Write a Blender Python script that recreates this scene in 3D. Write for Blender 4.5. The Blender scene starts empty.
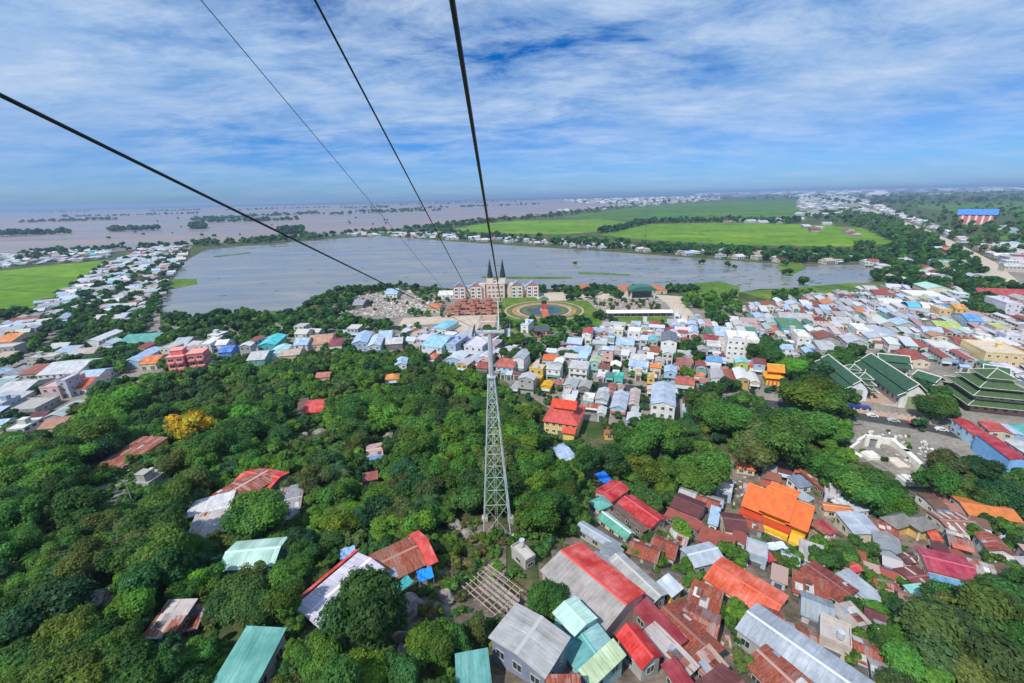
import bpy, math, random
import numpy as np
from mathutils import Vector, Matrix

C = bpy.context.scene.collection
SC = bpy.context.scene
R = random.Random(7)
PI = math.pi

# ------------------------------------------------------------------ camera, world, sun, exposure
FPX, CX, CY = 430.0, 512.0, 341.5
PITCH, ROLL, CAMZ = math.radians(18.69), math.radians(1.35), 100.0
_F = Vector((0, math.cos(PITCH), -math.sin(PITCH)))
_U0 = Vector((0, math.sin(PITCH), math.cos(PITCH)))
_R0 = Vector((1, 0, 0))
_R = _R0 * math.cos(ROLL) - _U0 * math.sin(ROLL)
_U = _U0 * math.cos(ROLL) + _R0 * math.sin(ROLL)
CAM = Vector((0, 0, CAMZ))
cd = bpy.data.cameras.new('camera')
cam = bpy.data.objects.new('camera', cd)
C.objects.link(cam)
cd.sensor_width = 36.0
cd.lens = 36.0 * FPX / 1024.0
cd.clip_start = 0.1
cd.clip_end = 120000
cam.matrix_world = Matrix(((_R.x, _U.x, -_F.x, 0), (_R.y, _U.y, -_F.y, 0), (_R.z, _U.z, -_F.z, CAMZ), (0, 0, 0, 1)))
SC.camera = cam

SUN_EL, SUN_AZ = math.radians(52), math.radians(222)       # azimuth clockwise from +Y: the sun stands behind the camera's left shoulder
SKY_STRENGTH, SUN_STRENGTH, EXPOSURE = 0.068, 3.5, 0.45
SC.view_settings.view_transform = 'Standard'
SC.view_settings.look = 'None'
SC.view_settings.exposure = EXPOSURE
SC.view_settings.gamma = 1.0

W = bpy.data.worlds.new('World')
SC.world = W
W.use_nodes = True
nt = W.node_tree
nt.nodes.clear()


def nd(nt, typ, **kw):
    n = nt.nodes.new(typ)
    for k, v in kw.items():
        if k.startswith('i_'):
            n.inputs[k[2:].replace('_', ' ')].default_value = v
        else:
            setattr(n, k, v)
    return n


def ramp(nt, src, stops):
    n = nt.nodes.new('ShaderNodeValToRGB')
    cr = n.color_ramp
    while len(cr.elements) < len(stops):
        cr.elements.new(0.5)
    for e, (p, c) in zip(cr.elements, stops):
        e.position = p
        e.color = (c[0], c[1], c[2], 1) if not isinstance(c, (int, float)) else (c, c, c, 1)
    nt.links.new(src, n.inputs[0])
    return n.outputs[0]


def mathn(nt, op, a, b=None, clamp=False):
    n = nt.nodes.new('ShaderNodeMath')
    n.operation = op
    n.use_clamp = clamp
    for i, v in enumerate((a, b)):
        if v is None:
            continue
        if isinstance(v, (int, float)):
            n.inputs[i].default_value = v
        else:
            nt.links.new(v, n.inputs[i])
    return n.outputs[0]


def mix(nt, fac, a, b, typ='MIX'):
    n = nt.nodes.new('ShaderNodeMix')
    n.data_type = 'RGBA'
    n.blend_type = typ
    for s, v in ((n.inputs[0], fac), (n.inputs[6], a), (n.inputs[7], b)):
        if isinstance(v, (int, float)):
            s.default_value = v
        elif isinstance(v, tuple):
            s.default_value = (v[0], v[1], v[2], 1)
        else:
            nt.links.new(v, s)
    return n.outputs[2]


sky = nd(nt, 'ShaderNodeTexSky', sky_type='NISHITA', sun_disc=False, sun_elevation=SUN_EL, sun_rotation=SUN_AZ,
         altitude=50, air_density=1.0, dust_density=0.6, ozone_density=2.5)
tc = nd(nt, 'ShaderNodeTexCoord')
sep = nd(nt, 'ShaderNodeSeparateXYZ')
nt.links.new(tc.outputs['Generated'], sep.inputs[0])
zz = mathn(nt, 'ADD', mathn(nt, 'MAXIMUM', sep.outputs[2], 0.0), 0.13)
cu = mathn(nt, 'DIVIDE', sep.outputs[0], zz)
cv = mathn(nt, 'DIVIDE', sep.outputs[1], zz)
cmb = nd(nt, 'ShaderNodeCombineXYZ')
nt.links.new(cu, cmb.inputs[0])
nt.links.new(cv, cmb.inputs[1])
mp = nd(nt, 'ShaderNodeMapping')
mp.inputs['Rotation'].default_value = (0, 0, math.radians(18))
mp.inputs['Scale'].default_value = (0.62, 0.95, 1)
nt.links.new(cmb.outputs[0], mp.inputs[0])
n1 = nd(nt, 'ShaderNodeTexNoise', i_Scale=0.45, i_Detail=9.0, i_Roughness=0.60, i_Distortion=0.35)
n2 = nd(nt, 'ShaderNodeTexNoise', i_Scale=2.1, i_Detail=10.0, i_Roughness=0.68, i_Distortion=0.25)
n3 = nd(nt, 'ShaderNodeTexNoise', i_Scale=0.23, i_Detail=3.0, i_Roughness=0.5)
for n in (n1, n2, n3):
    nt.links.new(mp.outputs[0], n.inputs['Vector'])
dens = mathn(nt, 'ADD', mathn(nt, 'MULTIPLY', n1.outputs[0], 0.62),
             mathn(nt, 'ADD', mathn(nt, 'MULTIPLY', n2.outputs[0], 0.30), mathn(nt, 'MULTIPLY', n3.outputs[0], 0.30)))
cmask = ramp(nt, dens, [(0.50, 0.0), (0.55, 0.60), (0.60, 0.90), (0.68, 1.0)])
hz = ramp(nt, sep.outputs[2], [(0.0, 0.12), (0.06, 0.40), (0.15, 0.85), (0.25, 1.0)])
cm = mathn(nt, 'MULTIPLY', cmask, hz)
CLOUD = mix(nt, ramp(nt, n2.outputs[0], [(0.38, 0.0), (0.52, 0.42), (0.68, 1.0)]), (3.1, 5.3, 8.7), (6.6, 7.9, 9.8))
tint = mix(nt, ramp(nt, sep.outputs[2], [(0.0, 0.0), (0.22, 1.0)]), (0.50, 0.88, 1.66), (0.02, 0.50, 1.15))
skyc = mix(nt, 1.0, sky.outputs[0], tint, 'MULTIPLY')
skymix = mix(nt, cm, skyc, CLOUD)
bg = nd(nt, 'ShaderNodeBackground')
bg.inputs['Strength'].default_value = SKY_STRENGTH
nt.links.new(skymix, bg.inputs['Color'])
wo = nd(nt, 'ShaderNodeOutputWorld')
nt.links.new(bg.outputs[0], wo.inputs['Surface'])

sl = bpy.data.lights.new('sun', 'SUN')
sl.energy = SUN_STRENGTH
sl.angle = math.radians(0.6)
sl.color = (1.0, 0.95, 0.86)
so = bpy.data.objects.new('sun', sl)
C.objects.link(so)
_sd = Vector((math.sin(SUN_AZ) * math.cos(SUN_EL), math.cos(SUN_AZ) * math.cos(SUN_EL), math.sin(SUN_EL)))
so.rotation_euler = _sd.to_track_quat('Z', 'Y').to_euler()
so.location = (0, 0, 300)

SC.cycles.max_bounces = 6
SC.cycles.diffuse_bounces = 3
SC.cycles.volume_bounces = 0
SC.cycles.use_denoising = True


# ------------------------------------------------------------------ terrain and pixel-to-place helpers
def lerp_tab(tab, x):
    if x <= tab[0][0]:
        return tab[0][1]
    for (x0, y0), (x1, y1) in zip(tab, tab[1:]):
        if x <= x1:
            t = (x - x0) / (x1 - x0)
            t = t * t * (3 - 2 * t)
            return y0 + (y1 - y0) * t
    return tab[-1][1]


FOOT = [(-420, 110), (-300, 135), (-208, 168), (-122, 215), (-27, 200), (21, 165), (80, 132), (140, 122), (260, 105)]
AMP = [(-400, 42), (-60, 54), (5, 52), (45, 40), (85, 28), (150, 19), (300, 10)]


def terr(x, y):
    s = y / lerp_tab(FOOT, x)
    if s >= 1:
        return 0.0
    a = lerp_tab(AMP, x)
    if s < 0:
        g = 1 + min(-s, 0.4) * 1.0
    else:
        g = (1 - s) ** 1.12
    k = min(1.0, (1 - s) * 4)
    return a * g + k * (0.8 * math.sin(x * 0.11 + 1.3) * math.sin(y * 0.09) + 0.5 * math.sin(x * 0.23 + y * 0.19))


def ray(px, py):
    return _F + _R * ((px - CX) / FPX) + _U * ((CY - py) / FPX)


def plane(px, py, z):
    d = ray(px, py)
    t = (z - CAMZ) / d.z
    return CAM + d * t


def at(px, py, h=0.0):
    """the point of the ground (or h metres above it) that shows at a pixel"""
    d = ray(px, py)
    t, dt = 12.0, 1.5
    while t < 420:
        p = CAM + d * t
        if p.z < terr(p.x, p.y) + h:
            a, b = t - dt, t
            for _ in range(14):
                m = (a + b) / 2
                q = CAM + d * m
                if q.z < terr(q.x, q.y) + h:
                    b = m
                else:
                    a = m
            return CAM + d * b
        t += dt
    return plane(px, py, h)


def proj(p):
    v = Vector(p) - CAM
    dz = v.dot(_F)
    return CX + FPX * v.dot(_R) / dz, CY - FPX * v.dot(_U) / dz, dz


def inpoly(x, y, poly):
    c = False
    j = len(poly) - 1
    for i in range(len(poly)):
        xi, yi = poly[i]
        xj, yj = poly[j]
        if (yi > y) != (yj > y) and x < (xj - xi) * (y - yi) / (yj - yi) + xi:
            c = not c
        j = i
    return c


# ------------------------------------------------------------------ materials
def mat(name):
    m = bpy.data.materials.new(name)
    m.use_nodes = True
    n = m.node_tree
    b = n.nodes['Principled BSDF']
    return m, n, b


def simple(name, col, rough=0.6, metal=0.0, noise=0.18, scale=0.8, spec=0.4):
    m, n, b = mat(name)
    g = nd(n, 'ShaderNodeTexCoord')
    nz = nd(n, 'ShaderNodeTexNoise', i_Scale=scale, i_Detail=5.0)
    n.links.new(g.outputs['Object'], nz.inputs['Vector'])
    f = ramp(n, nz.outputs[0], [(0.3, 1 - noise), (0.7, 1 + noise)])
    n.links.new(mix(n, 1.0, col, f, 'MULTIPLY'), b.inputs['Base Color'])
    b.inputs['Roughness'].default_value = rough
    b.inputs['Metallic'].default_value = metal
    b.inputs['Specular IOR Level'].default_value = spec
    return m


def make_metal():
    m, n, b = mat('sheet_metal_roof')
    oi = nd(n, 'ShaderNodeObjectInfo')
    uv = nd(n, 'ShaderNodeUVMap')
    s = nd(n, 'ShaderNodeSeparateXYZ')
    n.links.new(uv.outputs[0], s.inputs[0])
    off = mathn(n, 'MULTIPLY', oi.outputs['Random'], 93.0)
    u, v = s.outputs[0], s.outputs[1]

    def nz(su, sv, detail=5.0, rough=0.6):
        c = nd(n, 'ShaderNodeCombineXYZ')
        n.links.new(mathn(n, 'MULTIPLY', u, su), c.inputs[0])
        n.links.new(mathn(n, 'MULTIPLY', v, sv), c.inputs[1])
        n.links.new(off, c.inputs[2])
        t = nd(n, 'ShaderNodeTexNoise', i_Scale=1.0, i_Detail=detail, i_Roughness=rough)
        n.links.new(c.outputs[0], t.inputs['Vector'])
        return t.outputs[0]
    big = nz(0.35, 0.3)
    streak = nz(2.3, 0.16, 6.0, 0.68)
    fine = nz(6.0, 1.2, 4.0)
    # every sheet about a metre wide weathers a little differently
    sheet = nd(n, 'ShaderNodeTexWhiteNoise', noise_dimensions='2D')
    c2 = nd(n, 'ShaderNodeCombineXYZ')
    n.links.new(mathn(n, 'FLOOR', mathn(n, 'MULTIPLY', u, 1.05)), c2.inputs[0])
    n.links.new(mathn(n, 'ADD', mathn(n, 'FLOOR', mathn(n, 'MULTIPLY', v, 0.3)), off), c2.inputs[1])
    n.links.new(c2.outputs[0], sheet.inputs['Vector'])
    base = mix(n, 1.0, oi.outputs['Color'], ramp(n, sheet.outputs['Value'], [(0, 0.93), (1, 1.05)]), 'MULTIPLY')
    base = mix(n, 1.0, base, ramp(n, big, [(0.28, 0.72), (0.72, 1.16)]), 'MULTIPLY')
    base = mix(n, 1.0, base, ramp(n, fine, [(0.3, 0.9), (0.7, 1.07)]), 'MULTIPLY')
    # sun-faded paint and run-off dirt
    fade = ramp(n, big, [(0.38, 0.0), (0.72, 0.34)])
    bwn = nd(n, 'ShaderNodeHueSaturation', i_Saturation=0.45, i_Value=1.06)
    n.links.new(base, bwn.inputs['Color'])
    base = mix(n, fade, base, bwn.outputs[0])
    base = mix(n, 1.0, base, ramp(n, streak, [(0.30, 0.70), (0.55, 0.98), (0.72, 1.07)]), 'MULTIPLY')
    k = mathn(n, 'ADD', mathn(n, 'MULTIPLY', streak, 0.72), mathn(n, 'ADD', mathn(n, 'MULTIPLY', big, 0.25), mathn(n, 'MULTIPLY', sheet.outputs['Value'], 0.16)))
    thr = mathn(n, 'SUBTRACT', 0.86, mathn(n, 'MULTIPLY', oi.outputs['Alpha'], 0.52))
    fac = mathn(n, 'MULTIPLY', mathn(n, 'SUBTRACT', k, thr), 9.0, True)
    rust = ramp(n, fine, [(0.25, (0.115, 0.026, 0.017)), (0.5, (0.25, 0.058, 0.034)), (0.75, (0.38, 0.14, 0.075))])
    col = mix(n, fac, base, rust)
    n.links.new(col, b.inputs['Base Color'])
    b.inputs['Roughness'].default_value = 0.55
    b.inputs['Specular IOR Level'].default_value = 0.22
    rib = mathn(n, 'SINE', mathn(n, 'MULTIPLY', u, 2 * PI * 1.9))
    bp = nd(n, 'ShaderNodeBump', i_Strength=0.16, i_Distance=0.05)
    n.links.new(rib, bp.inputs['Height'])
    n.links.new(bp.outputs[0], b.inputs['Normal'])
    return m


def make_tile():
    m, n, b = mat('clay_tile_roof')
    oi = nd(n, 'ShaderNodeObjectInfo')
    uv = nd(n, 'ShaderNodeUVMap')
    s = nd(n, 'ShaderNodeSeparateXYZ')
    n.links.new(uv.outputs[0], s.inputs[0])
    t = nd(n, 'ShaderNodeTexNoise', i_Scale=0.42, i_Detail=9.0, i_Roughness=0.65)
    n.links.new(uv.outputs[0], t.inputs['Vector'])
    t2 = nd(n, 'ShaderNodeTexNoise', i_Scale=4.0, i_Detail=3.0)
    n.links.new(uv.outputs[0], t2.inputs['Vector'])
    base = mix(n, 1.0, oi.outputs['Color'], ramp(n, t.outputs[0], [(0.28, 0.60), (0.5, 0.92), (0.72, 1.14)]), 'MULTIPLY')
    base = mix(n, 1.0, base, ramp(n, t2.outputs[0], [(0.3, 0.84), (0.7, 1.12)]), 'MULTIPLY')
    row = mathn(n, 'FRACT', mathn(n, 'MULTIPLY', s.outputs[1], 2.2))
    rib = mathn(n, 'SINE', mathn(n, 'MULTIPLY', s.outputs[0], 2 * PI * 2.2))
    h = mathn(n, 'ADD', row, mathn(n, 'MULTIPLY', rib, 0.5))
    base = mix(n, 1.0, base, ramp(n, row, [(0.0, 0.8), (0.25, 1.0)]), 'MULTIPLY')
    n.links.new(base, b.inputs['Base Color'])
    b.inputs['Roughness'].default_value = 0.7
    b.inputs['Specular IOR Level'].default_value = 0.25
    bp = nd(n, 'ShaderNodeBump', i_Strength=0.6, i_Distance=0.06)
    n.links.new(h, bp.inputs['Height'])
    n.links.new(bp.outputs[0], b.inputs['Normal'])
    return m


def make_wall():
    m, n, b = mat('painted_render_wall')
    oi = nd(n, 'ShaderNodeObjectInfo')
    g = nd(n, 'ShaderNodeTexCoord')
    mp = nd(n, 'ShaderNodeMapping')
    mp.inputs['Scale'].default_value = (1.1, 1.1, 0.22)
    n.links.new(g.outputs['Object'], mp.inputs[0])
    t = nd(n, 'ShaderNodeTexNoise', i_Scale=1.0, i_Detail=7.0, i_Roughness=0.65)
    n.links.new(mp.outputs[0], t.inputs['Vector'])
    t2 = nd(n, 'ShaderNodeTexNoise', i_Scale=0.35, i_Detail=4.0)
    n.links.new(g.outputs['Object'], t2.inputs['Vector'])
    base = mix(n, 1.0, oi.outputs['Color'], ramp(n, t.outputs[0], [(0.3, 0.82), (0.62, 1.04)]), 'MULTIPLY')
    base = mix(n, 1.0, base, ramp(n, t2.outputs[0], [(0.3, 0.88), (0.7, 1.06)]), 'MULTIPLY')
    n.links.new(base, b.inputs['Base Color'])
    b.inputs['Roughness'].default_value = 0.8
    b.inputs['Specular IOR Level'].default_value = 0.2
    return m


def make_leaf():
    m = bpy.data.materials.new('leaves')
    m.use_nodes = True
    n = m.node_tree
    n.nodes.clear()
    oi = nd(n, 'ShaderNodeObjectInfo')
    at_ = nd(n, 'ShaderNodeAttribute', attribute_name='Col')
    col = mix(n, 1.0, oi.outputs['Color'], at_.outputs['Color'], 'MULTIPLY')
    d = nd(n, 'ShaderNodeBsdfPrincipled')
    n.links.new(col, d.inputs['Base Color'])
    d.inputs['Roughness'].default_value = 0.55
    d.inputs['Specular IOR Level'].default_value = 0.25
    tr = nd(n, 'ShaderNodeBsdfTranslucent')
    n.links.new(mix(n, 1.0, col, (1.15, 1.3, 0.5), 'MULTIPLY'), tr.inputs['Color'])
    ms = nd(n, 'ShaderNodeMixShader')
    ms.inputs[0].default_value = 0.45
    n.links.new(d.outputs[0], ms.inputs[1])
    n.links.new(tr.outputs[0], ms.inputs[2])
    o = nd(n, 'ShaderNodeOutputMaterial')
    n.links.new(ms.outputs[0], o.inputs['Surface'])
    return m


def make_vcol(name, rough=0.7):
    m, n, b = mat(name)
    a = nd(n, 'ShaderNodeAttribute', attribute_name='Col')
    n.links.new(a.outputs['Color'], b.inputs['Base Color'])
    b.inputs['Roughness'].default_value = rough
    b.inputs['Specular IOR Level'].default_value = 0.2
    return m


def ground_mat(name, cols, scale, detail=8.0, rough=0.95, scale2=None, bump=0.0):
    """mottled ground from world-space noise; cols is a list of ramp stops"""
    m, n, b = mat(name)
    g = nd(n, 'ShaderNodeNewGeometry')
    t = nd(n, 'ShaderNodeTexNoise', i_Scale=scale, i_Detail=detail, i_Roughness=0.62)
    n.links.new(g.outputs['Position'], t.inputs['Vector'])
    c = ramp(n, t.outputs[0], cols)
    if scale2:
        t2 = nd(n, 'ShaderNodeTexNoise', i_Scale=scale2, i_Detail=6.0)
        n.links.new(g.outputs['Position'], t2.inputs['Vector'])
        c = mix(n, 1.0, c, ramp(n, t2.outputs[0], [(0.3, 0.72), (0.7, 1.22)]), 'MULTIPLY')
    n.links.new(c, b.inputs['Base Color'])
    b.inputs['Roughness'].default_value = rough
    b.inputs['Specular IOR Level'].default_value = 0.15
    if bump:
        bp = nd(n, 'ShaderNodeBump', i_Strength=0.6, i_Distance=bump)
        n.links.new(t.outputs[0], bp.inputs['Height'])
        n.links.new(bp.outputs[0], b.inputs['Normal'])
    return m


def water_mat(name, c1, c2, scale, rough, wave=0.02, spec=0.5):
    m, n, b = mat(name)
    g = nd(n, 'ShaderNodeNewGeometry')
    mp = nd(n, 'ShaderNodeMapping')
    mp.inputs['Scale'].default_value = (1, 3.6, 1)
    mp.inputs['Rotation'].default_value = (0, 0, 0.12)
    n.links.new(g.outputs['Position'], mp.inputs[0])
    t = nd(n, 'ShaderNodeTexNoise', i_Scale=scale, i_Detail=9.0, i_Roughness=0.6, i_Distortion=0.6)
    n.links.new(mp.outputs[0], t.inputs['Vector'])
    n.links.new(ramp(n, t.outputs[0], [(0.36, c1), (0.52, tuple((a + b_) / 2 for a, b_ in zip(c1, c2))), (0.66, c2)]), b.inputs['Base Color'])
    n.links.new(ramp(n, t.outputs[0], [(0.38, rough * .55), (0.62, rough * 1.5)]), b.inputs['Roughness'])
    b.inputs['Roughness'].default_value = rough
    b.inputs['Specular IOR Level'].default_value = spec
    w = nd(n, 'ShaderNodeTexNoise', i_Scale=0.6, i_Detail=5.0)
    n.links.new(mp.outputs[0], w.inputs['Vector'])
    bp = nd(n, 'ShaderNodeBump', i_Strength=0.5, i_Distance=wave)
    n.links.new(w.outputs[0], bp.inputs['Height'])
    n.links.new(bp.outputs[0], b.inputs['Normal'])
    return m


M_METAL, M_TILE, M_WALL, M_LEAF = make_metal(), make_tile(), make_wall(), make_leaf()
M_FAR = make_vcol('weathered_paint')
M_GLASS = simple('dark_window_glass', (0.03, 0.04, 0.05), 0.12, 0, 0.3, 1.0, 0.6)
M_FRAME = simple('window_frame_paint', (0.42, 0.43, 0.42), 0.5)
M_SHUT = simple('grey_shutter', (0.16, 0.17, 0.19), 0.5, 0.2, 0.25, 1.5)
M_BARK = simple('bark', (0.10, 0.075, 0.055), 0.9, 0, 0.3, 3.0, 0.1)
M_STEEL = simple('galvanised_steel', (0.62, 0.66, 0.69), 0.42, 0.35, 0.12, 0.9)
M_DARKM = simple('dark_steel', (0.03, 0.032, 0.036), 0.45, 0.4)
M_CONC = simple('concrete', (0.40, 0.38, 0.35), 0.9, 0, 0.25, 0.7, 0.15)
M_WHITE = simple('white_paint', (0.74, 0.74, 0.72), 0.6, 0, 0.08, 0.5)
M_ROCK = simple('grey_rock', (0.24, 0.215, 0.19), 0.95, 0, 0.45, 1.2, 0.1)
M_BAMBOO = simple('weathered_timber', (0.36, 0.29, 0.22), 0.8, 0, 0.3, 1.6, 0.15)
M_BLACK = simple('tyre_rubber', (0.02, 0.02, 0.02), 0.8)
M_CLOTH = None


# ------------------------------------------------------------------ mesh builder
class MB:
    def __init__(s):
        s.v, s.f, s.m, s.uv = [], [], [], []

    def poly(s, pts, mi=0, uv=None):
        k = len(s.v)
        s.v += [tuple(p) for p in pts]
        s.f.append(tuple(range(k, k + len(pts))))
        s.m.append(mi)
        s.uv.append(uv or [(0.0, 0.0)] * len(pts))

    def box(s, x0, x1, y0, y1, z0, z1, mi=0):
        p = [(x0, y0, z0), (x1, y0, z0), (x1, y1, z0), (x0, y1, z0), (x0, y0, z1), (x1, y0, z1), (x1, y1, z1), (x0, y1, z1)]
        for q in ((0, 3, 2, 1), (4, 5, 6, 7), (0, 1, 5, 4), (1, 2, 6, 5), (2, 3, 7, 6), (3, 0, 4, 7)):
            a = [p[i] for i in q]
            w, h = (Vector(a[1]) - Vector(a[0])).length, (Vector(a[3]) - Vector(a[0])).length
            s.poly(a, mi, [(0, 0), (w, 0), (w, h), (0, h)])

    def bar(s, a, b, r, n=6, r2=None, mi=0):
        a, b = Vector(a), Vector(b)
        d = (b - a).normalized()
        e = d.orthogonal().normalized()
        g = d.cross(e)
        r2 = r if r2 is None else r2
        A = [a + (e * math.cos(2 * PI * i / n) + g * math.sin(2 * PI * i / n)) * r for i in range(n)]
        B = [b + (e * math.cos(2 * PI * i / n) + g * math.sin(2 * PI * i / n)) * r2 for i in range(n)]
        for i in range(n):
            j = (i + 1) % n
            s.poly([A[i], A[j], B[j], B[i]], mi)
        s.poly(A[::-1], mi)
        s.poly(B, mi)

    def cyl(s, c, r, z0, z1, n=16, r2=None, mi=0):
        s.bar((c[0], c[1], z0), (c[0], c[1], z1), r, n, r2, mi)

    def build(s, name, mats, parent=None, color=None, smooth=False):
        me = bpy.data.meshes.new(name)
        me.from_pydata(s.v, [], s.f)
        for m in (mats if isinstance(mats, (list, tuple)) else [mats]):
            me.materials.append(m)
        me.polygons.foreach_set('material_index', s.m)
        ul = me.uv_layers.new(name='UVMap')
        flat = [c for f in s.uv for p in f for c in p]
        ul.data.foreach_set('uv', flat)
        if smooth:
            me.polygons.foreach_set('use_smooth', [True] * len(me.polygons))
        me.update()
        return link(name, me, parent, color)


def link(name, me, parent=None, color=None):
    o = bpy.data.objects.new(name, me)
    C.objects.link(o)
    if parent:
        o.parent = parent
    if color:
        o.color = (color[0], color[1], color[2], color[3] if len(color) > 3 else 0.0)
    return o


THINGS = []          # every top-level thing: dict(o, cat, pos, label, desc)
LAND = []            # landmarks used to tell look-alikes apart: (phrase, pixel x, pixel y)


def tag(o, label, cat, group=None, kind=None):
    if label:
        o['label'] = label
    if cat:
        o['category'] = cat
    if group:
        o['group'] = group
    if kind:
        o['kind'] = kind
    return o


def thing(name, label, cat, loc=(0, 0, 0), rz=0.0, group=None, short=None, desc=None):
    o = bpy.data.objects.new(name, None)
    o.empty_display_size = 0.5
    C.objects.link(o)
    o.location = loc
    o.rotation_euler = (0, 0, rz)
    tag(o, label, cat, group)
    reg(o, cat, loc, label, desc, short)
    return o


def reg(o, cat, loc, label=None, desc=None, short=None):
    x, y, _ = proj(loc)
    THINGS.append(dict(o=o, cat=cat, px=x, py=y, label=label, desc=desc))
    if short:
        LAND.append((short, x, y))


def struct(o, kind='structure'):
    o['kind'] = kind
    return o


def sheet(name, pix, m, z=0.05, world=None, kind='structure', uv=False):
    pts = world or [plane(x, y, z) for x, y in pix]
    mb = MB()
    mb.poly([(p[0], p[1], z) for p in pts], 0, [(p[0], p[1]) for p in pts])
    me_o = mb.build(name, m)
    if me_o.data.polygons[0].normal.z < 0:
        me_o.data.flip_normals()
    return struct(me_o, kind)


def strip(name, pix, width, m, z=0.1, kind='structure'):
    """a road or bank of constant width along a pixel path on the plain"""
    P = [plane(x, y, z) for x, y in pix]
    mb = MB()
    Ls, Rs = [], []
    for i, p in enumerate(P):
        d = (P[min(i + 1, len(P) - 1)] - P[max(i - 1, 0)])
        d.z = 0
        d.normalize()
        n = Vector((-d.y, d.x, 0)) * (width / 2)
        Ls.append(p + n)
        Rs.append(p - n)
    for i in range(len(P) - 1):
        mb.poly([Rs[i], Rs[i + 1], Ls[i + 1], Ls[i]])
    return struct(mb.build(name, m), kind)


# ------------------------------------------------------------------ ground, water, fields, roads
M_GROUND = ground_mat('hill_and_plain_soil', [(0.30, (0.030, 0.055, 0.016)), (0.48, (0.055, 0.090, 0.026)), (0.60, (0.13, 0.115, 0.060)), (0.74, (0.22, 0.17, 0.105))], 0.055, 10.0, scale2=0.6, bump=0.3)
M_TOWN = ground_mat('town_dust_and_concrete', [(0.3, (0.15, 0.135, 0.12)), (0.5, (0.235, 0.21, 0.185)), (0.7, (0.32, 0.285, 0.245))], 0.05, 9.0, scale2=0.7)
M_ASPH = ground_mat('asphalt', [(0.3, (0.045, 0.046, 0.05)), (0.7, (0.075, 0.076, 0.08))], 0.3, 6.0, 0.85)
M_PLAZA = ground_mat('pale_paving', [(0.3, (0.42, 0.35, 0.28)), (0.7, (0.56, 0.48, 0.40))], 0.09, 8.0, scale2=1.0)
M_PINK = ground_mat('pink_paving', [(0.3, (0.36, 0.24, 0.19)), (0.7, (0.48, 0.34, 0.27))], 0.2, 8.0)
M_BARE = ground_mat('bare_rubble_ground', [(0.32, (0.17, 0.145, 0.125)), (0.5, (0.28, 0.24, 0.21)), (0.68, (0.46, 0.41, 0.37))], 0.16, 10.0, scale2=0.9)
def paddy_mat(name, c1, c2, c3, plot):
    m = ground_mat(name, [(0.3, c1), (0.5, c2), (0.7, c3)], 0.012, 9.0, scale2=0.06)
    n = m.node_tree
    b = n.nodes['Principled BSDF']
    src = b.inputs['Base Color'].links[0].from_socket
    g = nd(n, 'ShaderNodeNewGeometry')
    mp = nd(n, 'ShaderNodeMapping')
    mp.inputs['Rotation'].default_value = (0, 0, 0.3)
    n.links.new(g.outputs['Position'], mp.inputs[0])
    br = nd(n, 'ShaderNodeTexBrick', i_Scale=plot)
    br.inputs['Color1'].default_value = (0.80, 0.86, 0.8, 1)
    br.inputs['Color2'].default_value = (1.12, 1.06, 1.05, 1)
    br.inputs['Mortar'].default_value = (0.62, 0.52, 0.9, 1)
    br.inputs['Mortar Size'].default_value = 0.012
    br.inputs['Brick Width'].default_value = 1.6
    br.inputs['Row Height'].default_value = 0.5
    n.links.new(mp.outputs[0], br.inputs['Vector'])
    n.links.new(mix(n, 1.0, src, br.outputs['Color'], 'MULTIPLY'), b.inputs['Base Color'])
    return m


M_PADDY = paddy_mat('young_rice', (0.085, 0.19, 0.010), (0.125, 0.25, 0.012), (0.19, 0.30, 0.022), 0.006)
M_PADDY2 = paddy_mat('dull_rice', (0.045, 0.12, 0.016), (0.075, 0.17, 0.020), (0.12, 0.21, 0.035), 0.003)
M_MARSH = ground_mat('marsh_grass', [(0.3, (0.05, 0.105, 0.018)), (0.5, (0.085, 0.17, 0.022)), (0.7, (0.20, 0.19, 0.05))], 0.03, 9.0, scale2=0.2)
M_LAKE = water_mat('lake_water', (0.145, 0.152, 0.150), (0.265, 0.255, 0.235), 0.008, 0.24, 0.02, 0.34)
M_FLOOD = water_mat('silty_flood_water', (0.205, 0.158, 0.138), (0.32, 0.240, 0.200), 0.0014, 0.35, 0.03, 0.35)
M_POND = water_mat('pond_water', (0.02, 0.06, 0.05), (0.05, 0.09, 0.08), 0.05, 0.1)


def axis_coords(fine, lo, hi, step):
    a = list(np.arange(fine[0], fine[1] + 0.1, step))
    d, x = step, fine[1]
    while x < hi:
        d *= 1.35
        x += d
        a.append(x)
    d, x = step, fine[0]
    pre = []
    while x > lo:
        d *= 1.35
        x -= d
        pre.append(x)
    return pre[::-1] + a


xs = axis_coords((-330, 330), -42000, 42000, 4.0)
ys = axis_coords((-40, 240), -400, 42000, 4.0)
mv = [(x, y, terr(x, y) if (-400 < x < 420 and y < 240) else 0.0) for y in ys for x in xs]
nx = len(xs)
mf = [(j * nx + i, j * nx + i + 1, (j + 1) * nx + i + 1, (j + 1) * nx + i) for j in range(len(ys) - 1) for i in range(nx - 1)]
me = bpy.data.meshes.new('ground')
me.from_pydata(mv, [], mf)
me.materials.append(M_GROUND)
me.polygons.foreach_set('use_smooth', [True] * len(me.polygons))
struct(link('ground', me))

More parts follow.
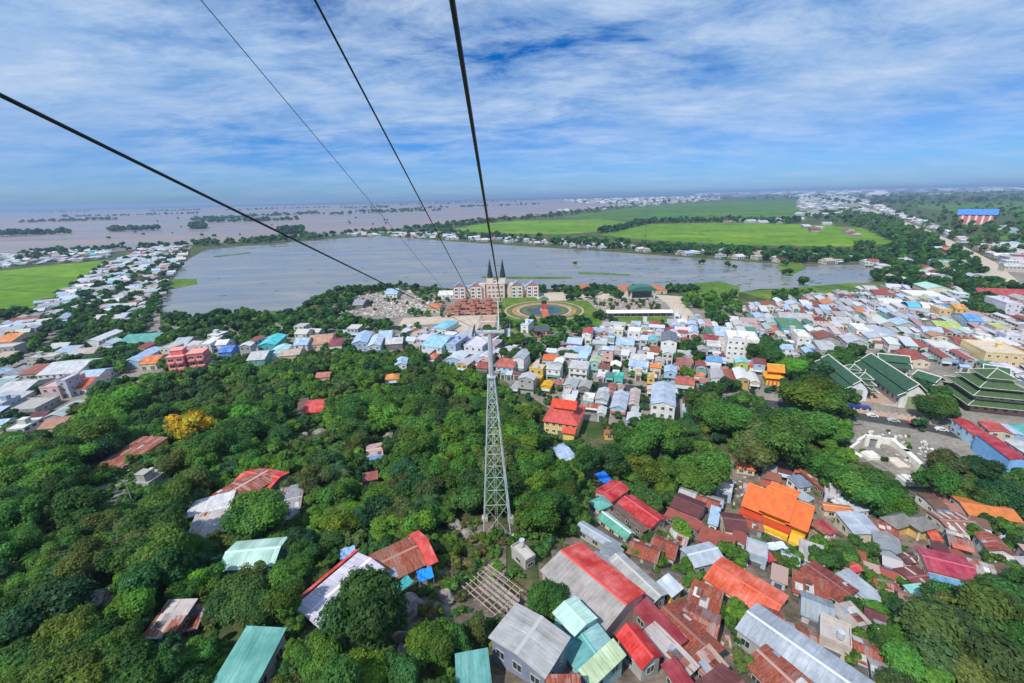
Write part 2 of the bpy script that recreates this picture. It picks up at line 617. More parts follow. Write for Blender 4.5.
sheet('flood_water', [(-330, 285), (-100, 266), (60, 256), (190, 245), (330, 235.5), (440, 224.5), (520, 217), (560, 212), (640, 204), (700, 197.6),
                      (640, 197.0), (400, 203.1), (0, 212.0), (-330, 220.0)], M_FLOOD, 0.35)
sheet('lake', [(163, 314), (162, 300), (172, 280), (184, 262), (205, 250), (260, 244.5), (330, 239), (380, 236), (440, 240.5), (520, 246), (600, 251), (680, 257),
               (780, 264), (868, 265), (884, 276), (868, 284), (820, 288), (760, 289), (735, 293), (690, 291), (640, 287), (560, 289), (455, 289), (400, 284), (352, 286),
               (325, 297), (300, 310), (240, 313), (180, 317)], M_LAKE, 0.30)
sheet('rice_field', [(-60, 286), (0, 271), (60, 264.5), (110, 260), (76, 281), (36, 310), (0, 318), (-60, 330)], M_PADDY, 0.2)
sheet('rice_field', [(446, 231), (475, 224.5), (520, 220.5), (600, 219), (628, 222), (606, 231), (560, 234.5), (500, 233.5)], M_PADDY, 0.2)
sheet('rice_field', [(600, 234.5), (650, 224), (720, 222.5), (800, 224), (862, 228), (896, 243), (850, 246.5), (740, 245), (640, 239.5)], M_PADDY, 0.2)
sheet('rice_field', [(560, 217), (640, 206.5), (720, 201.5), (800, 201), (812, 219), (700, 220), (628, 220)], M_PADDY2, 0.15)
sheet('rice_field', [(890, 226), (930, 229), (955, 242), (915, 236)], M_PADDY2, 0.15)
sheet('rice_field', [(985, 228), (1060, 226), (1080, 244), (1000, 240)], M_PADDY2, 0.15)
sheet('rice_field', [(905, 205), (1060, 200), (1100, 212), (960, 214)], M_PADDY2, 0.15)
sheet('marsh', [(740, 292), (800, 287), (850, 283), (895, 283), (903, 300), (870, 309), (815, 301), (770, 301)], M_MARSH, 0.42)
sheet('marsh', [(778, 262), (800, 262), (806, 268), (790, 276), (780, 272)], M_MARSH, 0.44)
sheet('marsh', [(686, 284), (720, 281), (740, 287), (738, 300), (700, 310), (684, 296)], M_MARSH, 0.44)
sheet('marsh', [(164, 318), (240, 314), (302, 310), (300, 318), (200, 326), (165, 326)], M_MARSH, 0.40)
sheet('marsh', [(172, 279), (196, 279), (198, 284), (168, 290)], M_MARSH, 0.41)
for a in ([(482, 276.2), (520, 276.6), (572, 276.6), (572, 278.2), (520, 279), (482, 277.8)], [(578, 272.0), (600, 272.4), (630, 274.4), (629, 275.6), (600, 274.2), (579, 273.6)],
          [(212, 256.3), (250, 252), (252, 252.8), (216, 257.2)], [(500, 215), (508, 214), (508, 214.6), (500, 215.6)]):
    sheet('floating_weed', a, M_MARSH, 0.5)
for k in range(6):
    x0 = 812 + k * 8
    sheet('flooded_plot', [(x0, 292 + k * .5), (x0 + 5, 292 + k * .5), (x0 + 8, 299), (x0 + 3, 300)], M_LAKE, 0.5)

sheet('town_ground', [(-40, 345), (30, 318), (105, 264), (150, 247), (192, 246), (180, 262), (160, 300), (160, 326), (300, 322), (345, 300), (420, 296), (690, 300), (740, 308),
                      (815, 300), (880, 300), (920, 285), (960, 262), (1080, 258), (1250, 420), (1060, 470), (960, 452), (860, 424), (750, 430), (640, 430), (560, 415), (480, 366),
                      (400, 356), (300, 352), (160, 372), (70, 420), (20, 440), (-60, 440)], M_TOWN, 0.1)
sheet('rubble_field', [(338, 312), (352, 297), (395, 290), (432, 293), (440, 300), (425, 312), (392, 318)], M_BARE, 0.16)
sheet('plaza', [(456, 316), (481, 314.5), (478, 330), (474, 343), (447, 343), (450, 330)], M_PLAZA, 0.2)
sheet('plaza', [(482, 314.5), (497, 314), (494, 331), (477, 331)], M_PINK, 0.2)
sheet('plaza', [(446, 313.5), (500, 312), (497, 316), (446, 318)], M_PLAZA, 0.28)
sheet('plaza', [(404, 318), (456, 315.5), (453, 323), (398, 326)], M_PLAZA, 0.2)
sheet('plaza', [(530, 293), (606, 291), (690, 297), (672, 302), (600, 300), (540, 301)], M_PLAZA, 0.2)
sheet('plaza', [(664, 300), (678, 297), (700, 322), (684, 327)], M_PLAZA, 0.24)
sheet('plaza', [(586, 299), (662, 299), (664, 312), (600, 313)], M_BARE, 0.22)
sheet('garden_ground', [(500, 297), (592, 295), (604, 314), (600, 328), (520, 334), (496, 318)], M_MARSH, 0.18)
sheet('lawn', [(606, 317), (668, 316), (676, 322), (612, 323)], M_MARSH, 0.22)
def draped(name, pix, m, dz, step=3.0):
    P = [at(x, y) for x, y in pix]
    x0, x1, y0, y1 = min(p.x for p in P), max(p.x for p in P), min(p.y for p in P), max(p.y for p in P)
    mb = MB()
    nxx, nyy = int((x1 - x0) / step), int((y1 - y0) / step)
    for i in range(nxx):
        for j in range(nyy):
            x, y = x0 + (i + .5) * step, y0 + (j + .5) * step
            q = proj((x, y, terr(x, y)))
            if not inpoly(q[0], q[1], pix):
                continue
            mb.poly([(a, b, terr(a, b) + dz) for a, b in ((x - step / 2, y - step / 2), (x + step / 2, y - step / 2), (x + step / 2, y + step / 2), (x - step / 2, y + step / 2))])
    return struct(mb.build(name, m))


M_YARD = ground_mat('earthen_yard', [(0.3, (0.075, 0.085, 0.045)), (0.45, (0.16, 0.125, 0.095)), (0.6, (0.24, 0.20, 0.165)), (0.75, (0.33, 0.29, 0.25))], 0.16, 9.0, scale2=1.1)
draped('yard_ground', [(570, 520), (600, 478), (650, 495), (690, 478), (735, 450), (800, 466), (860, 490), (920, 490), (1060, 520), (1060, 600), (985, 590), (905, 600), (880, 700), (480, 720), (520, 620)], M_YARD, 0.22)
draped('dry_ground', [(420, 545), (470, 522), (520, 530), (516, 548), (520, 600), (478, 625), (440, 640), (395, 660), (392, 610), (415, 590)], M_YARD, 0.22)
draped('paved_ground', [(842, 424), (930, 431), (978, 444), (990, 468), (945, 492), (905, 482), (850, 455)], M_TOWN, 0.20)
draped('dry_ground', [(65, 475), (130, 468), (150, 490), (120, 515), (70, 500)], M_BARE, 0.22)
strip('street', [(480, 366), (540, 379), (640, 389), (700, 396), (760, 402), (857, 416), (930, 428), (1010, 448), (1080, 470)], 8.0, M_ASPH, 0.2)
strip('highway', [(1010, 285), (985, 262), (950, 243), (920, 229), (885, 215), (860, 206), (845, 201)], 20.0, M_PLAZA, 0.4)
strip('village_road', [(20, 372), (62, 335), (118, 294), (158, 266), (186, 248)], 5.0, M_ASPH, 0.2)


# ------------------------------------------------------------------ houses
def unit_window(fr, name, pane=True):
    mb = MB()
    mb.box(-0.5, 0.5, -0.07, 0.02, -0.5, -0.42, 0)
    mb.box(-0.5, 0.5, -0.07, 0.02, 0.42, 0.5, 0)
    mb.box(-0.5, -0.43, -0.07, 0.02, -0.42, 0.42, 0)
    mb.box(0.43, 0.5, -0.07, 0.02, -0.42, 0.42, 0)
    mb.box(-0.03, 0.03, -0.06, 0.02, -0.42, 0.42, 0)
    if pane:
        mb.box(-0.43, -0.03, -0.03, 0.0, -0.42, 0.42, 1)
        mb.box(0.03, 0.43, -0.03, 0.0, -0.42, 0.42, 1)
    o = mb.build(name, [fr, M_GLASS])
    d = o.data
    bpy.data.objects.remove(o)
    return d


WIN_F = unit_window(M_FRAME, 'window', False)
_mb = MB()
_mb.box(-0.43, -0.03, -0.03, 0.0, -0.42, 0.42, 0)
_mb.box(0.03, 0.43, -0.03, 0.0, -0.42, 0.42, 0)
_o = _mb.build('pane', M_GLASS)
PANE = _o.data
bpy.data.objects.remove(_o)
WIN = unit_window(M_FRAME, 'window')
WIN_W = unit_window(M_WHITE, 'window')
DOOR = None
_mb = MB()
_mb.box(-0.5, 0.5, -0.06, 0.02, -0.5, 0.5, 0)
_mb.box(-0.56, 0.56, -0.12, 0.02, 0.5, 0.58, 1)
_o = _mb.build('door', [M_SHUT, M_FRAME])
DOOR = _o.data
bpy.data.objects.remove(_o)
FOOTPRINTS = []       # (x, y, radius) of everything built, to keep things apart
CLEAR = []            # pixel outlines of roofs the photograph shows unobstructed: (points, depth)


def roof_mb(kind, L, Wd, h, rise, o=0.45, t=0.14, side=0):
    mb = MB()

    def slab(p, uvs):
        q = [(a, b, c - t) for a, b, c in p]
        mb.poly(p, 0, uvs)
        mb.poly(q[::-1], 0, uvs[::-1])
        for i in range(len(p)):
            j = (i + 1) % len(p)
            mb.poly([p[j], p[i], q[i], q[j]], 0, [uvs[j], uvs[i], uvs[i], uvs[j]])
    lx, wy = L / 2 + o, Wd / 2 + o
    if kind == 'gable':
        ze = h - o * rise / (Wd / 2)
        sl = math.hypot(wy, rise)
        for s in (-1, 1):
            if side and s != side:
                continue
            p = [(-lx, s * wy, ze), (lx, s * wy, ze), (lx, 0, h + rise), (-lx, 0, h + rise)]
            uv = [(0, 0), (2 * lx, 0), (2 * lx, sl), (0, sl)]
            if s > 0:
                p, uv = p[::-1], uv[::-1]
            slab(p, uv)
    elif kind == 'hip':
        rr = max(lx - wy * 0.95, 0.02)
        ze = h - o * rise / (Wd / 2)
        zt = h + rise
        sl = math.hypot(wy, rise)
        for s in (-1, 1):
            p = [(-lx, s * wy, ze), (lx, s * wy, ze), (rr, 0, zt), (-rr, 0, zt)]
            uv = [(0, 0), (2 * lx, 0), (lx + rr, sl), (lx - rr, sl)]
            if s > 0:
                p, uv = p[::-1], uv[::-1]
            mb.poly(p, 0, uv)
            p = [(s * lx, -wy, ze), (s * lx, wy, ze), (s * rr, 0, zt)]
            uv = [(0, 0), (2 * wy, 0), (wy, sl)]
            if s < 0:
                p, uv = p[::-1], uv[::-1]
            mb.poly(p, 0, uv)
        mb.box(-lx, lx, -wy, wy, ze - t, ze - 0.005)
    elif kind == 'shed':
        sl = math.hypot(2 * wy, rise)
        k = rise / Wd
        p = [(-lx, wy, h - o * k), (-lx, -wy, h + rise + o * k), (lx, -wy, h + rise + o * k), (lx, wy, h - o * k)]
        slab(p, [(0, 0), (0, sl), (2 * lx, sl), (2 * lx, 0)])
    else:
        mb.box(-L / 2 - .1, L / 2 + .1, -Wd / 2 - .1, Wd / 2 + .1, h, h + 0.18)
    return mb


def wall_mb(kind, L, Wd, h, rise, sink):
    mb = MB()
    x, y, z0, z1 = L / 2, Wd / 2, -sink, h - 0.08
    if kind == 'shed':
        a, b = h + rise - 0.1, h - 0.1
        mb.poly([(-x, -y, z0), (x, -y, z0), (x, -y, a), (-x, -y, a)])
        mb.poly([(x, y, z0), (-x, y, z0), (-x, y, b), (x, y, b)])
        mb.poly([(x, -y, z0), (x, y, z0), (x, y, b), (x, -y, a)])
        mb.poly([(-x, y, z0), (-x, -y, z0), (-x, -y, a), (-x, y, b)])
    else:
        mb.poly([(-x, -y, z0), (x, -y, z0), (x, -y, z1), (-x, -y, z1)])
        mb.poly([(x, y, z0), (-x, y, z0), (-x, y, z1), (x, y, z1)])
        zr = h + rise - 0.2
        if kind == 'gable':
            mb.poly([(x, -y, z0), (x, y, z0), (x, y, z1), (x, 0, zr), (x, -y, z1)])
            mb.poly([(-x, y, z0), (-x, -y, z0), (-x, -y, z1), (-x, 0, zr), (-x, y, z1)])
        else:
            mb.poly([(x, -y, z0), (x, y, z0), (x, y, z1), (x, -y, z1)])
            mb.poly([(-x, y, z0), (-x, -y, z0), (-x, -y, z1), (-x, y, z1)])
    return mb


def add_openings(root, L, Wd, h, pos, rz, cap=12, seed=0, base=0.0, style=None, wparent=None):
    """windows and doors on the walls that can be seen from the valley side the picture is taken from"""
    rr = random.Random(seed)
    n = 0
    fl = max(1, int(round(h / 3.3)))
    fh = h / fl
    dist = (Vector(pos) - CAM).length
    me_ = WIN_W if rr.random() < .5 else WIN
    for ang, length, off in ((0, L, Wd / 2), (PI / 2, Wd, L / 2), (PI, L, Wd / 2), (-PI / 2, Wd, L / 2)):
        # local outward normal of this wall: (0,-1) turned by ang
        nx_, ny_ = math.sin(ang + rz), -math.cos(ang + rz)
        v = CAM - Vector(pos)
        if (v.x * nx_ + v.y * ny_) / math.hypot(v.x, v.y) < 0.25:
            continue
        step = 2.7 if dist < 220 else 3.3
        k = max(1, int(length / step))
        for f in range(fl - 1, -1, -1):
            for i in range(k):
                if n >= cap:
                    return
                u = (i + 0.5) / k * length - length / 2
                ca, sa = math.cos(ang), math.sin(ang)
                lx, ly = u * ca + (off) * sa, u * sa - (off) * ca
                zc = base + f * fh + fh * 0.52
                ground = f == 0 and (i == k // 2 or (k <= 2 and i == 0)) and ang == 0
                o = link('door' if ground else 'window', DOOR if ground else (WIN_F if dist < 150 else me_), root)
                if dist < 150 and not ground:
                    link('pane', PANE, o)
                if ground:
                    o.location = (lx, ly, base + 1.2)
                    o.scale = (min(2.4, length / k * 0.8), 1, 2.3)
                else:
                    o.location = (lx, ly, zc)
                    o.scale = (min(1.5, length / k * 0.55), 1, min(1.5, fh * 0.45))
                o.rotation_euler = (0, 0, ang)
                n += 1


def house(name, label, cat, pos, rz, L, Wd, h, kind, rise, rc, wc, roof=None, rc2=None, sink=0.5, over=0.45, wins=8, group=None, short=None,
          desc=None, ridge=False, root=None, seed=None, wall=True):
    seed = seed if seed is not None else int(abs(pos[0] * 31 + pos[1] * 17))
    rr = random.Random(seed)
    if root is None:
        root = thing(name, label, cat, pos, rz, group, short, desc)
        loc = None
    rm = M_TILE if roof == 'tile' else M_METAL
    if wall:
        wall_mb(kind, L, Wd, h, rise, sink).build('wall', M_WALL, root, wc)
    if kind == 'flat':
        ro = roof_mb('flat', L, Wd, h, 0).build('roof', M_WALL, root, rc)
        pm = MB()
        t, z0, z1 = 0.16, h + 0.18, h + 0.18 + max(rise, 0.5)
        x, y = L / 2 + .1, Wd / 2 + .1
        pm.box(-x, x, -y, -y + t, z0, z1)
        pm.box(-x, x, y - t, y, z0, z1)
        pm.box(-x, -x + t, -y + t, y - t, z0, z1)
        pm.box(x - t, x, -y + t, y - t, z0, z1)
        pm.build('parapet', M_WALL, ro, wc)
        if rr.random() < .5 and L > 5 and Wd > 5:
            pm = MB()
            cx_ = rr.uniform(-.2, .2) * L
            pm.box(cx_ - 1.3, cx_ + 1.3, -.2, 2.2, h + .181, h + 2.5)
            pm.box(cx_ - 1.45, cx_ + 1.45, -.4, 2.4, h + 2.5, h + 2.64)
            pm.build('stair_house', M_WALL, ro, wc)
    elif rc2 is not None and kind == 'gable':
        ro = roof_mb('gable', L, Wd, h, rise, over, side=-1).build('roof', rm, root, rc)
        roof_mb('gable', L, Wd, h, rise, over, side=1).build('roof', rm, root, rc2)
    else:
        ro = roof_mb(kind, L, Wd, h, rise, over).build('roof', rm, root, rc)
    if ridge and kind in ('gable', 'hip'):
        r0 = L / 2 + over if kind == 'gable' else max(L / 2 + over - (Wd / 2 + over) * .95, 0.3)
        mb = MB()
        z = h + rise
        for s in (-1, 1):
            mb.poly([(-r0, s * 0.28, z - 0.28 * rise / (Wd / 2) + 0.03), (r0, s * 0.28, z - 0.28 * rise / (Wd / 2) + 0.03), (r0, 0, z + 0.06), (-r0, 0, z + 0.06)][::-s])
        mb.build('ridge_cap', M_METAL, ro, (min(rc[0] * 1.25 + .03, 1), min(rc[1] * 1.25 + .03, 1), min(rc[2] * 1.25 + .03, 1), 0.1))
    if len(rc) > 3 and rc[3] >= .5 and kind in ('gable', 'shed') and (Vector(pos) - CAM).length < 200:
        for q in range(rr.choice([2, 3, 4])):
            pw, pl = rr.uniform(.7, 1.6), rr.uniform(1.2, 2.6)
            u0 = rr.uniform(-L / 2, L / 2 - pw)
            v0 = rr.uniform(.1, .8)
            mb = MB()
            if kind == 'gable':
                s = rr.choice([-1, 1])
                ya, yb = s * Wd / 2 * v0, s * Wd / 2 * min(1.02, v0 + pl / (Wd / 2))
                f = lambda y: h + rise * (1 - abs(y) / (Wd / 2)) + .03
            else:
                s = 1
                ya, yb = -Wd / 2 + Wd * v0 * .8, min(Wd / 2, -Wd / 2 + Wd * v0 * .8 + pl)
                f = lambda y: h + rise * (.5 - y / Wd) + .03
            if kind == 'gable' and s < 0:
                ya, yb = yb, ya
            a, b = (u0, ya, f(ya)), (u0 + pw, ya, f(ya))
            c, d2 = (u0 + pw, yb, f(yb)), (u0, yb, f(yb))
            mb.poly([a, b, c, d2], 0, [(0, 0), (pw, 0), (pw, pl), (0, pl)])
            mb.poly([(x, y, z - .02) for x, y, z in (d2, c, b, a)], 0, [(0, 0), (pw, 0), (pw, pl), (0, pl)])
            mb.build('patch_sheet', M_METAL, ro, rr.choice([(.5, .48, .46, .3), (.34, .13, .09, .5), (.14, .05, .045, .7), (.58, .57, .56, .15), (.3, .34, .42, .2)]))
    dcam = (Vector(pos) - CAM).length
    if wall and wins and 150 < dcam < 320:
        # the side that faces the street
        best = max(((0, L, Wd / 2), (PI / 2, Wd, L / 2), (PI, L, Wd / 2), (-PI / 2, Wd, L / 2)),
                   key=lambda q: -(math.sin(q[0] + rz) * pos[0] - math.cos(q[0] + rz) * pos[1]))
        ang, ln, off = best
        Rm = Matrix.Rotation(ang, 3, 'Z')
        if rr.random() < .55:
            mb = MB()
            q = [(-ln / 2, -off - 1.5, 2.5), (ln / 2, -off - 1.5, 2.5), (ln / 2, -off, 3.0), (-ln / 2, -off, 3.0)]
            mb.poly([Rm @ Vector(v) for v in q], 0, [(0, 0), (ln, 0), (ln, 1.6), (0, 1.6)])
            mb.poly([Rm @ Vector((a, b, c - .05)) for a, b, c in q[::-1]])
            mb.build('awning', M_METAL, root, rr.choice([(.4, .5, .6, 0), (.5, .1, .07, .1), (.1, .42, .36, 0), (.5, .5, .5, .1), (.10, .28, .5, 0), (.34, .12, .08, .4), (.6, .58, .55, 0)]))
        if h > 5 and rr.random() < .45:
            mb = MB()
            z0 = 3.35
            for q in ((-ln * .44, ln * .44, -off - 1.1, -off, z0, z0 + .14), (-ln * .44, ln * .44, -off - 1.1, -off - 1.0, z0 + .14, z0 + 1.0)):
                k0 = len(mb.v)
                mb.box(*q)
                for i in range(k0, len(mb.v)):
                    mb.v[i] = tuple(Rm @ Vector(mb.v[i]))
            mb.build('balcony', M_WALL, root, wc)
    if kind == 'flat' and rr.random() < .6 and dcam < 320:
        mb = MB()
        cx_, cy_ = rr.uniform(-.3, .3) * L, -Wd * .25
        mb.cyl((cx_, cy_), .55, h + .7, h + 2.0, 12)
        for a in (-.35, .35):
            for b in (-.35, .35):
                mb.bar((cx_ + a, cy_ + b, h + .182), (cx_ + a, cy_ + b, h + .7), .05, 4)
        mb.build('water_tank', M_STEEL, ro)
    if wins:
        add_openings(root, L, Wd, h, pos, rz, wins, seed)
    FOOTPRINTS.append((pos[0], pos[1], L / 2 + .3, Wd / 2 + .3, rz))
    return root


def rect(A, B, Cc, h):
    """ground rectangle under a roof seen at pixels A-B (one edge) and Cc (a point of the opposite edge), its eave h above the ground"""
    mx, my = (A[0] + Cc[0]) / 2, (A[1] + Cc[1]) / 2
    p = at(mx, my, h)
    base = terr(p.x, p.y)
    z = base + h
    a, b, c = plane(A[0], A[1], z), plane(B[0], B[1], z), plane(Cc[0], Cc[1], z)
    d = b - a
    d.z = 0
    L = d.length
    d.normalize()
    n = Vector((-d.y, d.x, 0))
    w = (c - a).dot(n)
    if w < 0:                                   # keep local +y pointing from AB towards C
        d = -d
        n = -n
        a, b = b, a
        w = -w
    ctr = a + d * (L / 2) + n * (w / 2)
    return Vector((ctr.x, ctr.y, base)), math.atan2(d.y, d.x), L, w


KN = {'g': 'gable', 's': 'shed', 'h': 'hip', 'f': 'flat', 'gp': 'gable', 'hp': 'hip', 'sr': 'shed'}


def roofed(A, B, Cc, h, k, rise, rc, wc, label, short=None, name='house', cat='house', rc2=None, roof=None, wins=6, over=0.35, clear=True, root=None, ridge=True):
    pos, rz, L, w = rect(A, B, Cc, h)
    if k in ('gp', 'hp'):
        rz, L, w = rz - PI / 2, w, L
    if k == 'sr':
        rz += PI
    L, w = max(L - 2 * over, 1.2), max(w - 2 * over, 1.2)
    sink = 2.0 if pos.z > 1 else 0.4
    o = house(name, label, cat, pos, rz, L, w, h, KN[k], rise, rc, wc, roof, rc2, sink, over, wins, None, short, None, ridge)
    if clear:
        cx, cy, dep = proj(pos + Vector((0, 0, h)))
        pts = []
        for u in (-.4, 0, .4):
            for v in (-.4, 0, .4):
                q = pos + Vector((math.cos(rz) * L * u - math.sin(rz) * w * v, math.sin(rz) * L * u + math.cos(rz) * w * v, h + rise * .5))
                x, y, _ = proj(q)
                pts.append((x, y))
        CLEAR.append((pts, dep))
    return o


# colours (linear base colours, fourth value = how rusty the sheet is)
RED = (0.62, 0.045, 0.03, 0.05)
SCAR = (0.46, 0.03, 0.03, 0.1)
CRIM = (0.30, 0.03, 0.045, 0.1)
MAR = (0.13, 0.045, 0.05, 0.15)
RUST = (0.42, 0.28, 0.25, 0.74)
RUSTP = (0.52, 0.47, 0.46, 0.55)
RUSTD = (0.34, 0.18, 0.15, 0.80)
BRICK = (0.30, 0.085, 0.065, 0.2)
ORNG = (0.70, 0.17, 0.045, 0.0)
ORED = (0.68, 0.10, 0.035, 0.05)
GREY = (0.38, 0.38, 0.38, 0.12)
GREYL = (0.50, 0.50, 0.51, 0.08)
BGREY = (0.34, 0.39, 0.46, 0.1)
BLUEL = (0.36, 0.50, 0.70, 0.03)
BLUE = (0.10, 0.30, 0.62, 0.03)
CYAN = (0.12, 0.52, 0.66, 0.0)
TEAL = (0.12, 0.40, 0.36, 0.03)
MINT = (0.42, 0.66, 0.58, 0.03)
GREEN = (0.05, 0.19, 0.12, 0.03)
LIME = (0.40, 0.50, 0.12, 0.03)
BROWN = (0.17, 0.095, 0.075, 0.25)
WHT = (0.68, 0.68, 0.70, 0.05)
LIL = (0.58, 0.54, 0.64, 0.05)
w_W = (0.70, 0.70, 0.68)
w_C = (0.62, 0.55, 0.42)
w_Y = (0.70, 0.46, 0.10)
w_G = (0.40, 0.40, 0.39)
w_B = (0.36, 0.50, 0.66)
w_P = (0.62, 0.40, 0.36)
w_D = (0.20, 0.18, 0.165)
w_T = (0.30, 0.50, 0.48)

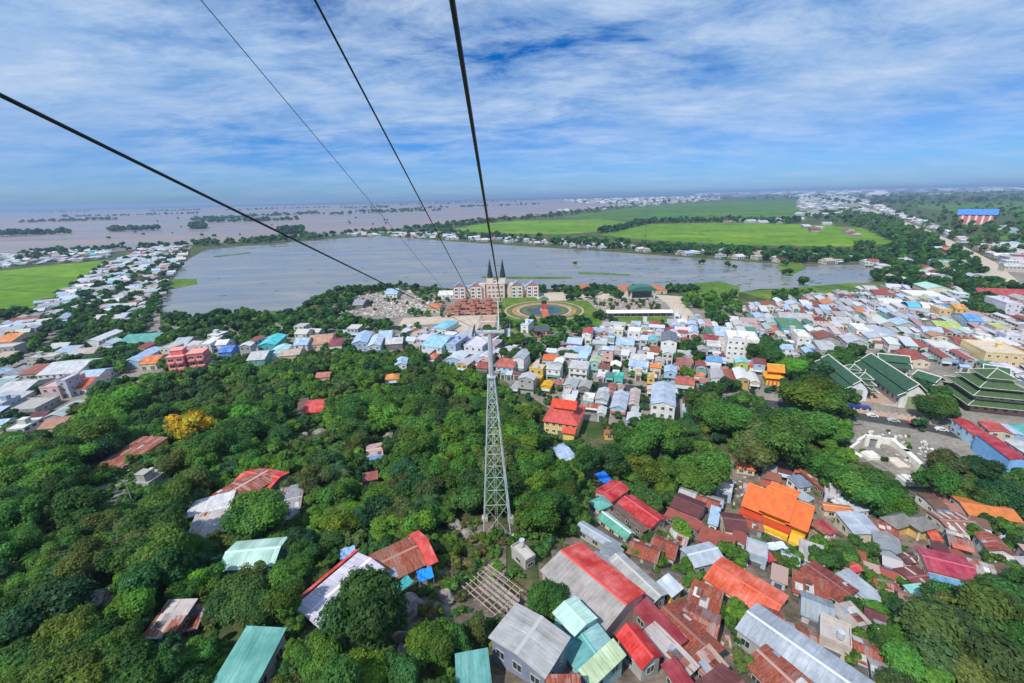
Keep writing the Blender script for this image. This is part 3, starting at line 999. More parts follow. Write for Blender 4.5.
FG = [
    # left slope
    ((143, 438), (169, 439), (165, 470), 3.0, 's', 1.2, RUST, w_Y, 'rusty-red roofed house with yellow walls among the trees, below the yellow-leaved tree', 'the yellow-walled rusty house'),
    ((152, 470), (170, 471), (168, 487), 2.3, 'f', 0.3, GREY, w_G, 'small grey concrete shed beside the yellow-walled rusty house', None),
    ((210, 495), (258, 468), (268, 484), 3.0, 'g', 1.2, RUST, w_D, 'long rusty ridge-roofed house above the sloping white sheet roof', None),
    ((192, 501), (236, 490), (182, 522), 2.8, 'sr', 1.0, WHT, w_D, 'shed under one broad sloping white sheet roof', 'the white sheet roof'),
    ((254, 466), (290, 472), (283, 490), 4.8, 'g', 1.2, RED, w_D, 'house with bright scarlet roof joined to the rusty ridge-roofed house', 'the scarlet roof'),
    ((196, 516), (232, 508), (232, 530), 2.6, 's', 0.6, RUSTP, w_G, 'shack with streaky white and rust roof below the white sheet roof', None),
    ((281, 487), (306, 482), (317, 513), 3.0, 'g', 1.0, (0.30, 0.31, 0.35, 0.5), w_D, 'house with bluish grey roof half gone to rust', 'the half-rusted grey roof'),
    ((309, 400), (331, 398), (329, 411), 3.0, 'g', 1.2, RED, w_D, 'small scarlet-roofed house half hidden in the woods', 'the hidden scarlet house'),
    ((298, 400), (309, 398), (310, 412), 2.6, 's', 0.6, BROWN, w_D, 'small brown-roofed shed touching the hidden scarlet house', None),
    ((366, 445), (382, 442), (385, 456), 3.0, 'g', 0.9, (0.5, 0.36, 0.34, 0.55), w_C, 'small hut with pink and rust striped roof in a forest gap', 'the striped hut'),
    ((362, 474), (378, 471), (377, 479), 2.4, 's', 0.4, BRICK, w_D, 'low brick-red roofed shed below the striped hut', None),
    ((236, 541), (289, 536), (230, 570), 3.2, 'g', 1.3, MINT, w_T, 'mint green roofed house among trees below the scarlet roof', 'the mint green house'),
    ((170, 602), (199, 601), (145, 639), 2.8, 's', 0.8, RUSTP, w_D, 'shack with patchy white and rust sheets below the boulders', 'the patchy rust shack'),
    ((197, 606), (206, 604), (204, 627), 2.5, 's', 0.4, RUST, w_D, 'narrow rusty orange lean-to against the patchy rust shack', None),
    ((248, 630), (288, 632), (218, 690), 4.0, 's', 1.2, (0.12, 0.37, 0.33, 0.02), w_G, 'large plain teal roofed house at the bottom edge', 'the plain teal roof'),
    ((292, 608), (358, 552), (376, 576), 3.4, 'g', 0.6, LIL, w_C, 'long house with pale lilac white roof edged in red', 'the lilac white roof'),
    ((363, 557), (412, 535), (431, 562), 3.8, 'g', 1.5, (0.34, 0.16, 0.11, 0.72), w_D, 'rust-streaked orange gabled house with a bright red end strip', 'the rust-streaked gable'),
    ((509, 548), (521, 541), (541, 555), 3.0, 'f', 0.3, (0.5, 0.46, 0.42), w_G, 'small flat concrete hut with stained slab roof near the tower foot', 'the flat concrete hut'),
    ((488, 637), (516, 602), (560, 655), 6.0, 'g', 0.8, (0.40, 0.40, 0.40, 0.1), (0.22, 0.25, 0.34), 'big plain grey roofed house with side wall dark in shade', 'the big grey roof'),  # wall colour darkened and blued for the shade on its right side
    ((455, 656), (488, 650), (506, 700), 3.4, 's', 0.7, (0.12, 0.36, 0.34, 0.15), w_G, 'teal roof at the bottom edge touching the big grey roof', None),
    ((580, 541), (646, 592), (610, 635), 6.5, 'g', 1.9, RED, w_P, 'tall house with one red slope and one grey corrugated slope', 'the red and grey gable'),
    ((552, 612), (575, 595), (592, 622), 7.2, 'gp', 0.7, (0.46, 0.70, 0.62, 0.02), w_T, 'raised pale mint roof on top of the teal complex', 'the raised mint roof'),
    ((547, 628), (577, 673), (612, 640), 4.6, 'g', 1.2, (0.11, 0.36, 0.36, 0.03), w_T, 'large gabled roof, teal on one slope and pale aqua on the other', None),
    ((578, 673), (613, 641), (621, 660), 4.0, 's', 0.8, (0.50, 0.64, 0.40, 0.03), w_T, 'pale lime green sloping roof below the aqua roof', None),
    ((615, 634), (636, 622), (655, 661), 5.0, 'gp', 1.5, (0.60, 0.03, 0.025, 0.02), w_G, 'plain bright red gabled roof with a grey end wall', 'the plain red gable'),
    ((629, 606), (645, 596), (672, 652), 3.4, 's', 0.4, CRIM, w_D, 'narrow crimson roofed row beside the plain red gable', None),
    ((575, 527), (583, 520), (618, 549), 3.4, 'gp', 0.6, BGREY, w_G, 'narrow bluish grey long house behind the red and grey gable', None),
    ((608, 559), (622, 551), (667, 594), 5.2, 'gp', 0.7, (0.40, 0.40, 0.39, 0.05), w_G, 'long plain grey roof between the red gable and the hedge', 'the long plain grey roof'),
    ((589, 556), (597, 551), (640, 592), 3.2, 's', 0.4, (0.20, 0.24, 0.32, 0.1), w_G, 'low dark blue-grey roof tucked along the long plain grey roof', None),
    ((656, 584), (668, 575), (684, 588), 4.0, 's', 0.8, (0.56, 0.62, 0.70, 0.1), w_Y, 'bluish white roof over a yellow wall, at the grey roof end', None),
    ((588, 501), (602, 495), (614, 504), 3.4, 'h', 1.2, TEAL, w_C, 'small house with hipped teal roof', 'the hipped teal roof'),
    ((597, 517), (607, 511), (637, 532), 3.6, 'gp', 1.4, (0.50, 0.72, 0.64, 0.02), w_C, 'pale mint and green gabled house below the hipped teal roof', 'the pale mint gable'),
    ((612, 507), (618, 504), (647, 530), 3.2, 's', 0.4, BROWN, w_D, 'long narrow dark brown roof between the mint and red roofs', None),
    ((594, 491), (612, 479), (630, 489), 4.0, 'g', 1.4, (0.48, 0.025, 0.03, 0.02), w_P, 'crimson red roofed house beside the bright blue tarpaulin', 'the crimson house'),
    ((616, 503), (632, 494), (664, 520), 4.2, 'gp', 1.4, (0.52, 0.03, 0.03, 0.02), w_P, 'long crimson red roof stepping down from the crimson house', None),
    ((679, 492), (707, 503), (701, 519), 5.0, 'g', 1.6, MAR, w_C, 'dark maroon gabled roof beside the leafy bamboo clump', 'the dark maroon gable'),
    ((719, 511), (742, 514), (738, 532), 5.0, 'g', 1.6, MAR, w_C, 'second dark maroon gable nearer the orange temple', None),
    ((711, 506), (721, 509), (716, 526), 4.2, 's', 0.7, BLUEL, w_W, 'pale blue sheet roof wedged between two maroon gables', None),
    ((669, 508), (703, 523), (699, 531), 3.4, 's', 0.6, BRICK, w_D, 'long brick red lean-to below the dark maroon gable', None),
    ((701, 526), (736, 538), (732, 553), 3.4, 's', 0.6, BRICK, w_D, 'wide brick red lean-to below the second maroon gable', None),
    ((679, 548), (709, 541), (722, 561), 4.6, 'g', 1.3, (0.40, 0.45, 0.53, 0.05), w_G, 'bluish grey gabled house by the hedge', 'the bluish grey gable'),
    ((703, 578), (722, 556), (793, 590), 4.2, 'gp', 1.2, ORED, w_W, 'long orange-red roofed house with white edging', 'the long orange-red roof'),
    ((652, 617), (673, 601), (722, 652), 3.8, 'gp', 0.9, (0.23, 0.08, 0.06, 0.8), w_D, 'long dark rust ribbed roof below the plain grey roof', 'the long rust roof'),
    ((640, 634), (655, 622), (694, 672), 3.0, 's', 0.5, RUSTP, w_D, 'patched rust and pale tin roof alongside the long rust roof', None),
    ((688, 660), (709, 645), (727, 668), 3.0, 's', 0.5, (0.50, 0.36, 0.30, 0.6), w_D, 'short orange rust roof at the end of the long rust roof', None),
    ((660, 666), (675, 658), (684, 690), 3.2, 's', 0.5, CRIM, w_D, 'small crimson roof at the bottom edge', None),
    ((694, 682), (722, 662), (770, 706), 3.4, 'g', 0.9, (0.16, 0.05, 0.05, 0.4), w_D, 'dark maroon rusted roof at the bottom edge', None),
    ((545, 676), (580, 676), (585, 710), 3.0, 's', 0.5, RUST, w_D, 'rusty roof at the bottom edge under the lime roof', None),
    ((735, 628), (757, 602), (886, 686), 5.0, 'gp', 1.4, (0.36, 0.40, 0.46, 0.04), w_G, 'very long grey warehouse roof running to the bottom edge', 'the long grey warehouse'),
    ((742, 662), (770, 641), (822, 696), 3.4, 'gp', 0.8, RUSTD, w_D, 'rust red roof alongside the long grey warehouse', None),
    ((797, 571), (815, 560), (852, 596), 3.6, 'gp', 0.9, (0.20, 0.05, 0.045, 0.6), w_C, 'maroon rusted long house above the grey warehouse', 'the maroon rusted house'),
    ((833, 575), (848, 569), (870, 607), 3.4, 's', 0.5, BGREY, w_W, 'blue-grey strip roof beside the maroon rusted house', None),
    ((827, 607), (850, 602), (857, 627), 3.0, 's', 0.6, (0.42, 0.38, 0.36, 0.5), w_G, 'half rusted grey shack below the blue-grey strip roof', None),
    ((838, 565), (853, 561), (858, 572), 3.0, 'g', 0.7, SCAR, w_C, 'small red roof below the palm clump', None),
    ((914, 545), (965, 557), (983, 584), 5.0, 'g', 1.0, (0.40, 0.035, 0.075, 0.0), w_C, 'large smooth raspberry red roofed hall', 'the raspberry red hall'),
    ((835, 511), (864, 513), (877, 536), 5.5, 'gp', 0.8, (0.40, 0.45, 0.54, 0.0), w_C, 'house with smooth blue-grey roof and cream wall right of the orange temple', 'the cream blue-grey house'),
    ((923, 528), (935, 530), (942, 541), 3.4, 's', 0.5, ORED, w_C, 'small bright orange-red roof beside the twin grey pavilions', None),
    ((925, 510), (960, 512), (975, 536), 4.0, 'g', 1.3, (0.28, 0.13, 0.11, 0.5), w_C, 'brown house roof striped with pale sheets', 'the striped brown roof'),
    ((915, 492), (931, 493), (949, 511), 3.8, 'g', 1.0, BROWN, w_W, 'dark brown tiled roof with white ridges', None),
    ((949, 495), (1001, 502), (997, 519), 3.8, 'g', 1.4, (0.62, 0.20, 0.06, 0.0), w_W, 'long orange tiled roof beside the dark brown tiled roof', 'the long orange roof'),
    ((814, 472), (830, 474), (851, 496), 4.2, 'gp', 0.6, (0.21, 0.17, 0.15, 0.15), w_C, 'brownish grey flat-looking roof against the grove', None),
    ((799, 472), (809, 471), (819, 495), 3.6, 's', 0.6, (0.3, 0.10, 0.07, 0.6), w_D, 'narrow rust red roof behind the orange temple', None),
    ((833, 498), (853, 496), (875, 510), 3.8, 's', 0.6, (0.50, 0.57, 0.66, 0.05), w_W, 'pale blue sheet roof above the cream blue-grey house', None),
    ((819, 501), (849, 505), (846, 513), 3.6, 'g', 0.9, (0.60, 0.20, 0.07, 0.05), w_C, 'long orange roof right of the orange temple', None),
    ((854, 492), (866, 494), (864, 500), 3.2, 'g', 0.8, ORNG, w_C, 'tiny orange roofed house against the grove', None),
    ((735, 461), (754, 464), (750, 470), 3.4, 'g', 1.0, ORNG, w_C, 'small orange roof left alone under the big trees', None),
    ((896, 658), (931, 660), (956, 690), 3.4, 'g', 0.9, (0.30, 0.17, 0.14, 0.7), w_C, 'rusty roof with white ridge below the big dark trees', 'the rusty white-ridged roof'),
    ((895, 553), (912, 552), (917, 563), 3.2, 'g', 0.6, MAR, w_C, 'small maroon roof with a cream skylight beside the raspberry hall', None),
    ((893, 568), (915, 565), (928, 590), 3.2, 'g', 0.7, (0.19, 0.05, 0.05, 0.3), w_C, 'maroon roof with cream strips along the raspberry hall wall', None),
    ((902, 586), (920, 584), (922, 596), 3.0, 's', 0.5, (0.25, 0.60, 0.55, 0.0), w_W, 'small aqua roof at the raspberry hall corner', None),
    ((549, 447), (563, 443), (571, 456), 4.0, 'g', 0.9, BLUEL, w_W, 'light blue roofed house alone at the forest edge', 'the light blue forest-edge house'),
    ((603, 429), (613, 429), (612, 434), 4.0, 'g', 0.8, BRICK, w_Y, 'tiny yellow-walled house with brick roof in the grove', None),
    ((680, 480), (691, 477), (701, 494), 3.6, 's', 0.7, GREY, w_G, 'grey sheet roof under the large round tree', None),
    ((786, 477), (799, 475), (806, 487), 3.8, 's', 0.5, (0.22, 0.27, 0.38, 0.1), w_W, 'dark slate blue roof behind the orange temple', None),
    ((795, 497), (803, 492), (812, 500), 3.4, 's', 0.4, BGREY, w_W, 'small grey awning roof at the orange temple corner', None),
    ((812, 523), (822, 520), (832, 534), 3.0, 's', 0.4, (0.4, 0.05, 0.06, 0.1), w_W, 'small crimson porch roof left of the cream blue-grey house', None),
]

for row in FG:
    A, B, Cc, h, k, rise, rc, wc, label, short = row
    h *= 0.78
    rise *= 0.65
    rc2 = None
    if 'one red slope' in label:
        rc2 = (0.36, 0.33, 0.32, 0.22)
    if 'teal on one slope' in label:
        rc2 = (0.30, 0.56, 0.56, 0.02)
    if 'pale mint and green' in label:
        rc2 = (0.10, 0.38, 0.29, 0.02)
    tile = 'tile' if ('tiled' in label or 'maroon gable' in label) else None
    o = roofed(A, B, Cc, h, k, rise, rc, wc, label, short, rc2=rc2, roof=tile)
    if 'bright red end strip' in label:
        mb = roof_mb('gable', 1.6, max(v.co.y for v in o.children[0].data.vertices) * 2 + .5, h + .06, 1.5, 0.3)
        st = mb.build('end_roof', M_METAL, o, RED)
        st.location = (o.matrix_basis.inverted() @ Vector((0, 0, 0))) * 0
        Lh = [c for c in o.children if c.name.startswith('roof')][0]
        mx = max(v.co.x for v in Lh.data.vertices)
        mn = min(v.co.x for v in Lh.data.vertices)
        # the end nearer the tower
        e = Vector((math.cos(o.rotation_euler.z), math.sin(o.rotation_euler.z), 0))
        st.location = ((mx + 0.5) if e.x > 0 else (mn - 0.5), 0, 0)
    if 'edged in red' in label:
        mb = MB()
        L2 = max(v.co.x for v in o.children[0].data.vertices) + .3
        W2 = max(v.co.y for v in o.children[0].data.vertices) + .35
        mb.box(-L2, L2, -W2 - .55, -W2, h - .36, h + .02)
        mb.build('red_gutter_board', M_METAL, o, RED)
    if 'striped with pale' in label or 'cream' in label and 'maroon roof' in label or 'cream skylight' in label:
        L2 = max(v.co.x for v in o.children[0].data.vertices)
        W2 = max(v.co.y for v in o.children[0].data.vertices)
        n = 4 if 'striped' in label else 1
        for i in range(n):
            x = -L2 + (i + .7) * 2 * L2 / (n + .4)
            for s in (-1, 1):
                mb = MB()
                y0, y1 = s * W2 * .15, s * W2 * .95
                f = lambda y: h + rise * (1 - abs(y) / W2) + 0.02
                q = [(x - .3, y0, f(y0)), (x + .3, y0, f(y0)), (x + .3, y1, f(y1)), (x - .3, y1, f(y1))]
                mb.poly(q if s < 0 else q[::-1], 0, [(0, 0), (.6, 0), (.6, 3), (0, 3)])
                q2 = [(a, b_, c - .015) for a, b_, c in q]
                mb.poly(q2[::-1] if s < 0 else q2)
                mb.build('skylight_sheet', M_METAL, o, (0.6, 0.55, 0.45, 0.1))


# ------------------------------------------------------------------ town houses told apart one by one
YAW = math.radians(-19.5)            # the town's street grid, turned clockwise


def town(x0, y0, x1, y1, st, k, rc, wc, label=None, short=None, yaw=YAW, name='house', cat='house', roof=None, rise=None, wins=9, depth=None, group=None, squeeze=0.86):
    """a building whose visible outline spans these pixels: front foot on y1, back of the roof at y0"""
    cxp = (x0 + x1) / 2
    h = st * 3.3
    p = plane(cxp, y1, 0.0)
    dep = proj(p)[2]
    sc = FPX / dep
    w = max(3.5, (x1 - x0) / sc * squeeze)
    el = math.atan2(CAMZ - h, math.hypot(p.x, p.y))
    d = ((y1 - y0) - h * sc * math.cos(el)) / (sc * math.sin(el))
    d = depth or max(5.0, min(26.0, d))
    dirv = Vector((-math.sin(yaw), math.cos(yaw), 0))
    pos = Vector((p.x, p.y, 0)) + dirv * (d / 2)
    kk = KN[k]
    rz, L, Wd = yaw, w, d
    if k == 'gp':
        rz, L, Wd = yaw + PI / 2, d, w
    if k == 's':
        rz = yaw + PI
    r_ = rise if rise is not None else {'gable': 0.22 * Wd * .5 + .5, 'hip': 1.8, 'shed': 0.10 * Wd, 'flat': 0.7}[kk]
    return house(name, label, cat, pos, rz, L, Wd, h, kk, r_, rc, wc, roof, None, 0.3, 0.35, wins, group, short, describe(kk, rc, wc, roof, st) if not label else None)


def cname(c):
    r, g, b = c[:3]
    rust = c[3] if len(c) > 3 else 0
    if rust > .55:
        return 'rusty'
    mx, mn = max(r, g, b), min(r, g, b)
    if mx - mn < 0.09:
        return 'white' if mx > .57 else 'pale grey' if mx > .44 else 'grey' if mx > .25 else 'dark'
    if r >= g >= b:
        if r > .5 and g > .4:
            return 'cream' if b > .3 else 'yellow'
        if r > .5 and g > .14:
            return 'orange' if b < .25 else 'pinkish'
        return 'brown' if r < .22 else 'red' if g < .2 else 'tan'
    if r >= b >= g:
        return 'maroon' if r < .25 else 'red' if g < .1 else 'pinkish'
    if g > b:
        return 'lime green' if r > .3 and b < .3 else 'mint green' if r > .3 else 'green'
    if b >= g >= r:
        return 'light blue' if r > .25 and b > .5 else 'blue' if b > .4 else 'slate blue'
    return 'lilac'


def describe(kind, rc, wc, roof, st):
    w, r = cname(wc), cname(rc)
    k = {'gable': 'gabled', 'hip': 'hipped', 'shed': 'sloping', 'flat': 'flat'}[kind]
    return '%s%s-walled house with %s %s roof' % ('tall ' if st > 2.5 else '', w.replace(' ', '-'), k, r)


TOWN = [
    # around the mast and the middle of town
    (541, 354, 557, 366, 1.2, 'g', (0.62, 0.15, 0.05, 0), w_C, 'orange tiled cottage in the trees below the red gate', 'the orange tiled cottage', 'tile'),
    (581, 328, 591, 345, 2.6, 'gp', (0.55, 0.05, 0.06, 0), w_W, 'tall narrow white house with a steep red roof', 'the steep red-roofed house', None),
    (565, 337, 582, 352, 1.8, 'g', BLUEL, (0.55, 0.08, 0.06), 'house with pale blue roof and red walls', None, None),
    (601, 346, 613, 366, 3.2, 'g', BLUEL, w_P, 'tall pinkish tower house with a blue roof', 'the pinkish tower house', None),
    (545, 364, 561, 380, 2, 'g', (0.45, 0.46, 0.46, .05), w_W, 'white two-storey shophouse with light grey roof facing the street', None, None),
    (528, 365, 544, 380, 2, 'f', (0.5, 0.46, 0.44), w_Y, 'two-storey house with yellow arches facing the street', None, None),
    (567, 362, 588, 379, 2, 's', GREYL, w_W, 'white shophouse with green shutters facing the street', None, None),
    (588, 356, 600, 375, 2.4, 'gp', (0.40, 0.50, 0.30, 0), w_T, 'teal-fronted shophouse with pale green roof', None, None),
    (597, 363, 609, 378, 1.8, 'g', (0.2, 0.07, 0.06, .3), w_W, 'white house with dark brown roof beside the teal shophouse', None, None),
    (517, 374, 535, 394, 2.6, 'gp', GREYL, w_G, 'grey two-storey block with a sloping sheet roof above its terrace', 'the grey terrace block', None),
    (508, 382, 519, 394, 0.9, 'f', (0.36, 0.34, 0.34), w_G, 'low flat concrete annex beside the grey terrace block', None, None),
    (532, 376, 541, 388, 1.4, 'f', (0.68, 0.42, 0.03), (0.7, 0.42, 0.03), 'small bright yellow cube building beside the street', None, None),
    (540, 381, 551, 394, 1.3, 'gp', (0.72, 0.42, 0.02, 0), (0.72, 0.42, 0.03), 'small golden yellow gabled shrine behind the red-roofed yellow hall', 'the golden gable', 'tile'),
    (562, 379, 577, 396, 1.8, 'gp', (0.40, 0.42, 0.45, .05), w_G, 'grey gabled house behind the red-roofed yellow hall', None, None),
    (577, 381, 590, 398, 1.8, 'gp', (0.36, 0.37, 0.36, .1), w_D, 'second grey gabled house along the street', None, None),
    (582, 394, 594, 406, 1.2, 'f', WHT, w_W, 'low white box house in the tin roof block', None, None),
    (594, 388, 608, 407, 1.2, 'gp', (0.46, 0.48, 0.50, .1), w_G, 'long light grey tin roof in the tin roof block', None, None),
    (609, 391, 626, 417, 1.4, 'gp', (0.40, 0.46, 0.56, .05), w_B, 'long blue-grey tin roof with a blue front', None, None),
    (548, 379, 563, 390, 1.1, 'g', RUST, w_D, 'low rusty roof behind the golden gable', None, None),
    (605, 383, 614, 401, 1.1, 'gp', RUST, w_D, 'narrow rusty roof in the tin roof block', None, None),
    (580, 403, 602, 413, 1.0, 'g', RUST, w_D, 'wide low rusty roof below the white box house', None, None),
    (627, 388, 638, 412, 1.1, 'gp', RUSTP, w_D, 'long patchy rust roof left of the three-storey block', None, None),
    (648, 382, 674, 426, 3.2, 'gp', (0.40, 0.48, 0.60, 0), w_W, 'white three-storey block with windows and blue-grey roof', 'the three-storey block', None),
    (659, 332, 676, 358, 3.4, 'gp', (0.16, 0.18, 0.22, 0), w_W, 'tall slender white hotel with a dark roof strip', 'the slender white hotel', None),
    (626, 328, 640, 343, 2.4, 'f', w_W, w_W, 'white cube building with a white flat roof', None, None),
    (612, 328, 623, 340, 2.2, 'f', (0.6, 0.6, 0.58), (0.72, 0.68, 0.56), 'cream cube building beside the marquee lawn', None, None),
    (630, 321, 640, 331, 1.4, 'g', BLUEL, w_W, 'blue-roofed house behind the white cube building', None, None),
    (614, 337, 634, 354, 2, 'g', BLUEL, w_W, 'wide white house with blue roof', None, None),
    (627, 360, 648, 376, 1.8, 'g', BLUEL, w_W, 'wide blue-roofed white house above the street', None, None),
    (646, 363, 661, 375, 1.5, 'g', (0.66, 0.24, 0.04, 0), w_C, 'house with bright orange roof above the street', 'the bright orange roof', None),
    (646, 374, 654, 389, 2, 'f', (0.5, 0.4, 0.3), w_Y, 'narrow ochre yellow house on the street', None, None),
    (613, 374, 623, 385, 1.5, 'f', (0.08, 0.5, 0.42), (0.08, 0.50, 0.42), 'small house with bright turquoise front on the street', None, None),
    (663, 366, 676, 383, 2, 'gp', BLUEL, w_B, 'blue house with blue roof above the three-storey block', None, None),
    (649, 346, 664, 358, 1.3, 'g', (0.3, 0.1, 0.07, .6), w_C, 'brown rusty roof below the slender white hotel', None, None),
    (674, 376, 694, 392, 1.4, 'g', (0.42, 0.10, 0.07, .1), w_C, 'brick red roofed house around a green yard', None, None),
    (675, 357, 691, 374, 1.7, 'g', (0.30, 0.12, 0.11, .2), w_P, 'pinkish house with brown roof', None, None),
    (692, 372, 704, 384, 1.5, 'g', (0.45, 0.15, 0.08, .3), w_W, 'white house with rusty orange roof', None, None),
    (705, 356, 721, 369, 1.5, 'g', BLUE, w_W, 'house with clear blue roof below the white hotel', None, None),
    (703, 335, 717, 345, 1.3, 'g', (0.28, 0.035, 0.045, .1), w_C, 'maroon roofed house left of the white hotel', None, None),
    (688, 326, 698, 340, 1.6, 'gp', BLUEL, w_W, 'narrow house with pale blue roof', None, None),
    (649, 321, 661, 331, 1.3, 'h', (0.38, 0.06, 0.05, .1), w_C, 'red hipped roof near the marquee lawn', None, None),
    (714, 326, 731, 343, 1.6, 'g', BLUEL, w_W, 'blue-roofed house against the side of the white hotel', None, None),
    (720, 339, 735, 356, 2.2, 'f', (0.5, 0.47, 0.44), w_C, 'beige two-storey house in front of the white hotel', None, None),
    (706, 340, 720, 355, 1.8, 'g', GREYL, w_G, 'grey house beside the beige two-storey house', None, None),
    (780, 304, 813, 326, 1.2, 'g', (0.46, 0.41, 0.42, .18), w_C, 'big pinkish grey warehouse roof by the marsh', 'the pinkish grey warehouse', None),
    (780, 319, 803, 334, 1.5, 'f', (0.12, 0.22, 0.10), (0.10, 0.36, 0.42), 'flat green roof over teal walls', 'the flat green roof', None),
    (796, 331, 809, 349, 2.4, 'f', w_W, w_W, 'white tower house with a dark roof opening', None, None),
    (779, 344, 792, 358, 1.8, 'g', BLUEL, w_W, 'pale blue roofed house at the grove edge', None, None),
    (734, 358, 747, 375, 2.2, 'gp', (0.26, 0.56, 0.58, 0), (0.42, 0.52, 0.10), 'aqua-roofed house with a lime green front', None, None),
    (746, 362, 755, 374, 1.4, 'g', (0.52, 0.05, 0.035, 0), w_W, 'small red-roofed house beside the aqua roof', None, None),
    (752, 358, 764, 375, 2.2, 'g', (0.22, 0.06, 0.06, .2), w_B, 'blue-fronted house with maroon roof', None, None),
    (868, 321, 905, 347, 1.6, 'gp', (0.44, 0.48, 0.56, .03), w_W, 'wide grey market hall with a big gabled roof', 'the grey market hall', None),
    (855, 325, 870, 340, 2, 'f', WHT, w_W, 'white two-storey house against the grey market hall', None, None),
    (938, 305, 949, 319, 2.2, 'f', (0.6, 0.5, 0.4), (0.70, 0.46, 0.22), 'orange-yellow house beside the blue arched canopy', None, None),
    (954, 305, 965, 318, 2.2, 'g', (0.6, 0.28, 0.08, 0), (0.72, 0.5, 0.12), 'yellow house with orange roof', None, None),
    (938, 322, 961, 336, 1.5, 'g', LIME, w_C, 'lime green roofed house with cream walls', 'the lime green roof', None),
    (967, 315, 981, 329, 1.8, 'g', BLUE, w_B, 'vivid blue roofed house', 'the vivid blue roof', None),
    (995, 325, 1008, 335, 1.4, 'f', LIME, w_C, 'small flat lime roof', None, None),
    (984, 344, 1023, 366, 2.2, 'f', (0.60, 0.52, 0.40), (0.70, 0.55, 0.30), 'long yellow two-storey building with rows of windows', 'the long yellow building', None),
    (1003, 297, 1017, 317, 3.2, 'f', (0.56, 0.55, 0.62), (0.60, 0.58, 0.66), 'tall lilac white apartment block', 'the lilac apartment block', None),
    (980, 338, 996, 352, 2, 'f', WHT, w_W, 'white house above the long yellow building', None, None),
    (1004, 333, 1020, 346, 2, 'f', LIL, (0.60, 0.58, 0.66), 'lilac white house above the long yellow building', None, None),
    (908, 352, 928, 368, 1.4, 'gp', (0.36, 0.07, 0.05, .15), w_C, 'brick red roofed hall beside the green temple roofs', 'the brick red hall', None),
    (958, 338, 985, 352, 1.2, 'g', (0.30, 0.08, 0.06, .3), w_C, 'wide dark red roofed block', None, None),
    (930, 333, 945, 346, 2, 'gp', (0.46, 0.24, 0.12, .2), w_C, 'cream house with tan brown roof', None, None),
    (882, 298, 905, 310, 1.2, 'g', WHT, w_W, 'long white shed at the marsh edge', None, None),
    (912, 292, 945, 301, 1.2, 'f', w_W, w_W, 'long white flat building behind the blue arched canopy', None, None),
    (926, 281, 949, 296, 2, 'gp', MINT, w_C, 'large cream hall with mint roof near the woods', 'the mint-roofed hall', None),
    (982, 290, 1030, 299, 1.2, 'g', (0.45, 0.05, 0.06, 0), w_B, 'long red roofed building at the town edge', None, None),
    # left of the mast
    (431, 320, 448, 334, 1.4, 'h', (0.20, 0.52, 0.66, 0), w_W, 'pavilion with hipped sky-blue roof by the pale plaza', 'the sky-blue pavilion', None),
    (419, 331, 445, 356, 2, 'g', (0.28, 0.52, 0.68, 0), (0.55, 0.58, 0.66), 'big pale building with sky-blue roof panels', 'the big sky-blue building', None),
    (441, 334, 458, 355, 2.2, 'f', (0.34, 0.36, 0.5), w_B, 'blue flat-roofed wing of the big sky-blue building', None, None),
    (462, 338, 485, 357, 2.2, 'f', LIL, (0.66, 0.66, 0.72), 'white block with a lilac flat roof and shaded side', 'the lilac flat roof', None),  # bluish white on all walls; the bluer side is only in shade
    (451, 337, 464, 350, 1.8, 'f', WHT, w_W, 'small white flat house between two large pale buildings', None, None),
    (444, 352, 463, 367, 1.5, 'gp', (0.56, 0.62, 0.70, .02), w_B, 'long white-blue roof below the big sky-blue building', None, None),
    (465, 352, 480, 368, 1.4, 'gp', (0.46, 0.50, 0.58, .05), w_G, 'greyish roofed house below the lilac flat roof', None, None),
    (478, 351, 490, 366, 1.7, 'gp', LIL, w_P, 'pinkish house with lilac roof at the mast', None, None),
    (475, 362, 489, 374, 1.2, 'g', (0.30, 0.06, 0.05, .2), w_D, 'low maroon roof left of the mast', None, None),
    (494, 357, 515, 376, 1.7, 'g', (0.42, 0.10, 0.07, .2), (0.40, 0.58, 0.70), 'row house with red roof and light blue front', None, None),
    (512, 350, 525, 373, 2.8, 'gp', (0.40, 0.42, 0.48, 0), w_W, 'tall white gabled house with an arched front', 'the arched white house', None),
    (520, 320, 529, 333, 1.8, 'f', BLUEL, w_W, 'small white house with light blue roof beside the garden', None, None),
    (426, 353, 436, 364, 1.2, 'h', (0.62, 0.16, 0.06, 0), w_C, 'tiny orange hipped roof below the big sky-blue building', None, None),
    (395, 358, 408, 374, 1.8, 'gp', BLUEL, w_W, 'light blue gabled house deep in the trees', None, None),
    (385, 374, 400, 386, 1.3, 'h', (0.62, 0.22, 0.05, 0), w_C, 'orange hipped roof deep in the trees', 'the orange woodland roof', None),
    (316, 372, 331, 384, 1.3, 'g', (0.48, 0.17, 0.14, 0), w_C, 'pinkish red roof deep in the trees', None, None),
    (352, 332, 369, 352, 2, 'gp', BLUEL, w_B, 'pale blue gabled house at the wood edge', 'the pale blue gable', None),
    (368, 335, 382, 355, 2, 'gp', (0.50, 0.58, 0.70, 0), (0.55, 0.6, 0.72), 'lilac blue gabled house beside the pale blue gable', None, None),
    (378, 330, 393, 346, 1.8, 'g', BLUEL, w_W, 'blue roofed house behind the lilac blue gable', None, None),
    (385, 337, 404, 350, 1.4, 'g', GREYL, w_D, 'grey gabled house with a dark side', None, None),
    (294, 338, 309, 353, 1.8, 'g', BLUEL, w_W, 'blue roofed house near the woods', None, None),
    (306, 334, 332, 350, 1.3, 'g', (0.46, 0.26, 0.17, .3), w_C, 'long beige and rust roof near the woods', None, None),
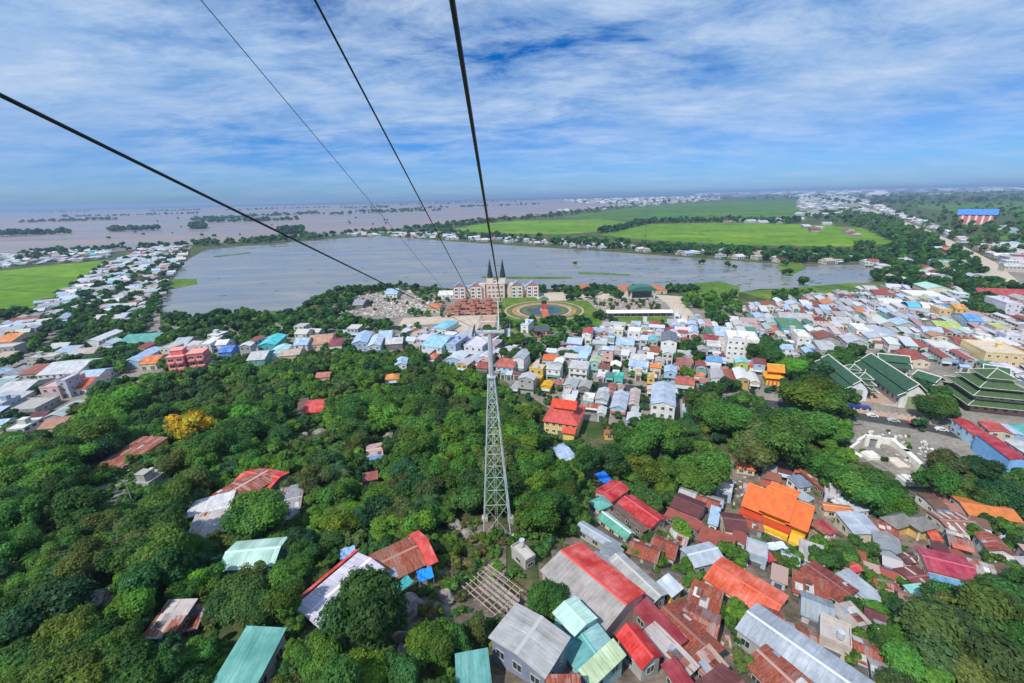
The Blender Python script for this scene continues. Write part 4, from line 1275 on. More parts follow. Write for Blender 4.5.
    (329, 338, 343, 352, 1.5, 'g', (0.24, 0.045, 0.06, .1), w_W, 'maroon roofed white house near the woods', None, None),
    (258, 336, 277, 351, 1.3, 'gp', (0.06, 0.56, 0.62, 0), (0.10, 0.42, 0.50), 'long house with vivid turquoise roof', 'the turquoise roof', None),
    (267, 346, 284, 362, 1.5, 'gp', (0.40, 0.66, 0.74, 0), w_W, 'white house with pale turquoise and white roof', None, None),
    (248, 351, 267, 369, 1.9, 'g', GREYL, (0.12, 0.42, 0.36), 'teal-fronted house with grey roof', None, None),
    (219, 346, 233, 359, 1.5, 'g', (0.06, 0.18, 0.58, 0), (0.10, 0.22, 0.55), 'house with deep blue roof', 'the deep blue roof', None),
    (212, 340, 228, 352, 1.6, 'g', WHT, w_W, 'white house behind the deep blue roof', None, None),
    (200, 338, 213, 354, 2, 'f', WHT, w_W, 'white two-storey cube behind the pink hotel', None, None),
    (241, 343, 253, 357, 2.4, 'gp', WHT, w_G, 'tall narrow white gabled house by the lane', None, None),
    (172, 338, 188, 351, 1.3, 'g', (0.40, 0.45, 0.50, .05), w_G, 'grey gabled shed behind the pink hotel', None, None),
    (279, 349, 301, 362, 1.4, 'g', (0.46, 0.36, 0.29, .3), w_C, 'beige walled long house by the forest edge', None, None),
    (200, 361, 213, 370, 1.0, 'g', BLUEL, w_W, 'light blue low roof right of the pink hotel', None, None),
    (39, 354, 81, 382, 1.6, 'g', (0.52, 0.54, 0.57, .05), w_W, 'broad white warehouse beside the trees', 'the broad white warehouse', None),
    (44, 378, 63, 400, 2.2, 'f', (0.58, 0.4, 0.4), (0.66, 0.46, 0.46), 'pink and white two-storey house below the broad white warehouse', None, None),
    (62, 376, 72, 398, 3.0, 'f', (0.5, 0.5, 0.58), (0.50, 0.50, 0.58), 'narrow lilac grey slab tower', 'the lilac slab tower', None),
    (70, 379, 88, 395, 1.2, 'g', (0.56, 0.10, 0.04, 0), w_W, 'orange-red roofed house beside the lilac slab tower', None, None),
    (74, 371, 98, 386, 1.2, 'g', BLUEL, w_W, 'pale blue roofed house behind the orange-red roof', None, None),
    (-6, 383, 26, 400, 1.2, 'g', GREYL, w_G, 'long white roofed shed at the picture edge', None, None),
    (2, 402, 38, 417, 1.0, 'f', (0.40, 0.39, 0.39), w_G, 'low flat grey building below the long white shed', None, None),
    (46, 406, 66, 424, 1.2, 'gp', (0.42, 0.48, 0.50, .05), w_G, 'greenish grey gabled house at the forest edge', None, None),
    (31, 412, 47, 423, 1.0, 'g', MAR, w_D, 'maroon low roof at the forest edge', None, None),
    (40, 419, 63, 435, 1.1, 'g', (0.42, 0.22, 0.16, .5), w_C, 'rust pink roof at the forest edge', 'the rust pink roof', None),
    (-4, 335, 13, 348, 1.4, 'g', (0.66, 0.22, 0.04, 0), w_C, 'orange roofed house at the picture edge', None, None),
    (86, 332, 101, 350, 2, 'gp', WHT, w_W, 'white steep gabled house among trees', None, None),
    (118, 328, 156, 348, 1.2, 'g', (0.10, 0.34, 0.30, 0), (0.45, 0.60, 0.68), 'large dark teal shed roof with pale blue edge', 'the dark teal shed', None),
    (123, 345, 141, 369, 1.5, 'gp', BLUEL, w_B, 'light blue roofed house below the dark teal shed', None, None),
    (140, 356, 158, 370, 1.3, 'g', (0.64, 0.18, 0.04, 0), w_C, 'orange roofed house beside the pink hotel', None, None),
    (-8, 420, 8, 432, 1.2, 'g', BLUEL, w_W, 'blue roof at the picture edge by the forest', None, None),
]
for t in TOWN:
    x0, y0, x1, y1, st, k, rc, wc, label, short, roof = t
    yw = YAW if x0 > 400 else math.radians(8)
    town(x0, y0, x1, y1, st, k, rc, wc, label, short, yw, roof=roof)
    _p = plane((x0 + x1) / 2, y1, 0)
    CLEAR.append(([(x0 + (x1 - x0) * u, y0 + (y1 - y0) * v) for u, v in ((.3, .3), (.7, .3), (.5, .5), (.5, .7))], proj(_p)[2]))


CLEAR.append(([(128, 474), (138, 475), (148, 474), (158, 472)], 150))
CLEAR.append(([(746, 514), (756, 520), (768, 528), (780, 536), (792, 543), (752, 524), (764, 532), (776, 540)], 135))
CLEAR.append(([(796, 532), (804, 536), (812, 532), (800, 542), (808, 544)], 135))
CLEAR.append(([(960, 432), (972, 440), (985, 452), (1000, 462), (1010, 466)], 200))
CLEAR.append(([(960, 218), (966, 218), (974, 219), (982, 220), (988, 220), (966, 221), (980, 222)], 2400))
CLEAR.append(([(80, 485), (100, 490), (118, 495), (110, 482), (128, 488)], 170))
CLEAR.append(([(176, 421), (184, 424), (192, 424), (202, 422), (188, 431), (180, 430)], 150))
# ------------------------------------------------------------------ cableway: lattice tower, far pylon, ropes
tb = at(497.5, 527)
TB = Vector((tb.x, tb.y, terr(tb.x, tb.y)))
dT = math.hypot(TB.x, TB.y)
d_ = ray(490, 331)
TH = CAMZ + d_.z / math.hypot(d_.x, d_.y) * dT - TB.z          # height of the crossarm above the foot
trot = math.atan2(TB.x, TB.y) * -1.0 - 0.05
tower = thing('cable_car_tower', 'tall galvanised lattice cable car tower rising out of the woods', 'tower', TB, trot, None, 'the lattice tower')
hw0, hw1, HL = 3.0, 0.60, TH * 0.80


def leg_at(sx, sy, z):
    k = z / HL
    w = hw0 + (hw1 - hw0) * k
    return Vector((sx * w, sy * w, z))


for sx in (-1, 1):
    for sy in (-1, 1):
        mb = MB()
        mb.bar(leg_at(sx, sy, -1), leg_at(sx, sy, HL), 0.16, 8, 0.12)
        mb.build('leg', M_STEEL, tower)
        mb = MB()
        mb.box(sx * hw0 - .7, sx * hw0 + .7, sy * hw0 - .7, sy * hw0 + .7, -3, 0.35)
        mb.build('foundation', M_CONC, tower)
lv = [0.0]
z = 0.0
while z < HL - 1.0:
    z += max(2.0, (hw0 + (hw1 - hw0) * z / HL) * 2.7)
    lv.append(min(z, HL))
for (a0, b0), (a1, b1) in zip([(-1, -1), (1, -1), (1, 1), (-1, 1)], [(1, -1), (1, 1), (-1, 1), (-1, -1)]):
    mb = MB()
    for i in range(len(lv) - 1):
        p, q = leg_at(a0, b0, lv[i]), leg_at(a1, b1, lv[i])
        r_, s_ = leg_at(a0, b0, lv[i + 1]), leg_at(a1, b1, lv[i + 1])
        if i:
            mb.bar(p, q, 0.055, 5)
        mb.bar(p, s_, 0.055, 5)
        mb.bar(q, r_, 0.055, 5)
    mb.build('bracing_lattice', M_STEEL, tower)
mb = MB()
mb.bar((0, 0, HL - 2.2), (0, 0, TH), 0.55, 16, 0.42)
mb.box(-.85, .85, -.85, .85, HL - 0.3, HL)
mb.build('mast', M_STEEL, tower, None, True)
mb = MB()
for y in (-.35, .35):
    mb.box(-3.3, 3.3, y - .14, y + .14, TH - .35, TH + .05)
for i in range(9):
    x = -3.2 + i * .8
    mb.box(x - .05, x + .05, -.35, .35, TH - .3, TH - .05)
mb.bar((-3.0, 0, TH - .3), (0, 0, TH - 2.2), .1, 6)
mb.bar((3.0, 0, TH - .3), (0, 0, TH - 2.2), .1, 6)
mb.build('crossarm', M_STEEL, tower)
for sx in (-1, 1):
    mb = MB()
    x = sx * 3.0
    mb.box(x - .09, x + .09, -2.6, 2.6, TH + .15, TH + .45)
    mb.box(x - .2, x + .2, -.4, .4, TH - .1, TH + .2)
    sa = mb.build('sheave_beam', M_STEEL, tower)
    for k in range(6):
        mb = MB()
        y = -2.3 + k * .87
        mb.bar((x - .12, y, TH + .35), (x + .12, y, TH + .35), .34, 14)
        mb.build('sheave', M_DARKM, sa)
    mb = MB()
    mb.box(x + sx * .35, x + sx * .95, -2.5, 2.5, TH - .42, TH - .36)
    for y in (-2.5, -1.25, 0, 1.25, 2.5):
        mb.bar((x + sx * .95, y, TH - .4), (x + sx * .95, y, TH + .7), .035, 5)
    for zz_ in (.2, .7):
        mb.bar((x + sx * .95, -2.5, TH + zz_), (x + sx * .95, 2.5, TH + zz_), .03, 5)
    mb.build('catwalk', M_STEEL, tower)
mb = MB()
for x in (-.22, .22):
    mb.bar((x, -hw0 - .1, 0), (x, -.65, HL), .03, 5)
    mb.bar((x, -.6, HL), (x, -.55, TH - .6), .03, 5)
for i in range(int(TH / .6) - 2):
    zc = .5 + i * .6
    yy = -hw0 - .1 + (hw0 - .55) * zc / HL if zc < HL else -.58
    mb.bar((-.22, yy, zc), (.22, yy, zc), .025, 4)
mb.build('ladder', M_STEEL, tower)
mb = MB()
for x in (-1.6, 1.6):
    mb.bar((x, 0, TH), (x, 0, TH + 1.9), .09, 6)
mb.bar((-1.6, 0, TH + 1.9), (1.6, 0, TH + 1.9), .08, 6)
mb.build('lifting_frame', M_STEEL, tower)
FOOTPRINTS.append((TB.x, TB.y, 4.0, 4.0, 0))


def T_(x, y, z):
    return tower.matrix_basis @ Vector((x, y, z))


tower_m = Matrix.Translation(TB) @ Matrix.Rotation(trot, 4, 'Z')
SAD_L, SAD_R = tower_m @ Vector((-3.0, 0, TH + .75)), tower_m @ Vector((3.0, 0, TH + .75))
MID = tower_m @ Vector((-1.0, 0, TH + 1.95))
PYB = plane(499, 333, 0)
_dp = math.hypot(PYB.x, PYB.y)
_dr = ray(497.5, 301)
PYH = CAMZ + _dr.z / math.hypot(_dr.x, _dr.y) * _dp
pyl = thing('cable_car_pylon', 'slim white tubular cable car pylon beyond the lattice tower, before the twin-spired hotel', 'pylon', PYB, 0.05)
mb = MB()
mb.bar((0, 0, 0), (0, 0, PYH), 0.65, 14, 0.38)
mb.build('mast', M_WHITE, pyl, None, True)
mb = MB()
mb.box(-3.4, 3.4, -.3, .3, PYH - .6, PYH)
mb.build('crossarm', M_STEEL, pyl)
for sx in (-1, 1):
    mb = MB()
    mb.box(sx * 3.0 - .2, sx * 3.0 + .2, -2.4, 2.4, PYH, PYH + .5)
    mb.build('sheave_beam', M_STEEL, pyl)


def near(px, py, y):
    d = ray(px, py)
    return CAM + d * (y / d.y)


def rope(name, label, pts, r, m=M_DARKM, sag=0.0):
    v = []
    for a, b in zip(pts, pts[1:]):
        n = 14
        for i in range(n + (1 if b is pts[-1] else 0)):
            t = i / n
            p = a.lerp(b, t)
            v.append(Vector((p.x, p.y, p.z - sag * 4 * t * (1 - t) * (b - a).length * .01)))
    mb = MB()
    n = 7
    rings = []
    for i, p in enumerate(v):
        d = (v[min(i + 1, len(v) - 1)] - v[max(i - 1, 0)]).normalized()
        e = d.cross(Vector((0, 0, 1))).normalized()
        g = e.cross(d)
        rings.append([p + (e * math.cos(2 * PI * q / n) + g * math.sin(2 * PI * q / n)) * r for q in range(n)])
    for a, b in zip(rings, rings[1:]):
        for q in range(n):
            mb.poly([a[q], a[(q + 1) % n], b[(q + 1) % n], b[q]])
    o = mb.build(name, m, None, None, True)
    tag(o, label, 'rope')
    reg(o, 'rope', pts[0], label)
    return o


def back(p, q, k):
    return p + (p - q).normalized() * k


N1, N2, N3, N4 = near(452, 0, 5.6), near(0, 95, 6.2), near(315, 0, 13), near(201, 0, 15)
py_l, py_r = PYB + Vector((-3.0, 0, PYH + .7)), PYB + Vector((3.0, 0, PYH + .7))
rope('haul_rope', 'thick dark haul rope overhead running down to the tower beside the mast', [back(N1, SAD_R, 12), N1, SAD_R, py_r], 0.034)
rope('haul_rope', 'dark haul rope of the opposite track, lowest and farthest left of the ropes', [back(N2, SAD_L, 12), N2, SAD_L, py_l], 0.030)
rope('signal_cable', 'thin dark cable between the overhead haul rope and the faint wire', [back(N3, MID, 10), N3, MID], 0.032)
M_WIRE = simple('bare_wire', (0.30, 0.36, 0.45), 0.5, 0.2)
rope('guard_wire', 'faint hair-thin wire crossing the sky farthest up on its way to the tower', [back(N4, SAD_L, 10), N4, SAD_L + Vector((0, 0, .6))], 0.016, M_WIRE)


# ------------------------------------------------------------------ twin-spired hotel by the lake
def local(o_pos, rz, lx, ly, lz=0):
    return Vector((o_pos[0] + math.cos(rz) * lx - math.sin(rz) * ly, o_pos[1] + math.sin(rz) * lx + math.cos(rz) * ly, o_pos[2] + lz))


hb = plane(496, 297.5, 0)
hsc = FPX / proj(hb)[2]
HW = 85 / hsc
hotel = thing('lakeside_hotel', 'long white and brick hotel with twin green spires on the lake shore', 'hotel', hb, -0.02, None, 'the twin-spired hotel')
WHc, BRc, GRc = (0.74, 0.70, 0.66), (0.46, 0.19, 0.14), (0.022, 0.066, 0.056, 0)
u = HW / 85.0
BODY = MB()
BODY.box(-42 * u, 42 * u, 3, 12, 0, 10.0)
BODY.build('link_block', M_WALL, hotel, WHc)
rb = roof_mb('gable', 84 * u, 9, 10.0, 2.5, 0.3)
o = rb.build('link_roof', M_METAL, hotel, (0.30, 0.34, 0.42, 0))
o.location = (0, 7.5, 0)
for cx_ in (-36, -19.5, 21, 36.5):
    x = cx_ * u
    wv = 12.5 * u
    wm = wall_mb('gable', 13, wv, 11.5, 4.8, 0.3)
    w_ = wm.build('wing', M_WALL, hotel, WHc)
    w_.location, w_.rotation_euler = (x, 4.0, 0), (0, 0, PI / 2)
    rr_ = roof_mb('gable', 13, wv, 11.5, 4.8, 0.5).build('wing_roof', M_METAL, hotel, (0.30, 0.36, 0.46, 0))
    rr_.location, rr_.rotation_euler = (x, 4.0, 0), (0, 0, PI / 2)
    mb = MB()
    mb.poly([(x - wv * .42, -2.55, 12.0), (x + wv * .42, -2.55, 12.0), (x, -2.55, 15.6)])
    for k in (-.46, 0, .46):
        mb.box(x + k * wv - .35, x + k * wv + .35, -2.62, -2.5, 0.5, 11.4)
    mb.build('brick_trim', M_WALL, hotel, BRc)
    for f in range(3):
        for s in (-.24, .24):
            ow = link('window', WIN_W, hotel)
            ow.location = (x + s * wv, -2.52, 2.2 + f * 3.6)
            ow.scale = (3.4, 1, 2.6)
mb = MB()
mb.box(-9 * u, 9 * u, -4, 12, 0, 15)
mb.build('centre_block', M_WALL, hotel, (0.70, 0.52, 0.44))
mb = MB()
mb.box(-9.4 * u, 9.4 * u, -4.3, 12.3, 15, 15.8)
mb.box(-9.4 * u, 9.4 * u, -4.3, -3.9, 7.4, 8.0)
mb.build('cornice', M_WALL, hotel, WHc)
for x in (-6, -2, 2, 6):
    for f in range(3):
        ow = link('window', WIN_W, hotel)
        ow.location = (x * u, -4.02, 2.6 + f * 4.4)
        ow.scale = (2.4, 1, 2.8)
for x in (-9.5, 3.5):
    pass
for x in (-5.2, 7.2):
    mb = MB()
    mb.box((x - 3.4) * u, (x + 3.4) * u, -3.6, 4.0, 15.8, 21)
    mb.build('spire_base', M_WALL, hotel, (0.66, 0.42, 0.33))
    mb = MB()
    mb.box((x - 2.6) * u, (x + 2.6) * u, -3.72, -3.58, 16.4, 20.4)
    mb.build('white_panel', M_WALL, hotel, WHc)
    mb = MB()
    mb.cyl((x * u, .2), 3.1 * u, 21, 40, 8, 0.12)
    mb.build('spire', M_METAL, hotel, GRc)
for x in (-13.5, 14.5):
    mb = MB()
    mb.box((x - 3) * u, (x + 3) * u, -1, 6, 0, 14.5)
    mb.build('stair_tower', M_WALL, hotel, (0.70, 0.55, 0.48))
FOOTPRINTS.append((hb.x, hb.y + 4, HW / 2, 9, 0))

# low white building beside the hotel
town(437, 291, 455, 299, 1.2, 'g', WHT, w_W, 'low white shed building beside the twin-spired hotel', None, 0)
town(384, 289, 398, 298, 1.3, 'g', BLUEL, w_W, 'pale blue roof beyond the rubble field', None, 0)
town(352, 300, 364, 309, 1.2, 'g', (0.3, 0.3, 0.36, 0), w_D, 'dark slate roof at the rubble field edge', None, 0)
town(428, 303, 441, 313, 1.5, 'h', (0.6, 0.2, 0.1, 0), w_C, 'orange tiled pavilion by the rubble field', 'the orange pavilion', 0, roof='tile')
town(578, 284, 594, 293, 1.2, 'h', (0.55, 0.16, 0.07, 0), w_C, 'orange roofed hall in the grove right of the hotel', None, 0, roof='tile')
town(622, 284, 638, 294, 1.3, 'h', (0.55, 0.16, 0.07, 0), w_C, 'orange roofed hall behind the green stage', None, 0, roof='tile')
town(652, 284, 668, 294, 1.2, 'h', (0.55, 0.18, 0.08, 0), w_C, 'orange roofed hall to the right of the green stage', None, 0, roof='tile')

# tiled pergola terraces in front of the hotel
for i, (xa, ya, xb, yb) in enumerate([(456, 302, 497, 301), (448, 307, 498, 305.5), (446, 312.5, 500, 311)]):
    a, b = plane(xa, ya, 3), plane(xb, yb, 3)
    mid = (a + b) / 2
    rz = math.atan2(b.y - a.y, b.x - a.x)
    L = (b - a).length
    p = thing('pergola', ['top tiled pergola terrace below the twin-spired hotel', 'middle tiled pergola terrace below the twin-spired hotel',
                          'bottom tiled pergola terrace nearest the pale plaza'][i], 'pergola', (mid.x, mid.y, 0), rz)
    roof_mb('gable', L, 6, 3.4, 1.5, .3).build('roof', M_TILE, p, (0.36, 0.13, 0.085))
    n = 7
    for k in range(n):
        mb = MB()
        x = -L / 2 + (k + .5) * L / n
        mb.box(x - .3, x + .3, -2.8, -2.2, 0, 3.3)
        mb.build('post', M_WALL, p, (0.55, 0.25, 0.16))
    for k in (0.2, 0.5, 0.8):
        mb = MB()
        x = -L / 2 + k * L
        mb.box(x - 2, x + 2, -3.4, 3.4, 0, 5.2)
        mb.build('gatehouse', M_WALL, p, (0.42, 0.22, 0.16))
        o = roof_mb('hip', 5, 7, 5.2, 1.6, .4).build('gatehouse_roof', M_TILE, p, (0.36, 0.13, 0.085))
        o.location = (x, 0, 0)
    FOOTPRINTS.append((mid.x, mid.y, L / 2, 4, rz))

# round garden with its red pillar
gc = plane(544, 310.5, 0)
gs = FPX / proj(gc)[2]


def disc(name, r, z, m, r0=0.0, n=72):
    mb = MB()
    for i in range(n):
        a, b = 2 * PI * i / n, 2 * PI * (i + 1) / n
        if r0:
            mb.poly([(gc.x + r0 * math.cos(a), gc.y + r0 * math.sin(a), z), (gc.x + r * math.cos(a), gc.y + r * math.sin(a), z),
                     (gc.x + r * math.cos(b), gc.y + r * math.sin(b), z), (gc.x + r0 * math.cos(b), gc.y + r0 * math.sin(b), z)])
        else:
            mb.poly([(gc.x, gc.y, z), (gc.x + r * math.cos(a), gc.y + r * math.sin(a), z), (gc.x + r * math.cos(b), gc.y + r * math.sin(b), z)])
    return struct(mb.build(name, m))


RG = 40 / gs
M_GLAWN = ground_mat('garden_lawn', [(0.3, (0.07, 0.12, 0.03)), (0.7, (0.17, 0.17, 0.07))], 0.1, 8)
M_FLOW = ground_mat('yellow_flower_bed', [(0.35, (0.10, 0.17, 0.03)), (0.5, (0.38, 0.27, 0.10)), (0.65, (0.42, 0.20, 0.14))], 0.25, 8)
disc('garden_lawn', RG, 0.25, M_GLAWN)
disc('garden_path', RG * 0.99, 0.30, M_PINK, RG * 0.94)
disc('garden_path', RG * 0.80, 0.30, M_FLOW, RG * 0.72)
disc('garden_path', RG * 0.70, 0.34, M_PINK, RG * 0.62)
disc('garden_pond', RG * 0.60, 0.36, M_POND)
disc('garden_path', RG * 0.56, 0.40, M_GLAWN, RG * 0.44)
mon = thing('garden_monument', 'red pillar monument with green roof in the middle of the round garden', 'monument', gc, 0, None, 'the round garden')
mb = MB()
mb.box(-3.4, 3.4, -3.4, 3.4, 0, 1.2)
mb.build('plinth', M_WALL, mon, (0.5, 0.4, 0.34))
mb = MB()
mb.box(-2.3, 2.3, -2.3, 2.3, 1.2, 11)
mb.build('pillar', M_WALL, mon, (0.52, 0.10, 0.07))
mb = MB()
mb.box(-3.0, 3.0, -RG * .66, -3.4, 0.1, 0.9)
mb.build('causeway', M_WALL, mon, (0.50, 0.13, 0.08))
roof_mb('hip', 7, 7, 11, 2.6, .8).build('roof', M_TILE, mon, (0.05, 0.20, 0.10))
FOOTPRINTS.append((gc.x, gc.y, RG * .8, RG * .8, 0))

gb = plane(542, 338, 0)
gate = thing('temple_gate', 'small red gate with a dark tiled roof below the round garden', 'gate', gb, -0.05, None, 'the red gate')
for x in (-4.2, -1.6, 1.6, 4.2):
    mb = MB()
    mb.box(x - .45, x + .45, -.45, .45, 0, 7)
    mb.build('post', M_WALL, gate, (0.52, 0.09, 0.06))
mb = MB()
mb.box(-5, 5, -.6, .6, 5.2, 6.6)
mb.build('lintel', M_WALL, gate, (0.55, 0.12, 0.07))
roof_mb('gable', 10, 3, 7, 2.2, .7).build('roof', M_TILE, gate, (0.08, 0.10, 0.14))
FOOTPRINTS.append((gb.x, gb.y, 6, 2, 0))

# marquee, stage, school-like far hall
a, b = plane(606, 315.5, 0), plane(671, 315.0, 0)
mq = thing('marquee', 'very long white marquee tent on the parade ground', 'tent', ((a + b) / 2)[:], math.atan2(b.y - a.y, b.x - a.x), None, 'the long marquee')
L = (b - a).length
roof_mb('gable', L, 9, 3.4, 1.4, .2).build('canopy', M_WHITE, mq)
for i in range(12):
    for s in (-1, 1):
        mb = MB()
        x = -L / 2 + i * L / 11
        mb.bar((x, s * 4.2, 0), (x, s * 4.2, 3.3), .09, 6)
        mb.build('pole', M_STEEL, mq)
FOOTPRINTS.append(((a.x + b.x) / 2, (a.y + b.y) / 2, L / 2, 6, 0))
sb = plane(641, 298.5, 0)
stg = thing('open_stage', 'open air stage with an arched dark green roof by the lake', 'stage', sb, 0, None, 'the green stage')
mb = MB()
mb.box(-12, 12, -6, 6, 0, 1.2)
mb.build('platform', M_CONC, stg)
mb = MB()
mb.box(-12, 12, 5, 6, 1.2, 9)
mb.build('back_wall', M_WALL, stg, (0.28, 0.22, 0.24))
for x in (-11.5, 11.5):
    mb = MB()
    mb.box(x - .6, x + .6, -5.5, -4.3, 1.2, 9)
    mb.build('post', M_WALL, stg, (0.62, 0.60, 0.50))
mb = MB()
n = 12
for i in range(n):
    t0, t1 = PI * i / n, PI * (i + 1) / n
    p0, p1 = (-13.5 * math.cos(t0), 9 + 4.2 * math.sin(t0)), (-13.5 * math.cos(t1), 9 + 4.2 * math.sin(t1))
    mb.poly([(p0[0], -7, p0[1]), (p1[0], -7, p1[1]), (p1[0], 7, p1[1]), (p0[0], 7, p0[1])])
    mb.poly([(p0[0], -7, 9), (p1[0], -7, 9), (p1[0], -7, p1[1]), (p0[0], -7, p0[1])])
mb.build('roof', M_METAL, stg, (0.05, 0.20, 0.14, 0))
FOOTPRINTS.append((sb.x, sb.y, 14, 8, 0))

eb = plane(974, 224.5, 0)
es = FPX / proj(eb)[2]
ex = thing('exhibition_hall', 'distant blue-roofed exhibition hall with a red and white striped front', 'hall', eb, -0.80, None, 'the blue-roofed exhibition hall')
ew = 24 / es
mb = MB()
mb.box(-ew / 2, ew / 2, 0, ew * .5, 0, 27)
mb.build('wall', M_WALL, ex, (0.62, 0.16, 0.16))
for i in range(5):
    mb = MB()
    x = -ew / 2 + (i + .5) * ew / 5
    mb.box(x - ew * .035, x + ew * .035, -.8, -.1, 0, 25)
    mb.build('front_panel', M_WALL, ex, (0.72, 0.70, 0.68))
exr = roof_mb('gable', ew * 1.1, ew * .6, 27, 12, 3).build('roof', M_METAL, ex, (0.03, 0.22, 0.68, 0))
exr.location = (0, ew * .31, 0)
FOOTPRINTS.append((eb.x, eb.y + 30, ew * .6, ew * .35, 0))


# ------------------------------------------------------------------ temples
def trim_bar(root, a, b, r=0.16, col=(0.72, 0.70, 0.64)):
    mb = MB()
    mb.bar(a, b, r, 6)
    return mb.build('ridge_trim', M_WALL, root, col)


def temple_hall(name, label, p1, p2, zr, Wd, he, col, wc, short=None, tiers=True, cat='temple', endcol=None):
    """long ridge-roofed hall with a second, lower roof tier; p1-p2 are the pixels of its ridge"""
    a, b = plane(p1[0], p1[1], zr), plane(p2[0], p2[1], zr)
    d = b - a
    L = d.length
    rz = math.atan2(d.y, d.x)
    pos = Vector(((a.x + b.x) / 2, (a.y + b.y) / 2, 0))
    t = thing(name, label, cat, pos, rz, None, short)
    wall_mb('gable', L - 1, Wd * .82, he, zr - he - .5, .3).build('wall', M_WALL, t, wc)
    if tiers:
        k = (zr - he) / (Wd / 2)
        roof_mb('gable', L, Wd * .58, zr - k * Wd * .29 + .35, k * Wd * .29, .3).build('roof', M_TILE, t, col)
        for s in (-1, 1):
            mb = MB()
            y0, y1 = s * Wd * .30, s * Wd * .56
            z0, z1 = zr - k * Wd * .30 - .45, he - .3
            p = [(-L / 2 - .6, y1, z1), (L / 2 + .6, y1, z1), (L / 2 + .6, y0, z0), (-L / 2 - .6, y0, z0)]
            uv = [(0, 0), (L, 0), (L, 4), (0, 4)]
            q = [(x, y, z - .15) for x, y, z in p]
            mb.poly(p if s < 0 else p[::-1], 0, uv if s < 0 else uv[::-1])
            mb.poly(q[::-1] if s < 0 else q, 0)
            mb.build('lower_roof', M_TILE, t, (col[0] * .9, col[1] * .9, col[2] * .9))
    else:
        roof_mb('gable', L, Wd, he, zr - he, .6).build('roof', M_TILE, t, col)
    trim_bar(t, (-L / 2 - .3, 0, zr + .45), (L / 2 + .3, 0, zr + .45), .3)
    for s in (-1, 1):
        x = s * (L / 2 + .25)
        kk = (zr - he) / (Wd / 2)
        for e in (-1, 1):
            trim_bar(t, (x, 0, zr + .45), (x, e * Wd * .29, zr - kk * Wd * .29 + .5), .2)
            trim_bar(t, (x, e * Wd * .31, zr - kk * Wd * .30 - .2), (x, e * Wd * .56, he), .2)
        mb = MB()
        mb.box(s * (L / 2 - .5) - .12, s * (L / 2 - .5) + .12, -Wd * .2, Wd * .2, .3, he - .4)
        mb.build('end_panel', M_WALL, t, endcol or (0.30, 0.36, 0.22))
    n = max(3, int(L / 4))
    for s in (-1, 1):
        ang = 0 if s < 0 else PI
        nx_, ny_ = math.sin(ang + rz), -math.cos(ang + rz)
        if (CAM.x - pos.x) * nx_ + (CAM.y - pos.y) * ny_ < 0:
            continue
        for i in range(n):
            o = link('window', WIN, t)
            o.location = (-L / 2 + (i + .5) * L / n, s * Wd * .412, he * .5)
            o.rotation_euler = (0, 0, ang)
            o.scale = (1.5, 1, 2.0)
    FOOTPRINTS.append((pos.x, pos.y, L / 2, Wd / 2 + 1, rz))
    return t


GT, GT2 = (0.045, 0.115, 0.07), (0.070, 0.125, 0.05)
temple_hall('temple_hall', 'long green-tiled temple hall with white side wall under the grove', (828, 355), (861, 381), 11.0, 10.5, 6.5, GT, (0.66, 0.68, 0.72), 'the first green temple hall')
temple_hall('temple_hall', 'larger long green-tiled temple hall behind the tiered gate towers', (871, 354), (919, 385), 12.5, 13, 6.5, GT, (0.70, 0.70, 0.68), 'the larger green temple hall')
temple_hall('temple_hall', 'green-tiled cross hall behind the larger green temple hall', (878, 354), (909, 357), 10.5, 13, 6.0, GT, (0.66, 0.62, 0.52))
temple_hall('temple_hall', 'low green-tiled hall between the dark tree and the big tiered pagoda', (918, 371), (941, 378), 9.5, 13, 5.5, GT, (0.60, 0.55, 0.45))
temple_hall('temple_hall', 'green-tiled hall behind the big tiered pagoda', (984, 365), (1010, 369), 11.0, 15, 6.0, GT, (0.62, 0.58, 0.48), None)
temple_hall('temple_hall', 'green-tiled side hall cut by the picture edge, right of the big tiered pagoda', (1008, 384), (1040, 396), 9.0, 14, 5.0, GT, (0.62, 0.58, 0.48))
temple_hall('temple_hall', 'plain small green-tiled hall beside the tiered gate towers', (840, 366), (856, 369), 7.0, 9, 4.5, GT, (0.66, 0.62, 0.52), None, False)


